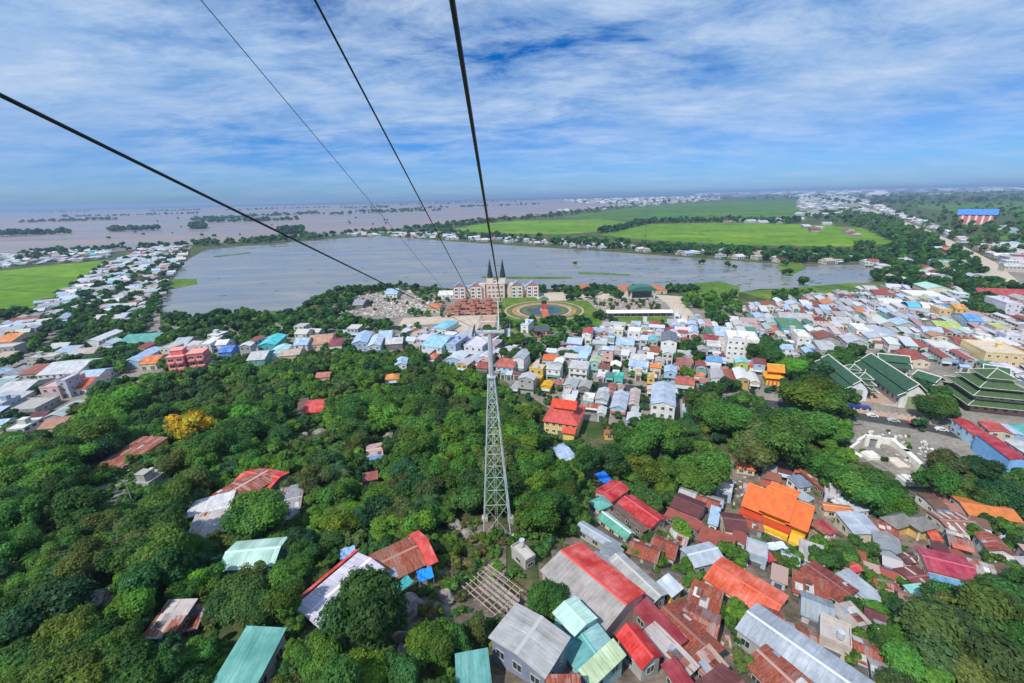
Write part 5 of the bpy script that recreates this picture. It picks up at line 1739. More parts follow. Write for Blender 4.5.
def pagoda(name, label, px, py, tiers, col, wc, short=None, rz=YAW, cat='pagoda', z0=0.0, steps=None):
    p = plane(px, py, 0)
    t = thing(name, label, cat, p, rz, None, short)
    z = 0.0
    for i, (half, hw_, rise) in enumerate(tiers):
        mb = MB()
        mb.box(-half * .8, half * .8, -half * .8, half * .8, z - (.4 if i else 0), z + hw_)
        mb.build('storey', M_WALL, t, wc if i else (wc[0] * .9, wc[1] * .6, wc[2] * .5))
        last = i == len(tiers) - 1
        nh = 0 if last else tiers[i + 1][0] * .8
        mb = MB()
        e = half + .6
        for k in range(4):
            a = k * PI / 2
            R2 = Matrix.Rotation(a, 3, 'Z')
            pts = [(-e, -e, z + hw_ - .3), (e, -e, z + hw_ - .3), (nh, -nh, z + hw_ + rise), (-nh, -nh, z + hw_ + rise)]
            if last:
                pts = pts[:2] + [(0, 0, z + hw_ + rise)]
            uv = [(0, 0), (2 * e, 0), (e + nh, e - nh), (e - nh, e - nh)][:len(pts)]
            mb.poly([R2 @ Vector(q) for q in pts], 0, uv)
            mb.poly([R2 @ Vector((q[0], q[1], q[2] - .25)) for q in pts][::-1], 0)
        mb.build('roof', M_TILE, t, col)
        for k in range(4):
            R2 = Matrix.Rotation(k * PI / 2, 3, 'Z')
            a = R2 @ Vector((e, -e, z + hw_ - .2))
            b_ = R2 @ Vector((nh, -nh, z + hw_ + rise + .05))
            trim_bar(t, a, b_, .14)
            trim_bar(t, R2 @ Vector((-e, -e, z + hw_ - .2)), a, .10)
        if half > 5:
            for ang in (0, -PI / 2, PI / 2):
                m_ = max(2, int(half * 1.6 / 3.2))
                for q in range(m_):
                    uu = -half * .8 + (q + .5) * half * 1.6 / m_
                    o = link('window', WIN, t)
                    o.location = Matrix.Rotation(ang, 3, 'Z') @ Vector((uu, -half * .8 - .02, z + hw_ * .5))
                    o.rotation_euler = (0, 0, ang)
                    o.scale = (1.6, 1, min(2.2, hw_ * .55))
        z += hw_ + rise
    mb = MB()
    mb.bar((0, 0, z - .2), (0, 0, z + 2.2), .3, 8, .05)
    mb.build('finial', M_WALL, t, (0.7, 0.66, 0.5))
    FOOTPRINTS.append((p.x, p.y, tiers[0][0], tiers[0][0], rz))
    return t


pagoda('tiered_pagoda', 'great square pagoda with four stacked green roofs at the town edge', 984, 404, [(13.2, 4.4, 1.3), (11.4, 3.0, 1.5), (8.8, 1.7, 1.8), (5.5, 1.9, 2.8)], GT2,
       (0.66, 0.56, 0.50), 'the big tiered pagoda')
pagoda('gate_tower', 'front tiered gate tower with green roofs between two temple halls', 859, 395, [(5.2, 4.6, 1.2), (3.9, 2.0, 1.0), (2.7, 1.6, 2.0)], GT, (0.70, 0.68, 0.62), 'the tiered gate towers')
pagoda('gate_tower', 'rear tiered gate tower with green roofs between two temple halls', 849, 386, [(4.6, 4.6, 1.2), (3.4, 2.2, 1.0), (2.3, 1.6, 1.8)], GT, (0.70, 0.68, 0.62))
pb = plane(880, 397, 0)
pc = thing('terrace', 'pink paved terrace with steps between two green temple halls', 'terrace', pb, YAW)
mb = MB()
mb.box(-10, 10, -9, 9, 0, .5)
mb.build('paving', M_PINK, pc)
for k in range(3):
    mb = MB()
    mb.box(-3, 3, -9.4 - k * .5, -9 - k * .5 + .1, 0, .45 - k * .14)
    mb.build('step', M_CONC, pc)
wb = [plane(846, 411, 0), plane(895, 418, 0), plane(938, 424.5, 0)]
wl = thing('boundary_wall', 'low pinkish street wall with pillars in front of the green temple halls', 'wall', wb[1])
for a, b in zip(wb, wb[1:]):
    d = b - a
    mb = MB()
    n_ = Vector((-d.y, d.x, 0)).normalized() * .15
    a2, b2 = a - wb[1], b - wb[1]
    for q in ([a2 - n_, b2 - n_], [b2 + n_, a2 + n_]):
        mb.poly([q[0], q[1], q[1] + Vector((0, 0, 1.7)), q[0] + Vector((0, 0, 1.7))])
    mb.poly([a2 - n_ + Vector((0, 0, 1.7)), b2 - n_ + Vector((0, 0, 1.7)), b2 + n_ + Vector((0, 0, 1.7)), a2 + n_ + Vector((0, 0, 1.7))])
    mb.build('wall_panel', M_WALL, wl, (0.60, 0.42, 0.34))
    for i in range(7):
        p = a2.lerp(b2, i / 7)
        mb = MB()
        mb.box(p.x - .35, p.x + .35, p.y - .35, p.y + .35, 0, 2.3)
        mb.build('pillar', M_WALL, wl, (0.62, 0.50, 0.42))

# orange temple: three stepped roofs on a yellow hall
pos, rz, L, w = rect((742, 505), (806, 531), (750, 482), 7.4)
# local +y points to the rear; front wall faces the camera side
OT = thing('orange_temple', 'orange-roofed temple with bright yellow walls, largest in the old quarter', 'temple', pos, rz, None, 'the orange temple')
OC, OY, OR_ = (0.74, 0.155, 0.04, 0.0), (0.78, 0.46, 0.03), (0.55, 0.07, 0.03)
w = max(w * .85, 9.5)
for i, (x0, x1, dz, dw) in enumerate([(-L / 2, -L * .20, -.9, -1.4), (-L * .20, L * .22, .5, 0), (L * .22, L / 2, -.7, -1.0)]):
    lw = x1 - x0
    o = wall_mb('gable', lw, w - 2.4 + dw, 7.6 + dz, 3.8, 2).build('wall', M_WALL, OT, OY)
    o.location = ((x0 + x1) / 2, 0, 0)
    o = roof_mb('gable', lw, w + dw, 7.6 + dz, 4.4, .5).build('roof', M_TILE, OT, OC)
    o.location = ((x0 + x1) / 2, 0, .004 * i)
    trim_bar(OT, (x0 - .3, 0, 12.1 + dz), (x1 + .3, 0, 12.1 + dz), .22, (0.72, 0.24, 0.06))
mb = MB()
mb.box(-L / 2 - .4, L * .28, -w / 2 - 2.6, -w / 2 + 1.0, -2, 4.2)
mb.build('front_gallery', M_WALL, OT, OY)
mb = MB()
mb.box(-L / 2 - .5, L * .29, -w / 2 - 1.5, -w / 2 + .9, 4.2, 5.2)
mb.build('red_band', M_WALL, OT, OR_)
mb = MB()
mb.box(L * .30, L * .48, -w / 2 - 3.2, -w / 2 + 1.0, -2, 3.8)
mb.build('entrance_block', M_WALL, OT, (0.80, 0.50, 0.05))
mb = MB()
mb.box(L * .31, L * .47, -w / 2 - 3.32, -w / 2 - 3.2, .6, 2.6)
mb.build('entrance_panel', M_WALL, OT, (0.34, 0.30, 0.33))
for i in range(6):
    o = link('window', WIN_W, OT)
    o.location = (-L * .45 + i * L * .12, -w / 2 - 2.62, 2.2)
    o.scale = (1.5, 1, 1.6)
mb = MB()
mb.box(-L * .18, L * .2, w * .52, w * .52 + 4.5, -2, 7.4)
mb.build('rear_hall', M_WALL, OT, (0.66, 0.42, 0.30))
o = roof_mb('gable', L * .42, 6, 7.4, 2.2, .4).build('rear_roof', M_TILE, OT, OC)
o.location = (0, w * .52 + 2.2, 0)
FOOTPRINTS.append((pos.x, pos.y, L / 2 + 1, w / 2 + 4, rz))
q = []
for u_ in (-.4, 0, .4):
    for v_ in (-.5, -.2, .2):
        x, y, dp = proj(local(pos, rz, L * u_, w * v_, 6))
        q.append((x, y))
CLEAR.append((q, dp))

# red-roofed yellow hall by the tower
p = plane(560, 436, 0)
dep = proj(p)[2]
HT = thing('assembly_hall', 'yellow hall with a big red roof and raised roof lantern at the town foot', 'hall', local((p.x, p.y, 0), YAW, 0, 9), YAW, None, 'the red-roofed yellow hall')
ww = 40 * dep / FPX * .84
wall_mb('hip', ww, 17, 6.6, 3, .3).build('wall', M_WALL, HT, (0.76, 0.58, 0.26))
roof_mb('hip', ww, 17, 6.6, 4.2, .7).build('roof', M_TILE, HT, (0.58, 0.10, 0.085))
mb = MB()
mb.box(-ww * .30, ww * .30, -2.6, 2.6, 8.4, 11.4)
mb.build('lantern_wall', M_WALL, HT, (0.60, 0.30, 0.22))
roof_mb('gable', ww * .68, 5.6, 11.2, 2.2, .7).build('lantern_roof', M_TILE, HT, (0.66, 0.07, 0.03))
mb = MB()
mb.box(ww * .14, ww * .46, -12.5, -8.5, -.3, 4.6)
mb.build('porch', M_WALL, HT, (0.78, 0.60, 0.20))
o = roof_mb('gable', ww * .36, 5, 4.6, 1.4, .3).build('porch_roof', M_TILE, HT, (0.62, 0.10, 0.05))
o.location = (ww * .30, -10.5, 0)
add_openings(HT, ww, 17, 6.6, HT.location, YAW, 10, 3)
FOOTPRINTS.append((HT.location.x, HT.location.y, ww / 2, 12, YAW))
CLEAR.append(([(545 + 8 * i, 405 + 8 * j) for i in range(4) for j in range(3)], dep))

# small orange shrine
p = plane(774, 386, 0)
sh = thing('shrine', 'small ornate orange shrine with double roof in front of the dark grove', 'shrine', local((p.x, p.y, 0), YAW, 0, 4), YAW, None, 'the ornate orange shrine')
mb = MB()
mb.box(-3.9, 3.9, -3.9, 3.9, 0, 5)
mb.build('wall', M_WALL, sh, (0.78, 0.50, 0.08))
roof_mb('hip', 8.6, 8.6, 5, 2.0, .8).build('lower_roof', M_TILE, sh, (0.76, 0.34, 0.03))
mb = MB()
mb.box(-2.6, 2.6, -2.4, 2.4, 6.2, 8.4)
mb.build('upper_wall', M_WALL, sh, (0.74, 0.22, 0.05))
roof_mb('gable', 7.2, 6, 8.3, 2.4, .6).build('upper_roof', M_TILE, sh, (0.76, 0.26, 0.03))
trim_bar(sh, (-4.2, 0, 10.9), (4.2, 0, 10.9), .28, (0.8, 0.55, 0.1))
for x in (-2.8, -.95, .95, 2.8):
    mb = MB()
    mb.box(x - .28, x + .28, -4.35, -3.8, 0, 4.9)
    mb.build('column', M_WALL, sh, (0.70, 0.12, 0.05))
FOOTPRINTS.append((sh.location.x, sh.location.y, 5, 5, YAW))

# white hotel
wh = town(724, 322, 756, 362, 4.2, 'f', (0.74, 0.73, 0.71), (0.76, 0.75, 0.74), 'bright white four-storey hotel with rooftop terrace above the grove', 'the white hotel', cat='hotel', name='town_hotel', rise=1.3, depth=16, wins=26)
mb = MB()
mb.box(-2.5, 3.2, -1, 4.5, 14.1, 16.6)
mb.build('stair_house', M_WALL, wh, (0.74, 0.74, 0.73))
mb = MB()
mb.box(-5, 0, -6, -2.4, 14.08, 14.6)
mb.build('roof_tank_base', M_WALL, wh, (0.4, 0.36, 0.46))

# pink hotel
p = plane(186, 376, 0)
ph = thing('pink_hotel', 'coral pink three-storey hotel in two blocks above the dark trees', 'hotel', (p.x, p.y + 6, 0), 0.28, None, 'the pink hotel')
PK = (0.76, 0.20, 0.215)
for i, (x0, x1, y0, y1, hh) in enumerate([(-9.5, -.6, -5.5, 5, 12.4), (.6, 9.5, -4, 6.5, 12.9), (-8, -1.5, -2.5, 4, 15.6)]):
    mb = MB()
    mb.box(x0, x1, y0, y1, -.3 if i < 2 else 12.4, hh)
    mb.build('block', M_WALL, ph, PK)
    mb = MB()
    mb.box(x0 - .2, x1 + .2, y0 - .2, y1 + .2, hh, hh + .5)
    mb.build('cornice', M_WALL, ph, (0.78, 0.34, 0.31))
mb = MB()
mb.box(-.6, .6, -2, 5, -.3, 10.2)
mb.build('stair_core', M_WALL, ph, (0.20, 0.18, 0.2))
for x0, x1, y in ((-9.5, -.6, -5.5), (.6, 9.5, -4)):
    for f in range(3):
        for k in range(2):
            x = x0 + (k + .5) * (x1 - x0) / 2
            mb = MB()
            mb.box(x - 1.7, x + 1.7, y - 1.1, y, .6 + f * 4.0, .6 + f * 4.0 + 1.0)
            mb.build('balcony', M_WALL, ph, (0.80, 0.32, 0.29))
            o = link('window', WIN, ph)
            o.location = (x, y - .03, 2.7 + f * 4.0)
            o.scale = (2.9, 1, 1.7)
for f in range(3):
    for k in range(3):
        o = link('window', WIN, ph)
        o.location = (9.53, -2.2 + k * 3.4, 2.2 + f * 3.4)
        o.rotation_euler = (0, 0, PI / 2)
        o.scale = (2.2, 1, 1.7)
FOOTPRINTS.append((p.x, p.y + 6, 11, 8, .28))
CLEAR.append(([(172, 355), (180, 355), (190, 356), (196, 358), (172, 365), (182, 366), (192, 366)], 240))

# blue-walled street block with red roofs
for (A, B, Cc, h, rc, wc, lab, sh_) in [((953, 419), (978, 437), (968, 420), 5.5, (0.44, 0.035, 0.045, 0), (0.42, 0.60, 0.78), 'pale blue-walled house with crimson roof beside the temple street', None),
                                        ((977, 434), (1011, 459), (992, 434), 7.5, (0.40, 0.03, 0.045, 0), (0.22, 0.46, 0.80), 'tall sky blue blank-walled house with a crimson strip roof', 'the sky blue wall'),
                                        ((978, 421), (990, 431), (994, 418), 5.0, (0.46, 0.06, 0.05, 0), w_C, 'small red roof behind the pale blue-walled house', None),
                                        ((990, 424), (1004, 434), (1006, 420), 4.5, (0.38, 0.5, 0.66, 0), w_B, 'light blue sheet roof behind the crimson roofs', None),
                                        ((1010, 424), (1034, 440), (1026, 418), 5.0, (0.10, 0.42, 0.36, 0), w_B, 'green-teal roof at the picture edge by the pagoda', None),
                                        ((1005, 440), (1030, 456), (1018, 434), 5.0, (0.46, 0.48, 0.50, .05), (0.5, 0.4, 0.4), 'grey roof with reddish gallery wall at the picture edge', None)]:
    pos, rz, L, w = rect(A, B, Cc, h)
    # a wall in local -y faces down the street
    house('house', lab, 'house', pos, rz, L, w, h, 'gable', 0.8, rc, wc, None, None, .4, .25, 0 if 'blank' in lab else 6, None, sh_)

# ------------------------------------------------------------------ walled tomb garden
tp = plane(884, 455, 0)
TG = thing('tomb_wall', 'white curved walls of the large tomb garden below the street', 'wall', tp, 0, None, 'the white tomb garden')


def wall_run(root, pix, h, th, col, name='wall_run', base=None):
    P = [at(x, y, 0) - tp for x, y in pix]
    for a, b in zip(P, P[1:]):
        d = (b - a)
        d.z = 0
        n_ = Vector((-d.y, d.x, 0)).normalized() * th / 2
        e = d.normalized() * (th / 2 - .01)
        a2, b2 = a - e, b + e
        mb = MB()
        z0, z1 = min(a.z, b.z) - .4, max(a.z, b.z) + h
        c4 = [a2 - n_, b2 - n_, b2 + n_, a2 + n_]
        for i in range(4):
            p0, p1 = c4[i], c4[(i + 1) % 4]
            mb.poly([(p0.x, p0.y, z0), (p1.x, p1.y, z0), (p1.x, p1.y, z1), (p0.x, p0.y, z1)])
        mb.poly([(p.x, p.y, z1) for p in c4])
        mb.build(name, M_WALL, root, col)


WW = (0.74, 0.72, 0.67)
wall_run(TG, [(857, 446), (866, 440), (878, 444), (893, 445)], 3.0, 1.0, WW)
wall_run(TG, [(893, 446), (905, 456), (919, 469)], 2.6, 1.8, WW)
wall_run(TG, [(857, 447), (850, 452)], 2.4, .9, WW)
for (x0, y0, x1, y1) in [(885, 448, 890, 443), (865, 446, 870, 440)]:
    pass
for A, B, Cc, h, col, lab in [((861, 450), (873, 450), (861, 456), 2.2, WW, 'square white tomb slab on the paved court of the tomb garden'),
                              ((885, 457), (897, 457), (901, 467), 0.5, (0.62, 0.57, 0.48), 'cream raised grave bed inside the tomb garden'),
                              ((897, 473), (921, 474), (925, 481), 2.6, (0.62, 0.62, 0.62), 'pale stepped gate platform at the bottom of the tomb garden'),
                              ((845, 450), (853, 449), (858, 456), 1.2, WW, 'small white slab under the grove by the tomb garden')]:
    pos, rz, L, w = rect(A, B, Cc, h)
    t = thing('tomb', lab, 'tomb', pos, rz)
    mb = MB()
    mb.box(-L / 2, L / 2, -w / 2, w / 2, -.4, h * .7)
    mb.build('base', M_WALL, t, col)
    mb = MB()
    mb.box(-L * .4, L * .4, -w * .4, w * .4, h * .7, h)
    mb.build('slab', M_WALL, t, (col[0] * 1.04, col[1] * 1.04, col[2] * 1.03))
    FOOTPRINTS.append((pos.x, pos.y, L / 2, w / 2, rz))
for px, py in ((868, 436), (878, 437)):
    pass
# arched gateway of the tomb
g = at(871, 447)
tg = thing('tomb_gate', 'white gateway with a dark arched niche in the tomb garden', 'gate', g, -.3)
mb = MB()
mb.box(-2.6, -1.3, -.6, .6, 0, 4)
mb.box(1.3, 2.6, -.6, .6, 0, 4)
mb.box(-2.6, 2.6, -.6, .6, 4, 5.2)
mb.build('arch', M_WALL, tg, WW)
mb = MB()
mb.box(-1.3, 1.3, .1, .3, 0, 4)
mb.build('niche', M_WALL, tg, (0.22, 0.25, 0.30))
sheet_pts = [at(x, y) for x, y in [(848, 447), (858, 436), (884, 440), (912, 455), (926, 470), (925, 482), (900, 478), (872, 462)]]
mb = MB()
for i in range(1, len(sheet_pts) - 1):
    mb.poly([sheet_pts[0] + Vector((0, 0, .35)), sheet_pts[i] + Vector((0, 0, .35)), sheet_pts[i + 1] + Vector((0, 0, .35))])
oo = mb.build('paved_court', M_TOWN)
for pl in oo.data.polygons:
    pass
struct(oo)

# twin grey pavilions
for A, B, Cc, lab in [((881, 517), (899, 512), (903, 526), 'grey hipped pavilion with open yellow front, nearer the cream house'), ((902, 518), (919, 514), (923, 530), 'grey hipped pavilion with open yellow front, nearer the orange-red roof')]:
    pos, rz, L, w = rect(A, B, Cc, 4.5)
    t = thing('pavilion', lab, 'pavilion', pos, rz, None, 'the twin grey pavilions' if 'cream' in lab else None)
    roof_mb('hip', L, w, 4.5, 2.0, .3).build('roof', M_TILE, t, (0.22, 0.215, 0.21))
    for sx in (-1, 1):
        for sy in (-1, 1):
            mb = MB()
            mb.box(sx * L * .42 - .25, sx * L * .42 + .25, sy * w * .42 - .25, sy * w * .42 + .25, -2, 4.4)
            mb.build('column', M_WALL, t, (0.72, 0.64, 0.46))
    mb = MB()
    mb.box(-L * .36, L * .36, -w * .30, w * .40, -2, 3.6)
    mb.build('inner_room', M_WALL, t, (0.66, 0.46, 0.18))
    FOOTPRINTS.append((pos.x, pos.y, L / 2, w / 2, rz))
    CLEAR.append(([proj(local(pos, rz, a * L * .4, b * w * .4, 4.5))[:2] for a in (-1, 0, 1) for b in (-1, 0, 1)], proj(pos)[2]))

# blue arched canopy in town
p = plane(927, 314, 0)
bc = thing('arched_canopy', 'blue and white barrel-arched canopy in the upper town', 'canopy', p, YAW, None, 'the blue arched canopy')
for i in range(3):
    mb = MB()
    n = 8
    x0, x1 = -14 + i * 9.5, -14 + i * 9.5 + 8.5
    for k in range(n):
        t0, t1 = PI * k / n, PI * (k + 1) / n
        f = lambda t: (6 - 7 * math.cos(t), 5 + 3 * math.sin(t))
        a, b = f(t0), f(t1)
        mb.poly([(x0, a[0], a[1]), (x1, a[0], a[1]), (x1, b[0], b[1]), (x0, b[0], b[1])])
    mb.build('barrel_roof', M_METAL, bc, [(0.05, 0.42, 0.72, 0), (0.62, 0.66, 0.72, 0), (0.07, 0.36, 0.66, 0)][i])
mb = MB()
mb.box(-14, 14, -.8, 12.8, 0, 5)
mb.build('wall', M_WALL, bc, (0.56, 0.6, 0.68))
FOOTPRINTS.append((p.x, p.y + 6, 15, 8, YAW))

# ------------------------------------------------------------------ clearing by the tower: timber frame, boulders, poles, tarpaulins
pos, rz, L, w = rect((464, 588), (490, 566), (521, 590), 2.6)
fr = thing('timber_frame', 'open roofless timber frame of crossed poles in the dry clearing', 'frame', pos, rz, None, 'the open timber frame')
for i in range(8):
    mb = MB()
    x = -L / 2 + i * L / 7
    mb.bar((x, -w / 2 - .5, 2.7), (x, w / 2 + .5, 2.7 + .1 * (i % 2)), .09, 5)
    mb.build('rafter', M_BAMBOO, fr)
for i in range(6):
    mb = MB()
    y = -w / 2 + i * w / 5
    mb.bar((-L / 2 - .5, y, 2.55), (L / 2 + .5, y, 2.55), .08, 5)
    mb.build('purlin', M_BAMBOO, fr)
for sx in (-1, 0, 1):
    for sy in (-1, 1):
        mb = MB()
        mb.bar((sx * L * .48, sy * w * .48, -1.5), (sx * L * .48, sy * w * .48, 2.6), .11, 6)
        mb.build('post', M_BAMBOO, fr)
mb = MB()
mb.box(-L * .5, L * .5, -w * .5, w * .5, -2.2, 0.35)
mb.build('floor_slab', M_BARE, fr)
FOOTPRINTS.append((pos.x, pos.y, L / 2, w / 2, rz))
CLEAR.append(([proj(local(pos, rz, a * L * .4, b * w * .4, 2.6))[:2] for a in (-1, 0, 1) for b in (-1, 0, 1)], proj(pos)[2]))


def boulder(px, py, r, label, short=None, sq=(1, .8, .7), seed=0, col=None):
    p = at(px, py)
    rr = random.Random(seed)
    mb = MB()
    n, m = 12, 8
    ph_ = [rr.uniform(0, 6.3) for _ in range(8)]

    def pt(i, j):
        a, b = 2 * PI * i / n, PI * j / m
        d = Vector((math.sin(b) * math.cos(a), math.sin(b) * math.sin(a), math.cos(b)))
        k = 1 + .16 * math.sin(3 * d.x + ph_[0]) + .14 * math.sin(4 * d.y + ph_[1]) * math.cos(3 * d.z + ph_[2]) + .07 * math.sin(9 * d.x + 7 * d.z + ph_[3])
        return (d.x * r * k * sq[0], d.y * r * k * sq[1], d.z * r * k * sq[2] + r * .25)
    for j in range(m):
        for i in range(n):
            mb.poly([pt(i, j + 1), pt(i + 1, j + 1), pt(i + 1, j), pt(i, j)])
    o = mb.build('boulder', M_ROCK)
    o.location = p
    o.rotation_euler = (0, 0, rr.uniform(0, 6))
    tag(o, label, 'boulder')
    reg(o, 'boulder', p, label, None, short)
    FOOTPRINTS.append((p.x, p.y, r, r, 0))
    CLEAR.append(([(px, py - 3), (px - 3, py - 2), (px + 3, py - 2)], proj(p)[2]))


boulder(93, 606, 2.2, 'big pale flat-topped boulder in the shrubs above the patchy rust shack', 'the pale boulders', (1.2, .8, .6), 1)
boulder(110, 603, 1.1, 'small round grey boulder beside the flat-topped boulder', None, (1, 1, .8), 2)
boulder(409, 612, 2.6, 'grey boulder in the dry clearing right of the big dark round tree', 'the clearing boulder', (1.1, .8, .7), 3)
boulder(404, 640, 1.4, 'split grey stone below the clearing boulder', None, (.7, 1.2, .7), 4)
boulder(418, 655, 1.5, 'tall narrow dark stone low in the clearing', None, (.5, .9, 1.2), 5)
boulder(455, 527, 1.8, 'tan weathered rock by the tower foot', None, (1.2, 1, .7), 6)
boulder(467, 536, 1.6, 'sandy rock among dry grass below the tower', None, (1.2, .9, .6), 7)
boulder(447, 600, 1.5, 'brownish rock next to the open timber frame', None, (1, 1, .8), 8)
boulder(318, 434, 2.2, 'tan bare rock outcrop in the mid-forest above the striped hut', None, (1.6, .9, .6), 9)
boulder(303, 436, 1.6, 'pale rock beside the tan outcrop', None, (1.2, 1, .6), 10)
boulder(388, 438, 2.0, 'sandy rock face behind the striped hut', None, (1.3, .9, .7), 11)
for (x0, y0, x1, y1, lab) in [(50, 507, 62, 531, 'thin white utility pole standing in the shrubs'), (131, 477, 136, 511, 'taller grey utility pole below the yellow-walled rusty house')]:
    b = at(x1, y1)
    d = ray(x0, y0)
    hh = CAMZ + d.z / math.hypot(d.x, d.y) * math.hypot(b.x, b.y) - b.z
    t = thing('utility_pole', lab, 'pole', b)
    CLEAR.append(([(x0 + (x1 - x0) * k / 7, y0 + (y1 - y0) * k / 7) for k in range(7)], proj(b)[2]))
    mb = MB()
    mb.bar((0, 0, -.5), (0, 0, hh), .14, 8, .10)
    mb.build('shaft', M_CONC, t)
    mb = MB()
    mb.box(-.7, .7, -.06, .06, hh - .5, hh - .38)
    mb.build('crossbar', M_STEEL, t)
    for s in (-.6, 0, .6):
        mb = MB()
        mb.cyl((s, 0), .06, hh - .38, hh - .12, 6)
        mb.build('insulator', M_WHITE, t)


def tarp(A, B, Cc, h, col, label, name='tarpaulin', cat='tarpaulin'):
    pos, rz, L, w = rect(A, B, Cc, h)
    mb = MB()
    n = 6
    f = lambda i, j: (-L / 2 + L * i / n, -w / 2 + w * j / n, h - .5 * math.sin(PI * i / n) * math.sin(PI * j / n) + .12 * math.sin(i * 2.1 + j * 1.3))
    for i in range(n):
        for j in range(n):
            mb.poly([f(i, j), f(i + 1, j), f(i + 1, j + 1), f(i, j + 1)])
    for i in range(n):
        for (p0, p1) in ((f(i + 1, 0), f(i, 0)), (f(i, n), f(i + 1, n)), (f(0, i), f(0, i + 1)), (f(n, i + 1), f(n, i))):
            mb.poly([p0, p1, (p1[0], p1[1], p1[2] - .08), (p0[0], p0[1], p0[2] - .08)])
    t = thing(name, label, cat, pos, rz)
    mb.build('sheet', M_WALL, t, col)
    for sx in (-1, 1):
        for sy in (-1, 1):
            m2 = MB()
            m2.bar((sx * L * .46, sy * w * .46, -1), (sx * L * .46, sy * w * .46, h - .1), .05, 5)
            m2.build('pole', M_BAMBOO, t)
    FOOTPRINTS.append((pos.x, pos.y, L / 2, w / 2, rz))
    CLEAR.append(([proj(local(pos, rz, a * L * .4, b * w * .4, h))[:2] for a in (-1, 0, 1) for b in (-1, 0, 1)], proj(pos)[2]))


tarp((416, 571), (431, 566), (434, 577), 2.4, (0.02, 0.26, 0.72), 'bright blue tarpaulin under the rust-streaked gable')
tarp((594, 474), (604, 471), (608, 482), 3.4, (0.02, 0.18, 0.72), 'vivid blue tarpaulin above the crimson house')
tarp((340, 549), (355, 545), (357, 555), 2.0, (0.25, 0.42, 0.66), 'crumpled light blue sheet lying in the trees above the lilac white roof')
tarp((388, 590), (407, 575), (412, 583), 2.2, (0.05, 0.32, 0.34), 'dark teal awning along the rust-streaked gable')
tarp((788, 508 + 22), (800, 533), (797, 540), 1.6, (0.45, 0.62, 0.62), 'pale aqua awning in front of the orange temple')
tarp((764, 543), (782, 541), (783, 549), 1.8, (0.58, 0.66, 0.72), 'whitish blue awning in the garden below the orange temple')
tarp((757, 553), (768, 551), (770, 562), 1.8, (0.50, 0.05, 0.07), 'crimson awning in the garden below the orange temple')

# ------------------------------------------------------------------ vehicles on the temple street
CAR_COL = {'white': (0.72, 0.72, 0.72), 'dark blue': (0.03, 0.06, 0.30), 'silver': (0.45, 0.46, 0.48), 'red': (0.5, 0.04, 0.03), 'black': (0.03, 0.03, 0.035)}
M_CAR = {k: simple('car_paint_' + k.replace(' ', '_'), v, 0.3, 0.1, 0.04, 1.0, 0.5) for k, v in CAR_COL.items()}


def car(px, py, rz, colour, label, bus=False):
    p = at(px, py)
    t = thing('bus' if bus else 'parked_car', label, 'bus' if bus else 'car', (p.x, p.y, p.z + .2), rz)
    L, w, h = (9.5, 2.5, 3.0) if bus else (4.4, 1.8, 1.45)
    mb = MB()
    if bus:
        prof = [(-L / 2, .4), (L / 2, .4), (L / 2, 2.2), (L / 2 - .3, h), (-L / 2 + .1, h), (-L / 2, 2.6)]
    else:
        prof = [(-L / 2, .35), (L / 2, .35), (L / 2, .75), (L / 2 - .9, .92), (L / 2 - 1.6, h), (-L / 2 + 1.0, h), (-L / 2 + .2, .95), (-L / 2, .85)]
    n = len(prof)
    for i in range(n):
        (x0, z0), (x1, z1) = prof[i], prof[(i + 1) % n]
        mb.poly([(x0, -w / 2, z0), (x0, w / 2, z0), (x1, w / 2, z1), (x1, -w / 2, z1)])
    mb.poly([(x, -w / 2, z) for x, z in prof])
    mb.poly([(x, w / 2, z) for x, z in prof][::-1])
    mb.build('body', M_CAR[colour], t)
    for s in (-1, 1):
        mb = MB()
        y = s * (w / 2 + .012)
        q = [(-L / 2 + .5, y, 1.5), (L / 2 - .5, y, 1.5), (L / 2 - .6, y, 2.5), (-L / 2 + .5, y, 2.5)] if bus else [(-1.15, y, .95), (1.15, y, .95), (.62, y, 1.36), (-.95, y, 1.36)]
        mb.poly(q if s < 0 else q[::-1])
        mb.build('window', M_GLASS, t)
        for x in (-L * .31, L * .31):
            mb = MB()
            mb.bar((x, s * (w / 2 - .2), .34), (x, s * (w / 2 + .03), .34), .34 if not bus else .48, 14)
            mb.build('wheel', M_BLACK, t)
    mb = MB()
    if bus:
        mb.poly([(L / 2 + .012, -w * .45, 1.4), (L / 2 + .012, w * .45, 1.4), (L / 2 + .012, w * .45, 2.2), (L / 2 + .012, -w * .45, 2.2)])
    else:
        mb.poly([(L / 2 - .93, -w * .44, .97), (L / 2 - .93, w * .44, .97), (L / 2 - 1.55, w * .42, h - .05), (L / 2 - 1.55, -w * .42, h - .05)])
    mb.build('windscreen', M_GLASS, t)


car(857, 411.5, YAW, 'dark blue', 'dark blue bus parked at the temple street kerb', True)
car(845, 409.5, YAW, 'white', 'white van-like bus parked behind the dark blue bus', True)
for px, py, c, lab in [(872, 417, 'white', 'white car on the street in front of the first green temple hall'), (893, 422, 'silver', 'silver car alone on the temple street before the larger hall'),
                       (914, 425, 'red', 'red car on the temple street near the dark roadside tree'), (757, 404, 'black', 'black car on the street at the grove edge'),
                       (727, 400, 'white', 'white car on the street below the brick yard'), (620, 386.5, 'silver', 'silver car on the street by the turquoise front'),
                       (560, 381, 'white', 'white car on the street by the golden gable'), (941, 431, 'white', 'white car near the pale blue-walled house')]:
    car(px, py, YAW + (0 if R.random() < .6 else PI), c, lab)


# ------------------------------------------------------------------ filling the blocks between the known houses
SPECS = []


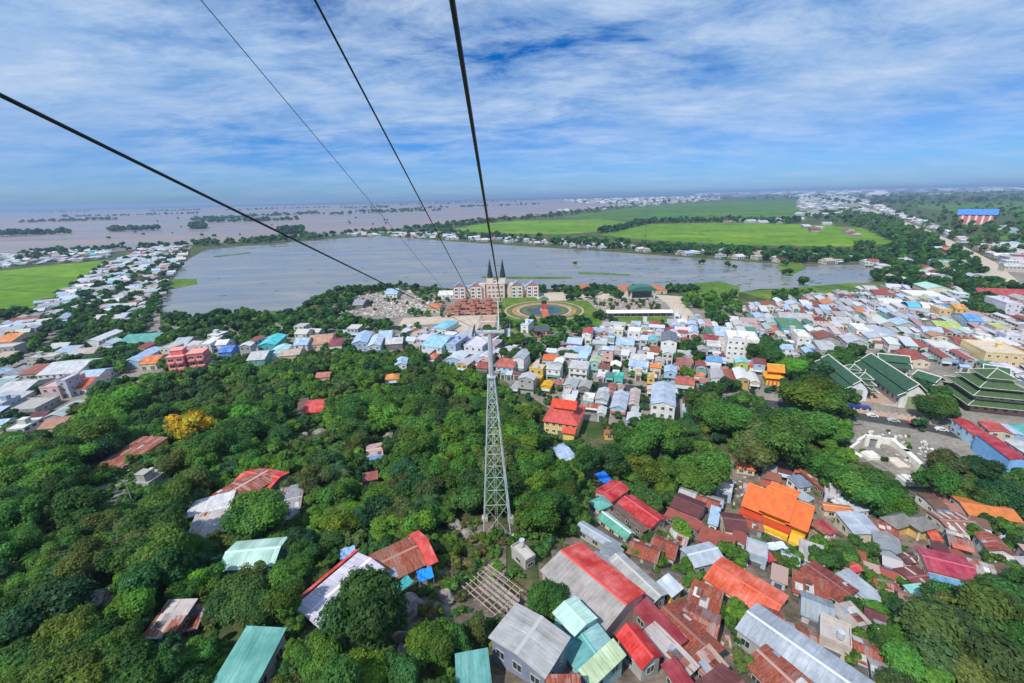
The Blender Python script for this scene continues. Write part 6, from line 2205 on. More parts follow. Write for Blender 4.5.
def overlaps(x, y, hx, hy, k=0.9):
    for fx, fy, fhx, fhy, frz in FOOTPRINTS:
        dx, dy = x - fx, y - fy
        if abs(dx) > 60 or abs(dy) > 60:
            continue
        c, s = math.cos(-frz), math.sin(-frz)
        lx, ly = dx * c - dy * s, dx * s + dy * c
        if abs(lx) < fhx + hx * k and abs(ly) < fhy + hy * k:
            return True
    return False


def near_path(x, y, paths, dmin):
    for P, wd in paths:
        for a, b in zip(P, P[1:]):
            ab = b - a
            t = max(0, min(1, ((x - a.x) * ab.x + (y - a.y) * ab.y) / (ab.x * ab.x + ab.y * ab.y)))
            if math.hypot(x - a.x - ab.x * t, y - a.y - ab.y * t) < wd / 2 + dmin:
                return True
    return False


PATHS = [([plane(x, y, 0) for x, y in [(480, 366), (540, 379), (640, 389), (700, 396), (760, 402), (857, 416), (930, 428), (1010, 448), (1080, 470)]], 8.0),
         ([plane(x, y, 0) for x, y in [(1010, 285), (985, 262), (950, 243), (920, 229), (885, 215), (860, 206), (845, 201)]], 22.0),
         ([plane(x, y, 0) for x, y in [(20, 372), (62, 335), (118, 294), (158, 266), (186, 248)]], 5.0)]
TREE_ZONES = [
    [(503, 322), (545, 318), (608, 313), (614, 326), (592, 334), (567, 352), (540, 358), (505, 350)],
    [(742, 346), (770, 336), (800, 366), (842, 346), (862, 360), (836, 385), (795, 385), (760, 372)],
    [(690, 398), (726, 386), (760, 398), (762, 412), (735, 432), (690, 425)],
    [(782, 378), (840, 372), (862, 405), (840, 425), (790, 415)],
    [(918, 392), (950, 390), (952, 420), (926, 424)],
    [(675, 300), (690, 297), (740, 302), (745, 318), (722, 330), (705, 320)],
    [(960, 296), (1002, 294), (1002, 312), (965, 312)],
    [(675, 345), (708, 345), (706, 358), (676, 356)],
]
GREYS = [(0.42, 0.44, 0.47, .08), (0.50, 0.51, 0.54, .05), (0.36, 0.38, 0.42, .12), (0.58, 0.58, 0.60, .03), (0.46, 0.44, 0.45, .25)]
PAL = [(GREYS[0], 12), (GREYS[1], 12), (GREYS[2], 9), (GREYS[3], 10), (GREYS[4], 8), (BLUEL, 5), ((0.44, 0.50, 0.60, .03), 8), ((0.30, 0.11, 0.08, .6), 8), ((0.30, 0.085, 0.065, .25), 6),
       ((0.22, 0.06, 0.065, .15), 5), (RUSTP, 6), ((0.50, 0.44, 0.37, .1), 5), ((.38, .52, .48, 0), 2), ((0.08, 0.22, 0.17, .03), 2), ((0.50, 0.20, 0.09, .1), 1.5), (LIL, 7), ((.16, .44, .52, 0), 1), ((.34, .40, .16, 0), .6), (WHT, 6)]
WPAL = [((.56, .56, .55), 10), ((0.50, 0.47, 0.42), 6), ((.52, .46, .36), 2), ((.36, .46, .56), 2), ((0.48, 0.48, 0.54), 5), ((.5, .36, .33), 2), ((.55, .40, .14), .6), ((.30, .44, .43), 1), (w_G, 4)]
LEFTP = [(GREYS[0], 8), (GREYS[1], 8), (GREYS[2], 8), ((.40, .48, .58, .04), 10), (BLUEL, 6), ((.52, .50, .46, .1), 7), ((.48, .40, .36, .2), 5), (MAR, 2), ((.30, .10, .07, .2), 3), (RUSTP, 3), (CYAN, 1), (GREYS[3], 6), ((.3, .4, .42, .05), 4)]
OLD = [(RUST, 10), (RUSTD, 10), (RUSTP, 8), (MAR, 5), (BRICK, 5), (GREYS[2], 5), (GREYS[4], 7), (BGREY, 4), (CRIM, 2), (BROWN, 4)]


def pick(rr, pal):
    t = rr.uniform(0, sum(w for _, w in pal))
    for c, w in pal:
        t -= w
        if t <= 0:
            return c
    return pal[-1][0]


def vary(rr, c, k=0.12):
    f = (1 + rr.uniform(-k, k)) * .92
    return tuple(min(1.0, v * f * (1 + rr.uniform(-.04, .04))) for v in c[:3]) + tuple(c[3:])


def fill(poly, yaw, cw, cdp, prob, pal, st=(1.0, 2.2), flat=.2, seed=1, avoid=True, big=0.0, ground=None):
    rr = random.Random(seed)
    P = [plane(x, max(y, 196.6 - (x - 512) * .02357 + 1.3), 0) if ground is None else at(x, y) for x, y in poly]
    ca, sa = math.cos(yaw), math.sin(yaw)
    U_ = [(p.x * ca + p.y * sa, -p.x * sa + p.y * ca) for p in P]
    u0, u1 = min(a for a, _ in U_), max(a for a, _ in U_)
    v0, v1 = min(b for _, b in U_), max(b for _, b in U_)
    v = v0
    row = 0
    while v < v1:
        rowd = cdp * rr.uniform(.8, 1.25)
        uu = u0 + rr.uniform(0, cw)
        while uu < u1:
            w = cw * rr.uniform(.75, 1.35)
            if rr.random() < big:
                w *= 1.9
            d = rowd * rr.uniform(.78, 1.0)
            cx_, cy_ = uu + w / 2, v + rowd / 2 + rr.uniform(-.6, .6)
            uu += w + (0.3 if rr.random() < .75 else rr.uniform(1, 4))
            x, y = cx_ * ca - cy_ * sa, cx_ * sa + cy_ * ca
            z = terr(x, y)
            px, py, dp = proj((x, y, z))
            if dp < 5 or not inpoly(px, py, poly) or rr.random() > prob or px < -60 or px > 1090:
                continue
            if avoid and any(inpoly(px, py, q) for q in TREE_ZONES):
                continue
            if near_path(x, y, PATHS, d / 2 * .8) or overlaps(x, y, w / 2, d / 2):
                continue
            s = rr.uniform(*st)
            fl = rr.random() < flat
            k = 'flat' if fl else rr.choice(['gable', 'gable', 'gable', 'shed'])
            rc = vary(rr, pick(rr, pal))
            if fl:
                rc = vary(rr, rr.choice([(0.5, 0.48, 0.45), (0.6, 0.58, 0.56), (0.42, 0.40, 0.40), (0.55, 0.53, 0.58)]))
                s += .4
            SPECS.append(dict(x=x, y=y, z=z, w=w - .3, d=d, h=s * 3.2, k=k, turn=(d > w * 1.15), rc=rc, wc=vary(rr, pick(rr, WPAL)), yaw=yaw + rr.uniform(-.05, .05), pxw=w * FPX / dp, px=px, py=py, seed=rr.random()))
            FOOTPRINTS.append((x, y, w / 2, d / 2, yaw))
        v += rowd + (0.5 if row % 2 == 0 else rr.uniform(1.2, 3.2))
        row += 1


fill([(548, 384), (600, 388), (652, 396), (650, 428), (590, 421), (562, 402)], YAW, 5, 7, .9, OLD + [(GREYS[1], 12), (BLUEL, 5), (GREYS[0], 10)], seed=2, st=(.9, 1.3), flat=.08)
fill([(700, 322), (735, 312), (790, 302), (905, 288), (1030, 296), (1100, 330), (1100, 400), (1020, 379), (965, 372), (925, 362), (870, 346), (815, 362), (762, 388), (705, 398)], YAW, 5.0, 15, .95, PAL, seed=33, big=.14, st=(1.0, 1.9), flat=.14)
fill([(500, 352), (560, 356), (600, 330), (680, 322), (702, 322), (706, 398), (655, 410), (590, 408), (545, 392), (495, 378)], YAW, 5.0, 9, .96, PAL, seed=3, big=.12, st=(1.0, 2.1), flat=.15)
fill([(500, 352), (560, 356), (600, 330), (680, 322), (735, 312), (790, 302), (905, 288), (1030, 296), (1100, 330), (1100, 400), (965, 372), (870, 346), (815, 362), (762, 388), (655, 424), (590, 418), (545, 392), (495, 378)], YAW, 3.6, 5.5, .8, PAL + [(RUST, 6)], seed=34, st=(.8, 1.3), flat=.05)
fill([(408, 330), (497, 338), (497, 372), (470, 374), (420, 362), (395, 350)], YAW, 7, 10, .85, PAL, seed=4)
fill([(150, 345), (250, 340), (300, 334), (400, 332), (412, 350), (330, 357), (230, 367), (160, 374)], math.radians(-8), 8, 11, .45, LEFTP, seed=5)
fill([(0, 322), (32, 316), (80, 284), (112, 262), (150, 247), (190, 247), (178, 266), (158, 300), (140, 322), (100, 330), (0, 345)], math.radians(30), 8, 12, .74, LEFTP, seed=6, big=.2, st=(1, 1.4), flat=.05)
fill([(-40, 345), (30, 345), (110, 345), (160, 350), (100, 385), (60, 415), (30, 440), (-60, 440)], math.radians(8), 9, 12, .50, LEFTP, seed=7, big=.2, st=(1, 1.6))
fill([(-10, 256), (60, 252), (112, 250), (112, 259), (60, 263.5), (-10, 270)], math.radians(10), 10, 14, .5, LEFTP, seed=8, st=(1, 1.4), flat=.1)
fill([(345, 236), (440, 239.5), (520, 244), (600, 249), (700, 256.5), (780, 263), (868, 264), (866, 258), (780, 254), (690, 250), (600, 244), (500, 238), (440, 234), (350, 233)], math.radians(12), 11, 14, .36, LEFTP, seed=9, st=(1, 1.8))
fill([(930, 500), (1030, 520), (1090, 600), (1000, 592), (984, 560), (940, 540)], math.radians(-20), 4.5, 6, .6, OLD, seed=10, st=(.9, 1.2), flat=.01, ground=1)
fill([(600, 560), (660, 545), (745, 600), (800, 560), (900, 540), (912, 560), (900, 640), (880, 690), (640, 690), (600, 640)], math.radians(-33), 5.0, 6.5, .78, OLD, seed=11, st=(.8, 1.1), flat=.01, ground=1)
fill([(690, 470), (745, 465), (745, 560), (700, 545), (660, 500)], math.radians(-33), 5.0, 6, .45, OLD, seed=12, st=(.8, 1.1), flat=.01, ground=1)
fill([(600, 560), (660, 545), (700, 470), (800, 466), (900, 495), (990, 515), (1060, 530), (1060, 590), (985, 590), (912, 560), (900, 640), (880, 690), (640, 690), (560, 600)], math.radians(-31), 3.6, 4.6, .62, OLD, seed=35, st=(.7, .95), flat=.01, ground=1)
fill([(800, 490), (900, 500), (915, 515), (905, 560), (840, 570), (800, 560)], math.radians(-30), 5.0, 6, .7, OLD, seed=13, st=(.8, 1.2), flat=.01, ground=1)
fill([(860, 262), (905, 262), (985, 266), (1010, 285), (900, 292), (880, 284)], YAW, 11, 16, .30, PAL, seed=14)
fill([(930, 250), (1060, 240), (1100, 290), (1010, 290), (985, 266)], YAW, 13, 16, .5, PAL, seed=15, big=.3)
fill([(700, 190.5), (800, 190), (1030, 187.6), (1030, 192), (900, 196), (840, 197), (700, 197.5)], 0.1, 100, 280, .07, [((0.6, 0.6, 0.62, 0), 5), (LIL, 3), (GREYS[1], 4)], seed=16, st=(3, 7), flat=.6, avoid=False)
fill([(798, 197), (850, 196), (875, 204), (890, 212), (850, 216), (800, 216)], 0.1, 24, 46, .20, [((0.5, 0.5, 0.52, 0), 5), (LIL, 3), (WHT, 2), (BLUEL, 2), (GREYS[0], 3)], seed=17, st=(1.4, 3), flat=.5, avoid=False)
fill([(845, 203), (862, 204), (960, 244), (990, 262), (1000, 258), (930, 225), (880, 207)], YAW, 13, 15, .5, [(GREYS[1], 5), (WHT, 3), (LIL, 3), (GREYS[0], 4), (MAR, 1)], seed=18, avoid=False)
fill([(500, 216), (560, 211), (640, 203), (720, 197), (720, 200), (640, 207), (560, 214.5), (500, 219)], 0, 22, 34, .07, PAL, seed=19, st=(1.4, 3), avoid=False)
fill([(760, 226), (850, 225), (900, 240), (1030, 215), (1030, 260), (960, 262), (900, 246)], YAW, 22, 30, .05, PAL, seed=20, st=(1.2, 2), avoid=False)
fill([(560, 200), (700, 196), (700, 199), (600, 206)], 0, 40, 60, .06, [(WHT, 1)], seed=21, st=(2, 3), avoid=False)
fill([(720, 222), (800, 219), (800, 223), (720, 225)], 0, 22, 30, .3, PAL, seed=22, st=(1.2, 2), avoid=False)

SPECS.sort(key=lambda s: -s['pxw'])
n_named = sum(1 for t in THINGS if t['o'].name.split('.')[0] == 'house')
N_IND = max(0, 298 - n_named)
# far blocks beyond the individual houses become one object
FV, FF, FC = [], [], []


def fface(pts, col):
    k = len(FV)
    FV.extend(tuple(p) for p in pts)
    FF.append(tuple(range(k, k + len(pts))))
    FC.append(col)


def far_house(s):
    rr = random.Random(s['seed'])
    w, d, h, yaw = s['w'], s['d'], s['h'], s['yaw']
    T = lambda lx, ly, lz: local((s['x'], s['y'], s['z']), yaw, lx, ly, lz)
    x, y = w / 2, d / 2
    wc, rc = s['wc'], s['rc']
    if len(rc) > 3 and rc[3] > .5:
        rc = (rc[0] * .6 + .09, rc[1] * .5 + .03, rc[2] * .5 + .02)
    b = [(-x, -y), (x, -y), (x, y), (-x, y)]
    for i in range(4):
        p, q = b[i], b[(i + 1) % 4]
        fface([T(p[0], p[1], -.5), T(q[0], q[1], -.5), T(q[0], q[1], h), T(p[0], p[1], h)], wc)
    o = .35
    if s['k'] == 'flat':
        fface([T(-x, -y, h), T(x, -y, h), T(x, y, h), T(-x, y, h)], rc)
        for (a0, a1) in ((-x, -x + .2), (x - .2, x)):
            fface([T(a0, -y, h + .6), T(a1, -y, h + .6), T(a1, y, h + .6), T(a0, y, h + .6)], wc)
        if rr.random() < .5:
            c = rr.uniform(-.2, .2) * w
            for q in ([(-1.5, -1.5), (1.5, -1.5)], [(1.5, -1.5), (1.5, 1.5)], [(1.5, 1.5), (-1.5, 1.5)], [(-1.5, 1.5), (-1.5, -1.5)]):
                fface([T(c + q[0][0], q[0][1], h), T(c + q[1][0], q[1][1], h), T(c + q[1][0], q[1][1], h + 2.4), T(c + q[0][0], q[0][1], h + 2.4)], wc)
            fface([T(c - 1.6, -1.6, h + 2.4), T(c + 1.6, -1.6, h + 2.4), T(c + 1.6, 1.6, h + 2.4), T(c - 1.6, 1.6, h + 2.4)], rc)
    elif s['k'] == 'shed':
        r = d * .12
        fface([T(-x - o, -y - o, h + .05), T(x + o, -y - o, h + .05), T(x + o, y + o, h + r), T(-x - o, y + o, h + r)], rc)
        fface([T(-x, y, h), T(x, y, h), T(x, y, h + r - .05), T(-x, y, h + r - .05)], wc)
    else:
        if s['turn']:
            r = x * .42
            for sg in (-1, 1):
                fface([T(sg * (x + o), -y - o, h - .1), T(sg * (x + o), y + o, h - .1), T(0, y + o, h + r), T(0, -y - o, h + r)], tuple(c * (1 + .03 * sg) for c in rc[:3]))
                fface([T(-x, sg * y, h), T(x, sg * y, h), T(0, sg * y, h + r - .1)], wc)
        else:
            r = y * .42
            for sg in (-1, 1):
                fface([T(-x - o, sg * (y + o), h - .1), T(x + o, sg * (y + o), h - .1), T(x + o, 0, h + r), T(-x - o, 0, h + r)], rc)
                fface([T(sg * x, -y, h), T(sg * x, y, h), T(sg * x, 0, h + r - .1)], wc)
    if s['pxw'] > 4 and rr.random() < .45:
        ac = rr.choice([(.4, .5, .6), (.42, .09, .06), (.1, .36, .32), (.45, .45, .45), (.10, .25, .45), (.5, .48, .45)])
        fface([T(-x, -y - 1.5, 2.5), T(x, -y - 1.5, 2.5), T(x, -y, 3.0), T(-x, -y, 3.0)], ac)
    if s['pxw'] > 3.5:
        fl = max(1, int(round(h / 3.2)))
        fh = h / fl
        for ang, ln, off in ((0, w, y), (-PI / 2, d, x), (PI / 2, d, x)):
            nx_, ny_ = math.sin(ang + yaw), -math.cos(ang + yaw)
            if (CAM.x - s['x']) * nx_ + (CAM.y - s['y']) * ny_ < 0:
                continue
            k = max(1, int(ln / 2.8))
            for f in range(fl):
                for i in range(k):
                    if rr.random() < .15:
                        continue
                    c = (i + .5) / k * ln - ln / 2
                    hw_, z0, z1 = ln / k * .28, f * fh + (.1 if f == 0 and ang == 0 else fh * .35), f * fh + fh * .76
                    ca, sa = math.cos(ang), math.sin(ang)
                    P = lambda a, z_: T(a * ca + (off + .06) * sa, a * sa - (off + .06) * ca, z_)
                    dk = rr.choice([(0.05, 0.06, 0.07), (0.08, 0.09, 0.10), (0.12, 0.10, 0.09), (0.06, 0.10, 0.13)])
                    fface([P(c - hw_, z0), P(c + hw_, z0), P(c + hw_, z1), P(c - hw_, z1)], dk)


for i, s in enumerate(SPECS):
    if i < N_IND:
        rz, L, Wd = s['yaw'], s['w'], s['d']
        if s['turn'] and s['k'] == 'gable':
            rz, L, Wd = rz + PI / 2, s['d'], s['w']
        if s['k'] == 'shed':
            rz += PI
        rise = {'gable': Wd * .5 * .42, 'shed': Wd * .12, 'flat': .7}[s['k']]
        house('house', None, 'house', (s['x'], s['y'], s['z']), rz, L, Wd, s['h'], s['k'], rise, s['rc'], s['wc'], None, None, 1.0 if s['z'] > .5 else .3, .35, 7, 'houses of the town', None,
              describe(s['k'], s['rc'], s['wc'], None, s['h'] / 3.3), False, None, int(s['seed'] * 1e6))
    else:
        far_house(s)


def mesh_cols(name, V, Fs, cols, m):
    me = bpy.data.meshes.new(name)
    me.from_pydata(V, [], Fs)
    ca_ = me.color_attributes.new('Col', 'FLOAT_COLOR', 'CORNER')
    arr = np.ones((sum(len(f) for f in Fs), 4), dtype=np.float32)
    arr[:, :3] = np.repeat(np.array([c[:3] for c in cols], dtype=np.float32), [len(f) for f in Fs], axis=0)
    ca_.data.foreach_set('color', arr.ravel())
    me.materials.append(m)
    me.update()
    return me


o = link('distant_town', mesh_cols('distant_town', FV, FF, FC, M_FAR))
tag(o, 'countless small pale houses of the far town and lake banks', 'town', kind='stuff')


# ------------------------------------------------------------------ trees
def crown_arrays(seed, n, leaf, lobes=11, open_=0.0, tall=1.0):
    rng = np.random.default_rng(seed)
    c = []
    while len(c) < lobes:
        p = rng.uniform(-1, 1, 3)
        if (p ** 2).sum() < 1:
            c.append(p * np.array([0.74, 0.74, 0.42 * tall]) + np.array([0, 0, 1.02 * tall]))
    c = np.array(c)
    lr = rng.uniform(0.22, 0.50, lobes)
    tone = rng.uniform(0.68, 1.32, lobes)
    hue = rng.uniform(-0.16, 0.22, lobes)
    w = lr ** 2
    li = rng.choice(lobes, n, p=w / w.sum())
    d = rng.normal(size=(n, 3))
    d[:, 2] = np.where((d[:, 2] < 0) & (rng.random(n) < .55), -d[:, 2], d[:, 2])
    d /= np.linalg.norm(d, axis=1)[:, None]
    rad = lr[li] * (1.0 - 0.34 * rng.random(n) ** 1.6 + rng.normal(0, .05, n))
    if open_:
        rad *= rng.uniform(1 - open_, 1.15, n)
    # ragged twigs break the outline of each lobe
    rad *= 1 + 0.12 * np.sin(d[:, 0] * 7 + li) * np.sin(d[:, 1] * 6 + 2 * li) + 0.08 * np.sin(d[:, 2] * 11 + d[:, 0] * 9)
    P = c[li] + d * rad[:, None] * np.array([1, 1, .85])
    P[:, 2] = np.maximum(P[:, 2], .18)
    nrm = d * .9 + rng.normal(size=(n, 3)) * .42 + np.array([0, 0, .45])
    nrm /= np.linalg.norm(nrm, axis=1)[:, None]
    t = np.cross(nrm, rng.normal(size=(n, 3)))
    t /= np.linalg.norm(t, axis=1)[:, None]
    b = np.cross(nrm, t)
    s = leaf * np.where(rng.random(n) < .22, rng.uniform(1.2, 1.9, n), rng.uniform(.5, 1.2, n))[:, None]
    V = np.stack([P + t * s, P + b * s * .62, P - t * s, P - b * s * .62], 1).reshape(-1, 3)
    k = tone[li] * rng.uniform(.78, 1.22, n)
    h = hue[li]
    col = np.stack([k * (1 + h), k, k * (1 - h)], 1)
    return V, col


def leaf_mesh(name, V, col):
    n = len(V) // 4
    me = bpy.data.meshes.new(name)
    me.vertices.add(len(V))
    me.vertices.foreach_set('co', V.astype(np.float32).ravel())
    me.loops.add(n * 4)
    me.loops.foreach_set('vertex_index', np.arange(n * 4, dtype=np.int32))
    me.polygons.add(n)
    me.polygons.foreach_set('loop_start', np.arange(0, n * 4, 4, dtype=np.int32))
    me.polygons.foreach_set('loop_total', np.full(n, 4, dtype=np.int32))
    ca_ = me.color_attributes.new('Col', 'FLOAT_COLOR', 'POINT')
    a = np.ones((len(V), 4), dtype=np.float32)
    a[:, :3] = np.repeat(col, 4, axis=0)
    ca_.data.foreach_set('color', a.ravel())
    me.materials.append(M_LEAF)
    me.update()
    me.validate()
    return me


NEAR = [leaf_mesh('crown', *crown_arrays(100 + i, 10000, .052, 12 + i % 6, .05 + .1 * (i % 3), (1, 1.2, .85)[i % 3])) for i in range(9)]
BIGC = [leaf_mesh('crown', *crown_arrays(130 + i, 20000, .040, 18, 0, .95)) for i in range(3)]
THIN = [leaf_mesh('crown', *crown_arrays(150 + i, 5200, .050, 13, .35, 1.15)) for i in range(3)]
MIDC = [leaf_mesh('crown', *crown_arrays(200 + i, 2600, .105, 9 + i % 4, 0, (1, 1.2, .9)[i % 3])) for i in range(6)]


def trunk_mesh(seed):
    rr = random.Random(seed)
    mb = MB()
    a = Vector((0, 0, -.25))
    b = Vector((rr.uniform(-.05, .05), rr.uniform(-.05, .05), .62))
    mb.bar(a, b, .075, 8, .05)
    for k in range(5):
        t = k * 1.26 + rr.uniform(-.3, .3)
        c = b + Vector((math.cos(t) * .30, math.sin(t) * .30, rr.uniform(.22, .42)))
        mb.bar(b, c, .042, 6, .025)
        e = c + Vector((math.cos(t) * .22, math.sin(t) * .22, rr.uniform(.15, .3)))
        mb.bar(c, e, .025, 5, .008)
    o = mb.build('trunk', M_BARK)
    d = o.data
    bpy.data.objects.remove(o)
    return d


TRUNKS = [trunk_mesh(i) for i in range(4)]


def palm_meshes(seed):
    rr = random.Random(seed)
    V, cols = [], []
    for k in range(15):
        az = k * 2.4 + rr.uniform(-.2, .2)
        up = rr.uniform(.1, 1.0)
        L = rr.uniform(.85, 1.1)
        prev = None
        for i in range(11):
            t = i / 10
            r_ = L * t * (1 - .1 * up)
            z = 1.15 + L * (up * t - (.75 + .4 * up) * t * t)
            p = np.array([math.cos(az) * r_, math.sin(az) * r_, z])
            if prev is not None:
                side = np.array([-math.sin(az), math.cos(az), 0])
                wd = .20 * math.sin(PI * min(1, t * .92 + .1)) + .02
                for s in (-1, 1):
                    tip = (p + prev) / 2 + side * s * wd + (p - prev) * .7 + np.array([0, 0, -.05])
                    V += [prev, p, tip + (p - prev) * .25, tip]
                    cols.append(np.array([1, 1, 1]) * rr.uniform(.7, 1.3))
            prev = p
    return leaf_mesh('fronds', np.array(V), np.array(cols))


PALMS = [palm_meshes(5), palm_meshes(6)]
_m = MB()
for i in range(5):
    _m.bar((.03 * i, 0, -.2 + i * .28), (.03 * (i + 1), 0, -.2 + (i + 1) * .28), .05 - .004 * i, 7, .046 - .004 * i)
_o = _m.build('trunk', M_BARK)
PALM_TRUNK = _o.data
bpy.data.objects.remove(_o)

TINT = {'dark': (.058, .152, .038), 'deep': (.040, .118, .048), 'mid': (.090, .212, .038), 'bright': (.125, .275, .036), 'olive': (.105, .165, .048), 'yellow': (.62, .43, .03), 'lime': (.115, .20, .028), 'dry': (.17, .15, .06)}
TWORD = {'dark': 'dark green', 'deep': 'deep bluish green', 'mid': 'mid green', 'bright': 'fresh bright green', 'olive': 'dull olive green', 'yellow': 'golden yellow', 'lime': 'light yellowish green', 'dry': 'dry brownish'}
TREES = []


def clear_ok(x, y, z, r):
    cx_, cy_, dp = proj((x, y, z + r * 1.05))
    rp = r * FPX / dp
    for pts, dep in CLEAR:
        if dep < dp - r:
            continue
        if abs(pts[0][0] - cx_) > 90 + rp or abs(pts[0][1] - cy_) > 90 + rp:
            continue
        hit = sum(1 for a, b in pts if ((a - cx_) / (rp * 1.0)) ** 2 + ((b - cy_) / (rp * .95)) ** 2 < 1)
        if hit >= 1:
            return False
    return True


def add_tree(x, y, r, tint, kind='broad', z=None, label=None, short=None):
    z = terr(x, y) if z is None else z
    px, py, dp = proj((x, y, z + r))
    TREES.append(dict(x=x, y=y, z=z, r=r, tint=tint, kind=kind, px=px, py=py, rp=r * FPX / dp, label=label, short=short))


def px_tree(px, py, rp, tint, kind='broad', label=None, short=None):
    """a crown that shows centred on a pixel with this pixel radius"""
    r = 5.0
    for _ in range(4):
        p = at(px, py, r * 1.05)
        r = rp * proj(p)[2] / FPX
    add_tree(p.x, p.y, r, tint, kind, None, label, short)


for CTR in (((480, 450), (483, 470), (487, 490), (497, 440), (500, 470), (503, 500), (490, 515), (508, 515)),):
    CLEAR.append((list(CTR), proj(TB)[2]))

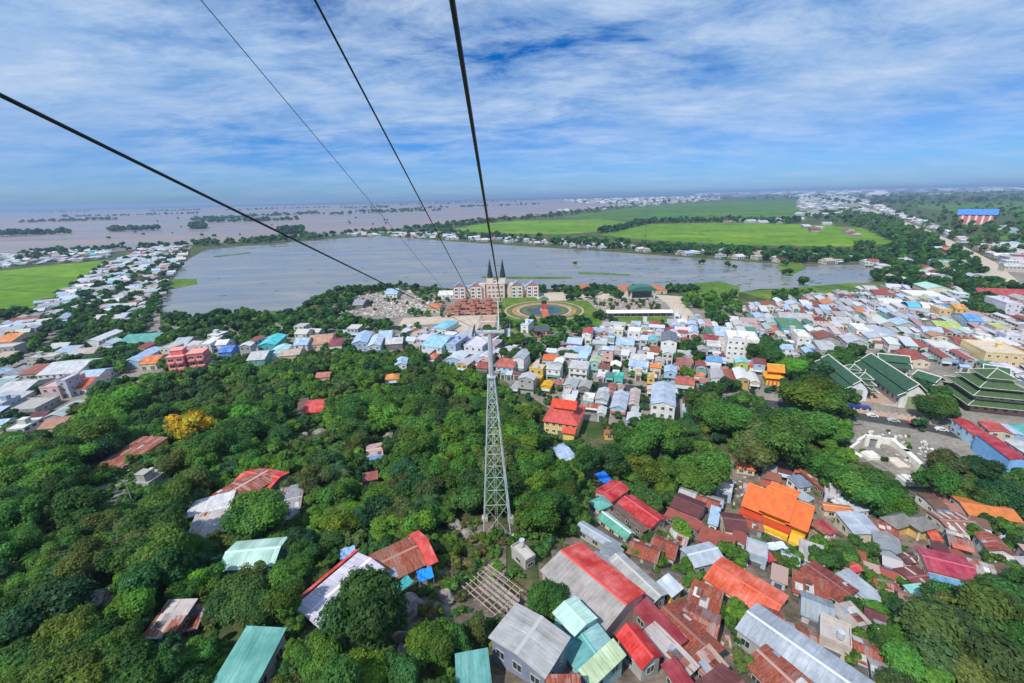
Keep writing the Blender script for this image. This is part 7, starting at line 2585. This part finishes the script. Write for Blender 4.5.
# crowns picked out one by one in the photograph
for row in [
    (188, 424, 21, 'yellow', 'thin', 'yellow-leaved tree standing out above the rusty yellow-walled house', 'the yellow-leaved tree'),
    (184, 452, 12, 'dry', 'thin', 'brownish pink dry tree below the yellow-leaved tree', None),
    (118, 402, 22, 'bright', 'broad', 'fresh bright green round crown near the forest edge above the slope', 'the bright round crown'),
    (258, 508, 31, 'mid', 'broad', 'big round tree covering part of the white sheet roof house', 'the big round roofside tree'),
    (366, 612, 46, 'dark', 'broad', 'biggest dark round tree, overlapping the lilac white roof', 'the big dark round tree'),
    (700, 464, 33, 'mid', 'broad', 'large round tree behind the dark maroon gable', 'the large round maroon-side tree'),
    (662, 438, 27, 'mid', 'broad', None, None), (632, 446, 22, 'mid', 'broad', None, None), (610, 462, 18, 'dark', 'broad', None, None),
    (655, 474, 18, 'lime', 'thin', 'light feathery bamboo-like clump uphill of the crimson roofs', 'the bamboo-like clump'), (668, 486, 14, 'lime', 'thin', None, None), (640, 466, 15, 'lime', 'thin', None, None),
    (638, 490, 14, 'dark', 'broad', None, None), (655, 500, 13, 'dark', 'broad', None, None),
    (780, 440, 31, 'mid', 'broad', None, None), (752, 446, 25, 'olive', 'broad', None, None), (808, 418, 25, 'mid', 'broad', None, None), (775, 415, 20, 'dark', 'broad', None, None),
    (813, 390, 29, 'lime', 'broad', 'wide light green street tree next to the first green temple hall', 'the wide street tree'), (838, 430, 17, 'mid', 'broad', None, None),
    (832, 470, 22, 'mid', 'broad', None, None), (860, 488, 26, 'mid', 'broad', None, None), (892, 500, 21, 'mid', 'broad', None, None), (814, 460, 18, 'dark', 'broad', None, None), (880, 503, 15, 'dark', 'broad', None, None),
    (728, 412, 25, 'mid', 'broad', None, None), (702, 404, 19, 'mid', 'broad', None, None), (712, 392, 12, 'dark', 'broad', None, None), (745, 424, 16, 'olive', 'broad', None, None),
    (757, 350, 15, 'dark', 'broad', None, None), (776, 354, 17, 'dark', 'broad', None, None), (794, 366, 15, 'bright', 'broad', None, None), (768, 342, 12, 'dark', 'broad', None, None), (825, 366, 14, 'deep', 'broad', None, None), (842, 354, 14, 'dark', 'broad', None, None),
    (936, 406, 18, 'dark', 'broad', 'dark spreading tree in front of the big tiered pagoda', 'the pagoda-side tree'), (924, 388, 13, 'deep', 'broad', None, None), (918, 420, 8, 'deep', 'thin', 'small dark roadside tree at the temple street bend', None),
    (958, 640, 52, 'olive', 'broad', 'huge olive tree filling the bottom corner below the raspberry red hall', 'the huge olive corner tree'), (1005, 622, 46, 'olive', 'broad', None, None), (922, 668, 34, 'mid', 'broad', None, None), (990, 675, 44, 'olive', 'broad', None, None), (1040, 660, 46, 'dark', 'broad', None, None), (1030, 600, 34, 'dark', 'broad', None, None),
    (955, 620, 28, 'olive', 'broad', None, None), (892, 635, 24, 'mid', 'broad', None, None), (878, 612, 15, 'bright', 'broad', None, None), (882, 655, 17, 'dark', 'broad', None, None), (868, 640, 14, 'mid', 'broad', None, None), (850, 650, 12, 'dark', 'broad', None, None),
    (540, 518, 21, 'mid', 'broad', None, None), (548, 604, 26, 'dark', 'broad', 'dark tree leaning on the big grey roof', None), (528, 498, 18, 'mid', 'broad', None, None), (563, 500, 21, 'dark', 'broad', None, None), (560, 470, 18, 'mid', 'broad', None, None), (585, 465, 15, 'dark', 'broad', None, None),
    (452, 640, 20, 'mid', 'broad', None, None), (474, 628, 18, 'olive', 'broad', None, None), (430, 648, 25, 'mid', 'broad', None, None), (320, 655, 26, 'mid', 'broad', None, None), (400, 670, 24, 'dark', 'broad', None, None),
    (683, 528, 13, 'bright', 'broad', None, None), (672, 540, 10, 'bright', 'broad', None, None), (655, 540, 12, 'dark', 'broad', None, None), (640, 552, 10, 'mid', 'broad', None, None), (660, 560, 9, 'bright', 'broad', None, None),
    (690, 578, 10, 'mid', 'broad', None, None), (700, 590, 10, 'bright', 'broad', None, None), (712, 601, 11, 'mid', 'broad', None, None), (722, 613, 10, 'dark', 'broad', None, None), (733, 622, 8, 'mid', 'broad', None, None),
    (738, 634, 10, 'dark', 'broad', None, None), (743, 662, 13, 'olive', 'broad', None, None),
    (838, 640, 12, 'mid', 'broad', None, None), (826, 628, 8, 'mid', 'broad', None, None), (852, 656, 10, 'mid', 'broad', None, None),
    (757, 541, 8, 'bright', 'broad', None, None), (741, 532, 6, 'bright', 'broad', None, None), (782, 560, 10, 'olive', 'broad', None, None), (822, 545, 12, 'bright', 'broad', None, None), (880, 580, 12, 'mid', 'broad', None, None), (890, 600, 10, 'mid', 'broad', None, None),
    (945, 468, 15, 'olive', 'broad', None, None), (932, 484, 18, 'mid', 'broad', None, None), (962, 487, 16, 'olive', 'broad', None, None), (985, 470, 15, 'deep', 'broad', None, None), (1005, 490, 20, 'deep', 'broad', None, None), (985, 495, 16, 'dark', 'broad', None, None), (1020, 476, 14, 'dark', 'broad', None, None),
    (975, 532, 10, 'mid', 'broad', None, None), (960, 527, 7, 'mid', 'broad', None, None), (1010, 530, 9, 'mid', 'broad', None, None), (990, 520, 8, 'dark', 'broad', None, None),
    (690, 372, 9, 'bright', 'broad', None, None), (668, 352, 8, 'dark', 'broad', None, None), (680, 356, 9, 'dark', 'broad', None, None), (697, 356, 9, 'dark', 'broad', None, None), (665, 327, 6, 'dark', 'broad', None, None),
    (555, 337, 14, 'dark', 'broad', None, None), (535, 350, 12, 'dark', 'broad', None, None), (517, 340, 11, 'mid', 'broad', None, None), (508, 352, 12, 'dark', 'broad', None, None), (568, 352, 9, 'dark', 'broad', None, None),
    (985, 305, 11, 'dark', 'broad', None, None), (972, 308, 8, 'dark', 'broad', None, None), (996, 311, 7, 'dark', 'broad', None, None),
    (845, 356, 14, 'dark', 'broad', None, None), (805, 280, 6, 'dark', 'broad', None, None), (788, 271, 5, 'dark', 'thin', None, None), (784, 262, 4, 'dark', 'thin', None, None),
    (702, 262, 3.2, 'dark', 'thin', None, None), (727, 264, 3.4, 'dark', 'thin', None, None), (734, 266, 3, 'dark', 'thin', None, None), (575, 262, 2, 'dark', 'thin', None, None),
]:
    px_tree(*row)
for px, py, rp in [(795, 558, 11), (832, 548, 12), (822, 558, 13), (845, 548, 17), (860, 545, 14), (835, 560, 13), (853, 562, 12), (737, 556, 11), (725, 550, 10), (640, 480, 10), (612, 478, 8)]:
    px_tree(px, py, rp, 'dark' if rp > 12 else 'mid', 'palm')


def grove(poly, n, rpx, tints, seed, gap=.8, check=True, kinds=('broad',), hmin=None):
    """scatter crowns over a pixel outline of the ground; rpx is the range of crown radius in metres"""
    rr = random.Random(seed)
    x0, x1 = min(p[0] for p in poly), max(p[0] for p in poly)
    y0, y1 = min(p[1] for p in poly), max(p[1] for p in poly)
    tries, k = 0, 0
    cell = {}
    for t in TREES:
        cell.setdefault((int(t['x'] // 12), int(t['y'] // 12)), []).append(t)
    while k < n and tries < n * 14:
        tries += 1
        px, py = rr.uniform(x0, x1), rr.uniform(y0, y1)
        if not inpoly(px, py, poly):
            continue
        p = at(px, py)
        r = rr.uniform(*rpx)
        cx_, cy_ = int(p.x // 12), int(p.y // 12)
        bad = False
        for i in (-1, 0, 1):
            for j in (-1, 0, 1):
                for t in cell.get((cx_ + i, cy_ + j), ()):
                    if math.hypot(t['x'] - p.x, t['y'] - p.y) < (t['r'] + r) * gap * .5 + .8:
                        bad = True
        if bad:
            continue
        if check and (overlaps(p.x, p.y, r * .38, r * .38, 1.0) or near_path(p.x, p.y, PATHS, r * .4)):
            continue
        if check and not clear_ok(p.x, p.y, p.z, r):
            r *= .55
            if not clear_ok(p.x, p.y, p.z, r) or r < 1.0:
                continue
        add_tree(p.x, p.y, r, rr.choice(tints), rr.choice(kinds), p.z)
        cell.setdefault((cx_, cy_), []).append(TREES[-1])
        k += 1


FOREST = [(-120, 452), (-20, 452), (40, 440), (75, 417), (118, 392), (168, 378), (240, 374), (300, 372), (330, 366), (400, 366), (450, 378), (475, 385), (505, 392), (530, 408), (548, 436), (575, 455), (592, 478), (580, 520), (556, 545),
          (545, 590), (500, 610), (500, 640), (455, 683), (420, 800), (-120, 800)]
TT = ['mid', 'mid', 'dark', 'dark', 'dark', 'deep', 'olive', 'mid', 'bright', 'mid', 'bright', 'olive', 'lime']
DRY = [(418, 545), (470, 520), (520, 528), (518, 545), (478, 560), (465, 600), (440, 620), (405, 650), (395, 610), (418, 590)]
FORB = [p for p in FOREST]
random.seed(3)
grove([(640, 452), (700, 440), (735, 450), (725, 480), (690, 498), (665, 525), (640, 500), (605, 470)], 22, (2.4, 4.2), TT, 31, .8)
# the far, upper part of the wood first: its crowns stand small and dense
grove([(-60, 452), (40, 440), (75, 417), (118, 392), (168, 378), (240, 374), (330, 366), (400, 366), (450, 378), (505, 392), (530, 408), (548, 436), (560, 455), (500, 470), (300, 450), (100, 500), (-60, 520)], 430, (4.0, 7.2), TT, 32, .80, True, ('broad', 'broad', 'broad', 'thin'))
grove([(-80, 510), (100, 495), (300, 445), (500, 465), (560, 455), (592, 478), (580, 520), (556, 545), (520, 528), (470, 518), (418, 540), (395, 600), (300, 640), (100, 640), (-80, 640)], 260, (2.8, 5.6), TT, 33, .86, True, ('broad',) * 9 + ('thin',) * 3 + ('palm',))
grove([(-80, 620), (300, 600), (420, 640), (500, 640), (455, 700), (430, 790), (-80, 790)], 90, (2.4, 4.4), TT, 34, .9)
grove(DRY, 50, (.9, 2.0), ['lime', 'dry', 'mid', 'olive', 'lime'], 35, .7, True, ('broad', 'thin'))
grove([(165, 380), (185, 358), (250, 362), (330, 356), (420, 358), (450, 370), (480, 380), (500, 395), (400, 385), (300, 385)], 240, (3.4, 6.4), TT, 45, .78)
grove([(-60, 460), (60, 430), (130, 395), (300, 385), (450, 385), (540, 415), (570, 460), (560, 520), (480, 520), (300, 620), (-60, 660)], 260, (2.0, 3.6), TT, 46, .72)
# right-hand slope and old quarter
grove([(735, 440), (800, 405), (845, 430), (838, 455), (866, 482), (912, 508), (895, 512), (850, 492), (800, 466), (745, 462)], 40, (3.0, 5.0), ['mid', 'dark', 'mid', 'olive', 'bright'], 36, .85)
grove([(600, 430), (660, 425), (735, 440), (725, 470), (690, 490), (600, 470)], 26, (2.6, 4.6), TT, 37, .85)
grove([(560, 455), (600, 440), (640, 470), (640, 500), (600, 520), (560, 540)], 20, (2.2, 3.6), TT, 38, .8)
grove([(640, 540), (690, 530), (740, 600), (760, 640), (720, 625), (680, 575)], 26, (1.2, 2.4), ['mid', 'bright', 'dark', 'mid'], 39, .7)
grove([(735, 520), (870, 540), (905, 590), (900, 660), (870, 690), (800, 610), (780, 560)], 50, (1.2, 2.6), TT, 40, .7, True, ('broad', 'broad', 'thin', 'palm'))
grove([(895, 600), (985, 590), (1060, 590), (1100, 720), (880, 720)], 40, (3, 5), ['olive', 'olive', 'dark', 'mid'], 41, .85)
grove([(940, 462), (958, 466), (985, 476), (1060, 478), (1100, 520), (1000, 512), (955, 492), (930, 472)], 30, (2.4, 4.4), ['olive', 'mid', 'deep', 'dark'], 42, .85)
grove([(848, 436), (925, 430), (950, 470), (920, 480), (860, 455)], 14, (.7, 1.3), ['mid', 'bright', 'dark'], 43, .6)
grove([(920, 500), (1060, 520), (1060, 590), (985, 590), (975, 545)], 26, (1.2, 2.6), ['mid', 'dark', 'olive'], 44, .7)
for a, b in (((70, 334), (186, 252)), ((96, 336), (182, 268)), ((44, 336), (150, 258))):
    for i in range(46):
        k = i / 45
        p = plane(a[0] + (b[0] - a[0]) * k + R.uniform(-2, 2), b[1] + (a[1] - b[1]) * (1 - k) ** 1.25 + R.uniform(-1, 1), 0)
        add_tree(p.x, p.y, R.uniform(3, 5.4), R.choice(['deep', 'dark', 'dark']), 'broad')
# town, plaza, lake shore
for zi, zpoly in enumerate(TREE_ZONES):
    grove(zpoly, 22, (3.0, 5.6), ['dark', 'deep', 'dark', 'mid', 'dark'], 50 + zi, .8)
grove([(500, 335), (600, 330), (740, 312), (1030, 300), (1090, 400), (930, 360), (760, 400), (650, 430), (520, 400)], 190, (1.4, 3.0), ['dark', 'mid', 'deep'], 60, .4)
grove([(395, 326), (500, 345), (480, 375), (395, 360), (290, 352), (160, 372), (150, 345), (300, 330)], 60, (2.6, 5.0), ['dark', 'mid', 'deep', 'mid'], 61, .8)
grove([(158, 320), (240, 316), (302, 312), (332, 294), (352, 290), (360, 296), (345, 322), (400, 330), (300, 336), (230, 343), (165, 348)], 150, (3.6, 6.5), ['dark', 'deep', 'mid', 'dark'], 62, .8)
grove([(338, 291), (400, 286), (456, 291), (450, 296), (392, 291), (345, 297)], 40, (2.6, 4.2), ['dark', 'deep'], 63, .7)
grove([(535, 289.5), (690, 288.5), (700, 293), (600, 293), (540, 293.5)], 46, (3, 4.6), ['dark', 'deep'], 64, .7)
grove([(562, 292), (612, 291), (622, 300), (570, 301)], 22, (3.2, 5), ['dark', 'deep'], 65, .7)
grove([(395, 292), (440, 294), (455, 300), (445, 318), (400, 318), (425, 305)], 24, (2, 3.4), ['dark', 'mid'], 66, .7)
grove([(445, 300), (500, 300), (504, 316), (445, 318)], 12, (1.2, 2.0), ['dark', 'mid'], 67, .6)
grove([(345, 296), (430, 293), (436, 300), (420, 312), (345, 312)], 22, (1.4, 2.6), ['olive', 'dark'], 68, .8)
grove([(590, 300), (660, 300), (662, 311), (602, 312)], 36, (1.4, 2.2), ['dark', 'olive'], 69, .6)
grove([(500, 318), (545, 322), (590, 318), (606, 314), (606, 322), (560, 330), (500, 328)], 26, (2.6, 4), ['dark', 'deep'], 70, .7)
grove([(478, 330), (505, 332), (505, 350), (490, 356)], 8, (2.4, 3.6), ['dark'], 71, .7)
grove([(-40, 320), (0, 318), (34, 312), (44, 322), (20, 340), (-40, 345)], 34, (4, 7), ['deep', 'dark'], 72, .7)
grove([(30, 345), (95, 328), (130, 326), (160, 345), (120, 376), (92, 382), (40, 372)], 60, (3.6, 6.0), ['deep', 'dark', 'mid'], 73, .8)
grove([(-60, 345), (40, 340), (45, 400), (30, 440), (-60, 440)], 80, (2.6, 4.6), ['deep', 'dark', 'mid'], 74, .7)
grove([(36, 314), (78, 283), (110, 262), (150, 248), (190, 247), (182, 262), (162, 300), (150, 330), (60, 340)], 190, (3.0, 5.6), ['deep', 'dark', 'dark', 'mid'], 75, .45)
grove([(684, 296), (735, 296), (745, 318), (715, 326)], 24, (3, 5), ['mid', 'dark', 'bright'], 76, .7)
grove([(770, 296), (812, 296), (812, 306), (775, 308)], 14, (3.4, 5.4), ['dark', 'mid'], 77, .7)
grove([(846, 244), (905, 248), (985, 264), (1000, 290), (900, 292), (872, 282), (880, 268)], 170, (4, 7.5), ['dark', 'mid', 'deep', 'dark'], 78, .75)
grove([(905, 284), (1060, 280), (1060, 298), (905, 296)], 46, (3.6, 6), ['dark', 'mid', 'deep'], 79, .75)
grove([(20, 252), (112, 247), (150, 245), (190, 243.5), (190, 247), (150, 250), (112, 252), (20, 262)], 110, (4, 7), ['deep', 'dark'], 80, .6, False)
grove([(190, 243.5), (260, 240), (335, 234.5), (335, 238), (262, 243.5), (190, 248)], 90, (5, 9), ['deep', 'dark', 'mid'], 81, .6, False)
grove([(335, 234.5), (440, 239), (520, 243), (600, 248.5), (700, 256), (790, 263), (868, 263), (866, 256), (780, 252), (690, 248), (600, 241), (500, 236), (440, 231), (380, 230)], 420, (4, 8), ['deep', 'dark', 'mid', 'dark'], 82, .6, False)
grove([(470, 222), (520, 218), (620, 206), (640, 207), (560, 217), (500, 222), (446, 229), (400, 230)], 200, (5, 10), ['deep', 'dark'], 83, .5, False)
grove([(598, 232), (650, 221), (720, 220), (800, 221), (800, 224), (720, 222.5), (650, 224), (604, 234.5)], 200, (5, 10), ['deep', 'dark'], 84, .5, False)
grove([(800, 217), (860, 208), (900, 220), (960, 246), (985, 264), (900, 246), (862, 228)], 240, (5, 10), ['mid', 'dark', 'mid', 'olive'], 85, .6, True)
grove([(866, 206), (1060, 196), (1090, 240), (1000, 262), (940, 236), (900, 220)], 260, (5, 10), ['mid', 'dark', 'mid', 'olive'], 86, .55, True)
grove([(560, 203), (720, 196), (1060, 190), (1090, 200), (860, 206), (810, 200), (720, 200), (640, 206)], 420, (8, 18), ['mid', 'dark', 'olive'], 87, .4, False)
for a in ([(250, 216), (325, 212.5), (325, 214.5), (250, 217.5)], [(190, 220), (250, 217), (250, 219), (192, 221)], [(280, 233), (302, 231), (302, 234), (280, 235)], [(340, 207.5), (390, 206.5), (390, 208), (340, 209)], [(30, 212), (90, 210.5), (90, 212), (30, 213.5)],
          [(340, 205.6), (470, 202.4), (470, 203), (340, 206.3)], [(20, 222.6), (120, 219.4), (120, 219.9), (20, 223.2)], [(110, 231), (160, 229.4), (160, 230), (110, 231.8)], [(225, 210.3), (330, 207.2), (330, 207.7), (225, 210.9)], [(400, 205), (520, 201.6), (520, 202.1), (400, 205.6)],
          [(60, 217.4), (200, 213.6), (200, 213.9), (60, 217.8)], [(200, 223), (300, 219.8), (300, 220.2), (200, 223.4)], [(330, 214.5), (440, 210.6), (440, 211), (330, 215)], [(0, 236), (70, 233.6), (70, 234), (0, 236.5)], [(420, 208.4), (540, 204.2), (540, 204.6), (420, 208.9)],
          [(190, 227), (205, 226), (205, 229), (190, 229)], [(150, 211), (200, 209.5), (200, 210.5), (150, 212)], [(356, 212), (420, 209), (420, 210), (356, 213)], [(0, 210.6), (300, 204.2), (640, 197.6), (640, 198.6), (300, 205.4), (0, 211.6)]):
    grove(a, 60 if a[0][0] or a[1][0] < 200 else 420, (6, 14), ['deep', 'dark'], int(a[0][0]) + 90, .35, False)
grove([(60, 240), (160, 225), (400, 215), (440, 222), (300, 232), (190, 240)], 16, (3, 6), ['deep', 'dark'], 99, 1, False)
grove([(0, 226), (140, 215), (420, 205), (560, 203), (400, 214), (160, 224)], 8, (4, 8), ['deep', 'dark'], 98, 1, False)

TREES.sort(key=lambda t: -t['rp'])
vis = [t for t in TREES if -t['rp'] * .8 < t['px'] < 1024 + t['rp'] * .8 and t['py'] < 683 + t['rp'] * .6]
IND, REST = vis[:300], vis[300:]
rt = random.Random(11)
for t in IND:
    near_ = t['rp'] > 11
    nm = {'palm': 'palm_tree', 'thin': 'feathery_tree', 'broad': 'broadleaf_tree'}[t['kind']]
    if t['tint'] == 'yellow':
        nm = 'yellow_leaved_tree'
    root = thing(nm, t['label'], 'tree', (t['x'], t['y'], t['z']), rt.uniform(0, 6.28), 'trees of the hillside and town', t['short'],
                 None if t['label'] else '%s %s' % (TWORD[t['tint']], {'palm': 'palm tree', 'thin': 'feathery tree', 'broad': 'tree'}[t['kind']]))
    THINGS[-1]['px'], THINGS[-1]['py'] = t['px'], t['py']
    if t['short']:
        LAND[-1] = (t['short'], t['px'], t['py'])
    s = t['r']
    tr = link('trunk', PALM_TRUNK if t['kind'] == 'palm' else rt.choice(TRUNKS), root)
    f = rt.uniform(.8, 1.22)
    base = TINT[t['tint']]
    cr = link('fronds' if t['kind'] == 'palm' else 'crown', rt.choice(PALMS if t['kind'] == 'palm' else THIN if t['kind'] == 'thin' else BIGC if t['r'] > 6.5 or t['rp'] > 22 else NEAR if near_ else MIDC), root,
              (base[0] * f * rt.uniform(.85, 1.2), base[1] * f, base[2] * f * rt.uniform(.8, 1.2)))
    sc = (s * rt.uniform(.84, 1.14), s * rt.uniform(.84, 1.14), s * rt.uniform(.84, 1.18))
    tr.scale = (s, s, sc[2])
    cr.scale = sc

# the trees past the three hundred nearest read as far woods: one object
PROTO = {n: [crown_arrays(300 + n + i, n, lf, 7) for i in range(3)] for n, lf in ((2600, .105), (700, .19), (260, .30), (90, .46))}
AV, AC = [], []
rng = np.random.default_rng(5)
for t in REST:
    n = 2600 if t['rp'] > 8.5 else 700 if t['rp'] > 5 else 260 if t['rp'] > 2.2 else 90
    V, col = PROTO[n][rng.integers(3)]
    a = rng.uniform(0, 6.28)
    c, s = math.cos(a), math.sin(a)
    M3 = np.array([[c, -s, 0], [s, c, 0], [0, 0, rng.uniform(.85, 1.15)]]) * t['r']
    AV.append(V @ M3.T + np.array([t['x'], t['y'], t['z']]))
    b = np.array(TINT[t['tint']]) * rng.uniform(.8, 1.2)
    AC.append(col * b)
o = link('distant_trees', leaf_mesh('distant_trees', np.concatenate(AV), np.concatenate(AC)), None, (1, 1, 1))
tag(o, 'far woods and tree lines along the lake, fields and town', 'trees', kind='stuff')

# undergrowth on the slope
AV, AC = [], []
UP = [crown_arrays(400 + i, 130, .26, 5) for i in range(4)]
rr = random.Random(21)
cnt = 0
for _ in range(16000):
    x, y = rr.uniform(-260, 240), rr.uniform(18, 225)
    z = terr(x, y)
    if z < .4:
        continue
    px, py, dp = proj((x, y, z))
    if not (-40 < px < 1064 and py < 720):
        continue
    right = px > 590
    if right and rr.random() < .70:
        continue
    if inpoly(px, py, DRY) and rr.random() < .10:
        continue
    r = rr.uniform(.6, 1.7) if not right else rr.uniform(.4, 1.0)
    if overlaps(x, y, r * .7, r * .7, 1.0):
        continue
    V, col = UP[rr.randrange(4)]
    a = rr.uniform(0, 6.28)
    c, s = math.cos(a), math.sin(a)
    M3 = np.array([[c, -s, 0], [s, c, 0], [0, 0, .75]]) * r
    AV.append(V @ M3.T + np.array([x, y, z - .25 * r]))
    tn = rr.choice(['dark', 'mid', 'mid', 'bright', 'olive', 'lime'])
    if inpoly(px, py, DRY):
        tn = rr.choice(['lime', 'dry', 'olive', 'bright', 'dry'])
    AC.append(col * np.array(TINT[tn]) * rr.uniform(.8, 1.2))
    cnt += 1
o = link('undergrowth', leaf_mesh('undergrowth', np.concatenate(AV), np.concatenate(AC)), None, (1, 1, 1))
tag(o, 'dense low shrubs and weeds covering the hillside between the trees', 'undergrowth', kind='stuff')

WV, WF = [], []
rr = random.Random(77)
LK = [(480, 250), (600, 256), (700, 262), (800, 268), (868, 270), (850, 283), (740, 287), (640, 283), (560, 284), (400, 280), (300, 290), (240, 300), (200, 300), (210, 262), (330, 246), (440, 246)]
for _ in range(900):
    px, py = rr.uniform(170, 870), rr.uniform(246, 305)
    if not inpoly(px, py, LK) or (px < 600 and rr.random() < .85):
        continue
    p = plane(px, py, .5)
    a, b, t = rr.uniform(1.0, 6), rr.uniform(.6, 2.2), rr.uniform(-.3, .5)
    k = len(WV)
    for i in range(8):
        f = rr.uniform(.6, 1.1)
        u, v = a * f * math.cos(i * PI / 4), b * f * math.sin(i * PI / 4)
        WV.append((p.x + u * math.cos(t) - v * math.sin(t), p.y + u * math.sin(t) + v * math.cos(t), .48))
    WF.append(tuple(range(k, k + 8)))
me = bpy.data.meshes.new('water_weed')
me.from_pydata(WV, [], WF)
me.materials.append(M_MARSH)
o = link('water_weed', me)
tag(o, 'scattered floating water weed on the lake', 'water weed', kind='stuff')

# loose rubble and graves nobody could count, on the bare ground by the lake and in the old quarter
RV, RF, RC = [], [], []


def rubble(poly, n, smin, smax, cols, seed, h=.6):
    rr = random.Random(seed)
    x0, x1 = min(p[0] for p in poly), max(p[0] for p in poly)
    y0, y1 = min(p[1] for p in poly), max(p[1] for p in poly)
    for _ in range(n):
        px, py = rr.uniform(x0, x1), rr.uniform(y0, y1)
        if not inpoly(px, py, poly):
            continue
        p = at(px, py)
        w, d, hh, a = rr.uniform(smin, smax), rr.uniform(smin, smax), h * rr.uniform(.4, 1.4), rr.uniform(0, 3)
        if overlaps(p.x, p.y, w / 2, d / 2, 1.0):
            continue
        k = len(RV)
        for zz_, sc_ in ((-.3, 1), (hh, rr.uniform(.6, .95))):
            for lx, ly in ((-w / 2, -d / 2), (w / 2, -d / 2), (w / 2, d / 2), (-w / 2, d / 2)):
                RV.append(tuple(local((p.x, p.y, p.z), a, lx * sc_, ly * sc_, zz_ + rr.uniform(-.05, .05))))
        for f in ((4, 5, 6, 7), (0, 1, 5, 4), (1, 2, 6, 5), (2, 3, 7, 6), (3, 0, 4, 7)):
            RF.append(tuple(k + i for i in f))
        c = vary(rr, rr.choice(cols), .2)
        RC.extend([c] * 5)


ST = [(.5, .47, .44), (.62, .6, .57), (.3, .27, .25), (.4, .34, .3)]
rubble([(338, 312), (352, 297), (395, 290), (432, 293), (440, 300), (425, 312), (392, 318)], 900, .8, 3.2, ST, 1, 1.0)
rubble([(975, 535), (1060, 545), (1060, 592), (990, 585)], 260, .6, 2.2, [(.7, .69, .68), (.5, .62, .7), (.6, .5, .45), (.4, .38, .36)], 2, .9)
rubble([(920, 455), (960, 460), (975, 500), (945, 490)], 110, .6, 2.0, [(.68, .66, .62), (.5, .45, .42), (.6, .5, .45)], 3, .8)
rubble([(860, 430), (930, 438), (955, 470), (925, 478), (880, 448)], 130, .5, 1.8, [(.7, .69, .66), (.6, .55, .5)], 4, .7)
rubble([(690, 480), (745, 470), (745, 510), (720, 500)], 90, .5, 1.6, ST, 5, .7)
rubble([(725, 545), (790, 545), (800, 565), (740, 570)], 110, .4, 1.4, [(.68, .66, .62), (.5, .4, .35)], 6, .6)
rubble([(680, 425), (710, 420), (712, 440), (684, 440)], 50, .5, 1.6, [(.7, .69, .68)], 7, .9)
rubble(DRY, 70, .4, 1.5, [(.34, .29, .24), (.46, .40, .33), (.25, .22, .2)], 8, .6)
rubble([(640, 600), (690, 580), (760, 640), (720, 670)], 160, .4, 1.6, [(.4, .33, .26), (.3, .12, .09), (.45, .42, .4)], 9, .6)
rubble([(860, 560), (915, 560), (905, 610), (870, 600)], 90, .4, 1.5, [(.5, .42, .36), (.35, .2, .16), (.6, .58, .55)], 10, .6)
rubble([(585, 299), (660, 299), (662, 312), (602, 313)], 200, .8, 2.4, [(.5, .42, .36), (.3, .25, .22), (.55, .5, .45)], 11, .8)
o = link('loose_stones', mesh_cols('loose_stones', RV, RF, RC, M_FAR))
tag(o, 'scattered rubble, graves and stone scraps on bare ground', 'rubble', kind='stuff')


# ------------------------------------------------------------------ labels that tell the many houses and trees apart
ORD = ['nearest', 'second nearest', 'third nearest', 'fourth nearest', 'fifth nearest', 'sixth nearest', 'seventh nearest', 'eighth nearest', 'ninth nearest', 'tenth nearest',
       'eleventh nearest', 'twelfth nearest', 'thirteenth nearest', 'fourteenth nearest', 'fifteenth nearest', 'sixteenth nearest', 'seventeenth nearest', 'eighteenth nearest', 'nineteenth nearest', 'twentieth nearest']


def sector(dx, dy):
    if abs(dx) > 2.2 * abs(dy):
        return 'left of' if dx < 0 else 'right of'
    if abs(dy) > 2.2 * abs(dx):
        return 'behind' if dy < 0 else 'below'
    return ('behind and left of' if dx < 0 else 'behind and right of') if dy < 0 else ('below and left of' if dx < 0 else 'below and right of')


used = set()
for cat in ('house', 'tree'):
    allc = [t for t in THINGS if t['cat'] == cat]
    rank = {}
    for li, (ph_, lx, ly) in enumerate(LAND):
        bys = {}
        for t in allc:
            dx, dy = t['px'] - lx, t['py'] - ly
            if abs(dx) + abs(dy) < 1.0:
                continue
            bys.setdefault(sector(dx, dy), []).append((math.hypot(dx, dy), id(t), t))
        for sname, v in bys.items():
            v.sort(key=lambda q: q[:2])
            for k, (dd, i, t) in enumerate(v[:20]):
                rank.setdefault(i, []).append((k + dd * .04, k, sname, ph_))
    for t in allc:
        if t['label']:
            continue
        done = False
        for _, k, sname, ph_ in sorted(rank.get(id(t), [])):
            head = t['desc'].replace('house with', 'house,') if False else t['desc']
            lab = '%s, %s %s %s %s' % (head, ORD[k], cat, sname, ph_)
            if len(lab.replace('-', 'x').split()) > 16:
                lab = '%s, %s %s %s' % (head, ORD[k], sname, ph_)
            if len(lab.replace('-', 'x').split()) > 16:
                continue
            if lab not in used:
                used.add(lab)
                t['o']['label'] = lab
                done = True
                break
        if not done:
            t['o']['label'] = t['desc'] + ' among many alike'

# ------------------------------------------------------------------ the hazy air over the delta
hm, hn, hbs = mat('haze_air')
hn.nodes.clear()
pv = nd(hn, 'ShaderNodeVolumePrincipled')
pv.inputs['Color'].default_value = (0.44, 0.64, 0.95, 1)
pv.inputs['Density'].default_value = 1.0e-4
pv.inputs['Anisotropy'].default_value = 0.1
ho = nd(hn, 'ShaderNodeOutputMaterial')
hn.links.new(pv.outputs[0], ho.inputs['Volume'])
mb = MB()
mb.box(-47000, 47000, -900, 47000, -3.5, 118)
hz_o = mb.build('haze', hm)
tag(hz_o, 'thin bluish haze lying over the flooded plain', 'haze', kind='stuff')

print('COUNTS', len(THINGS), 'specs', len(SPECS), 'ind', N_IND, 'trees', len(TREES), 'vis', len(vis), 'shrubs', cnt)
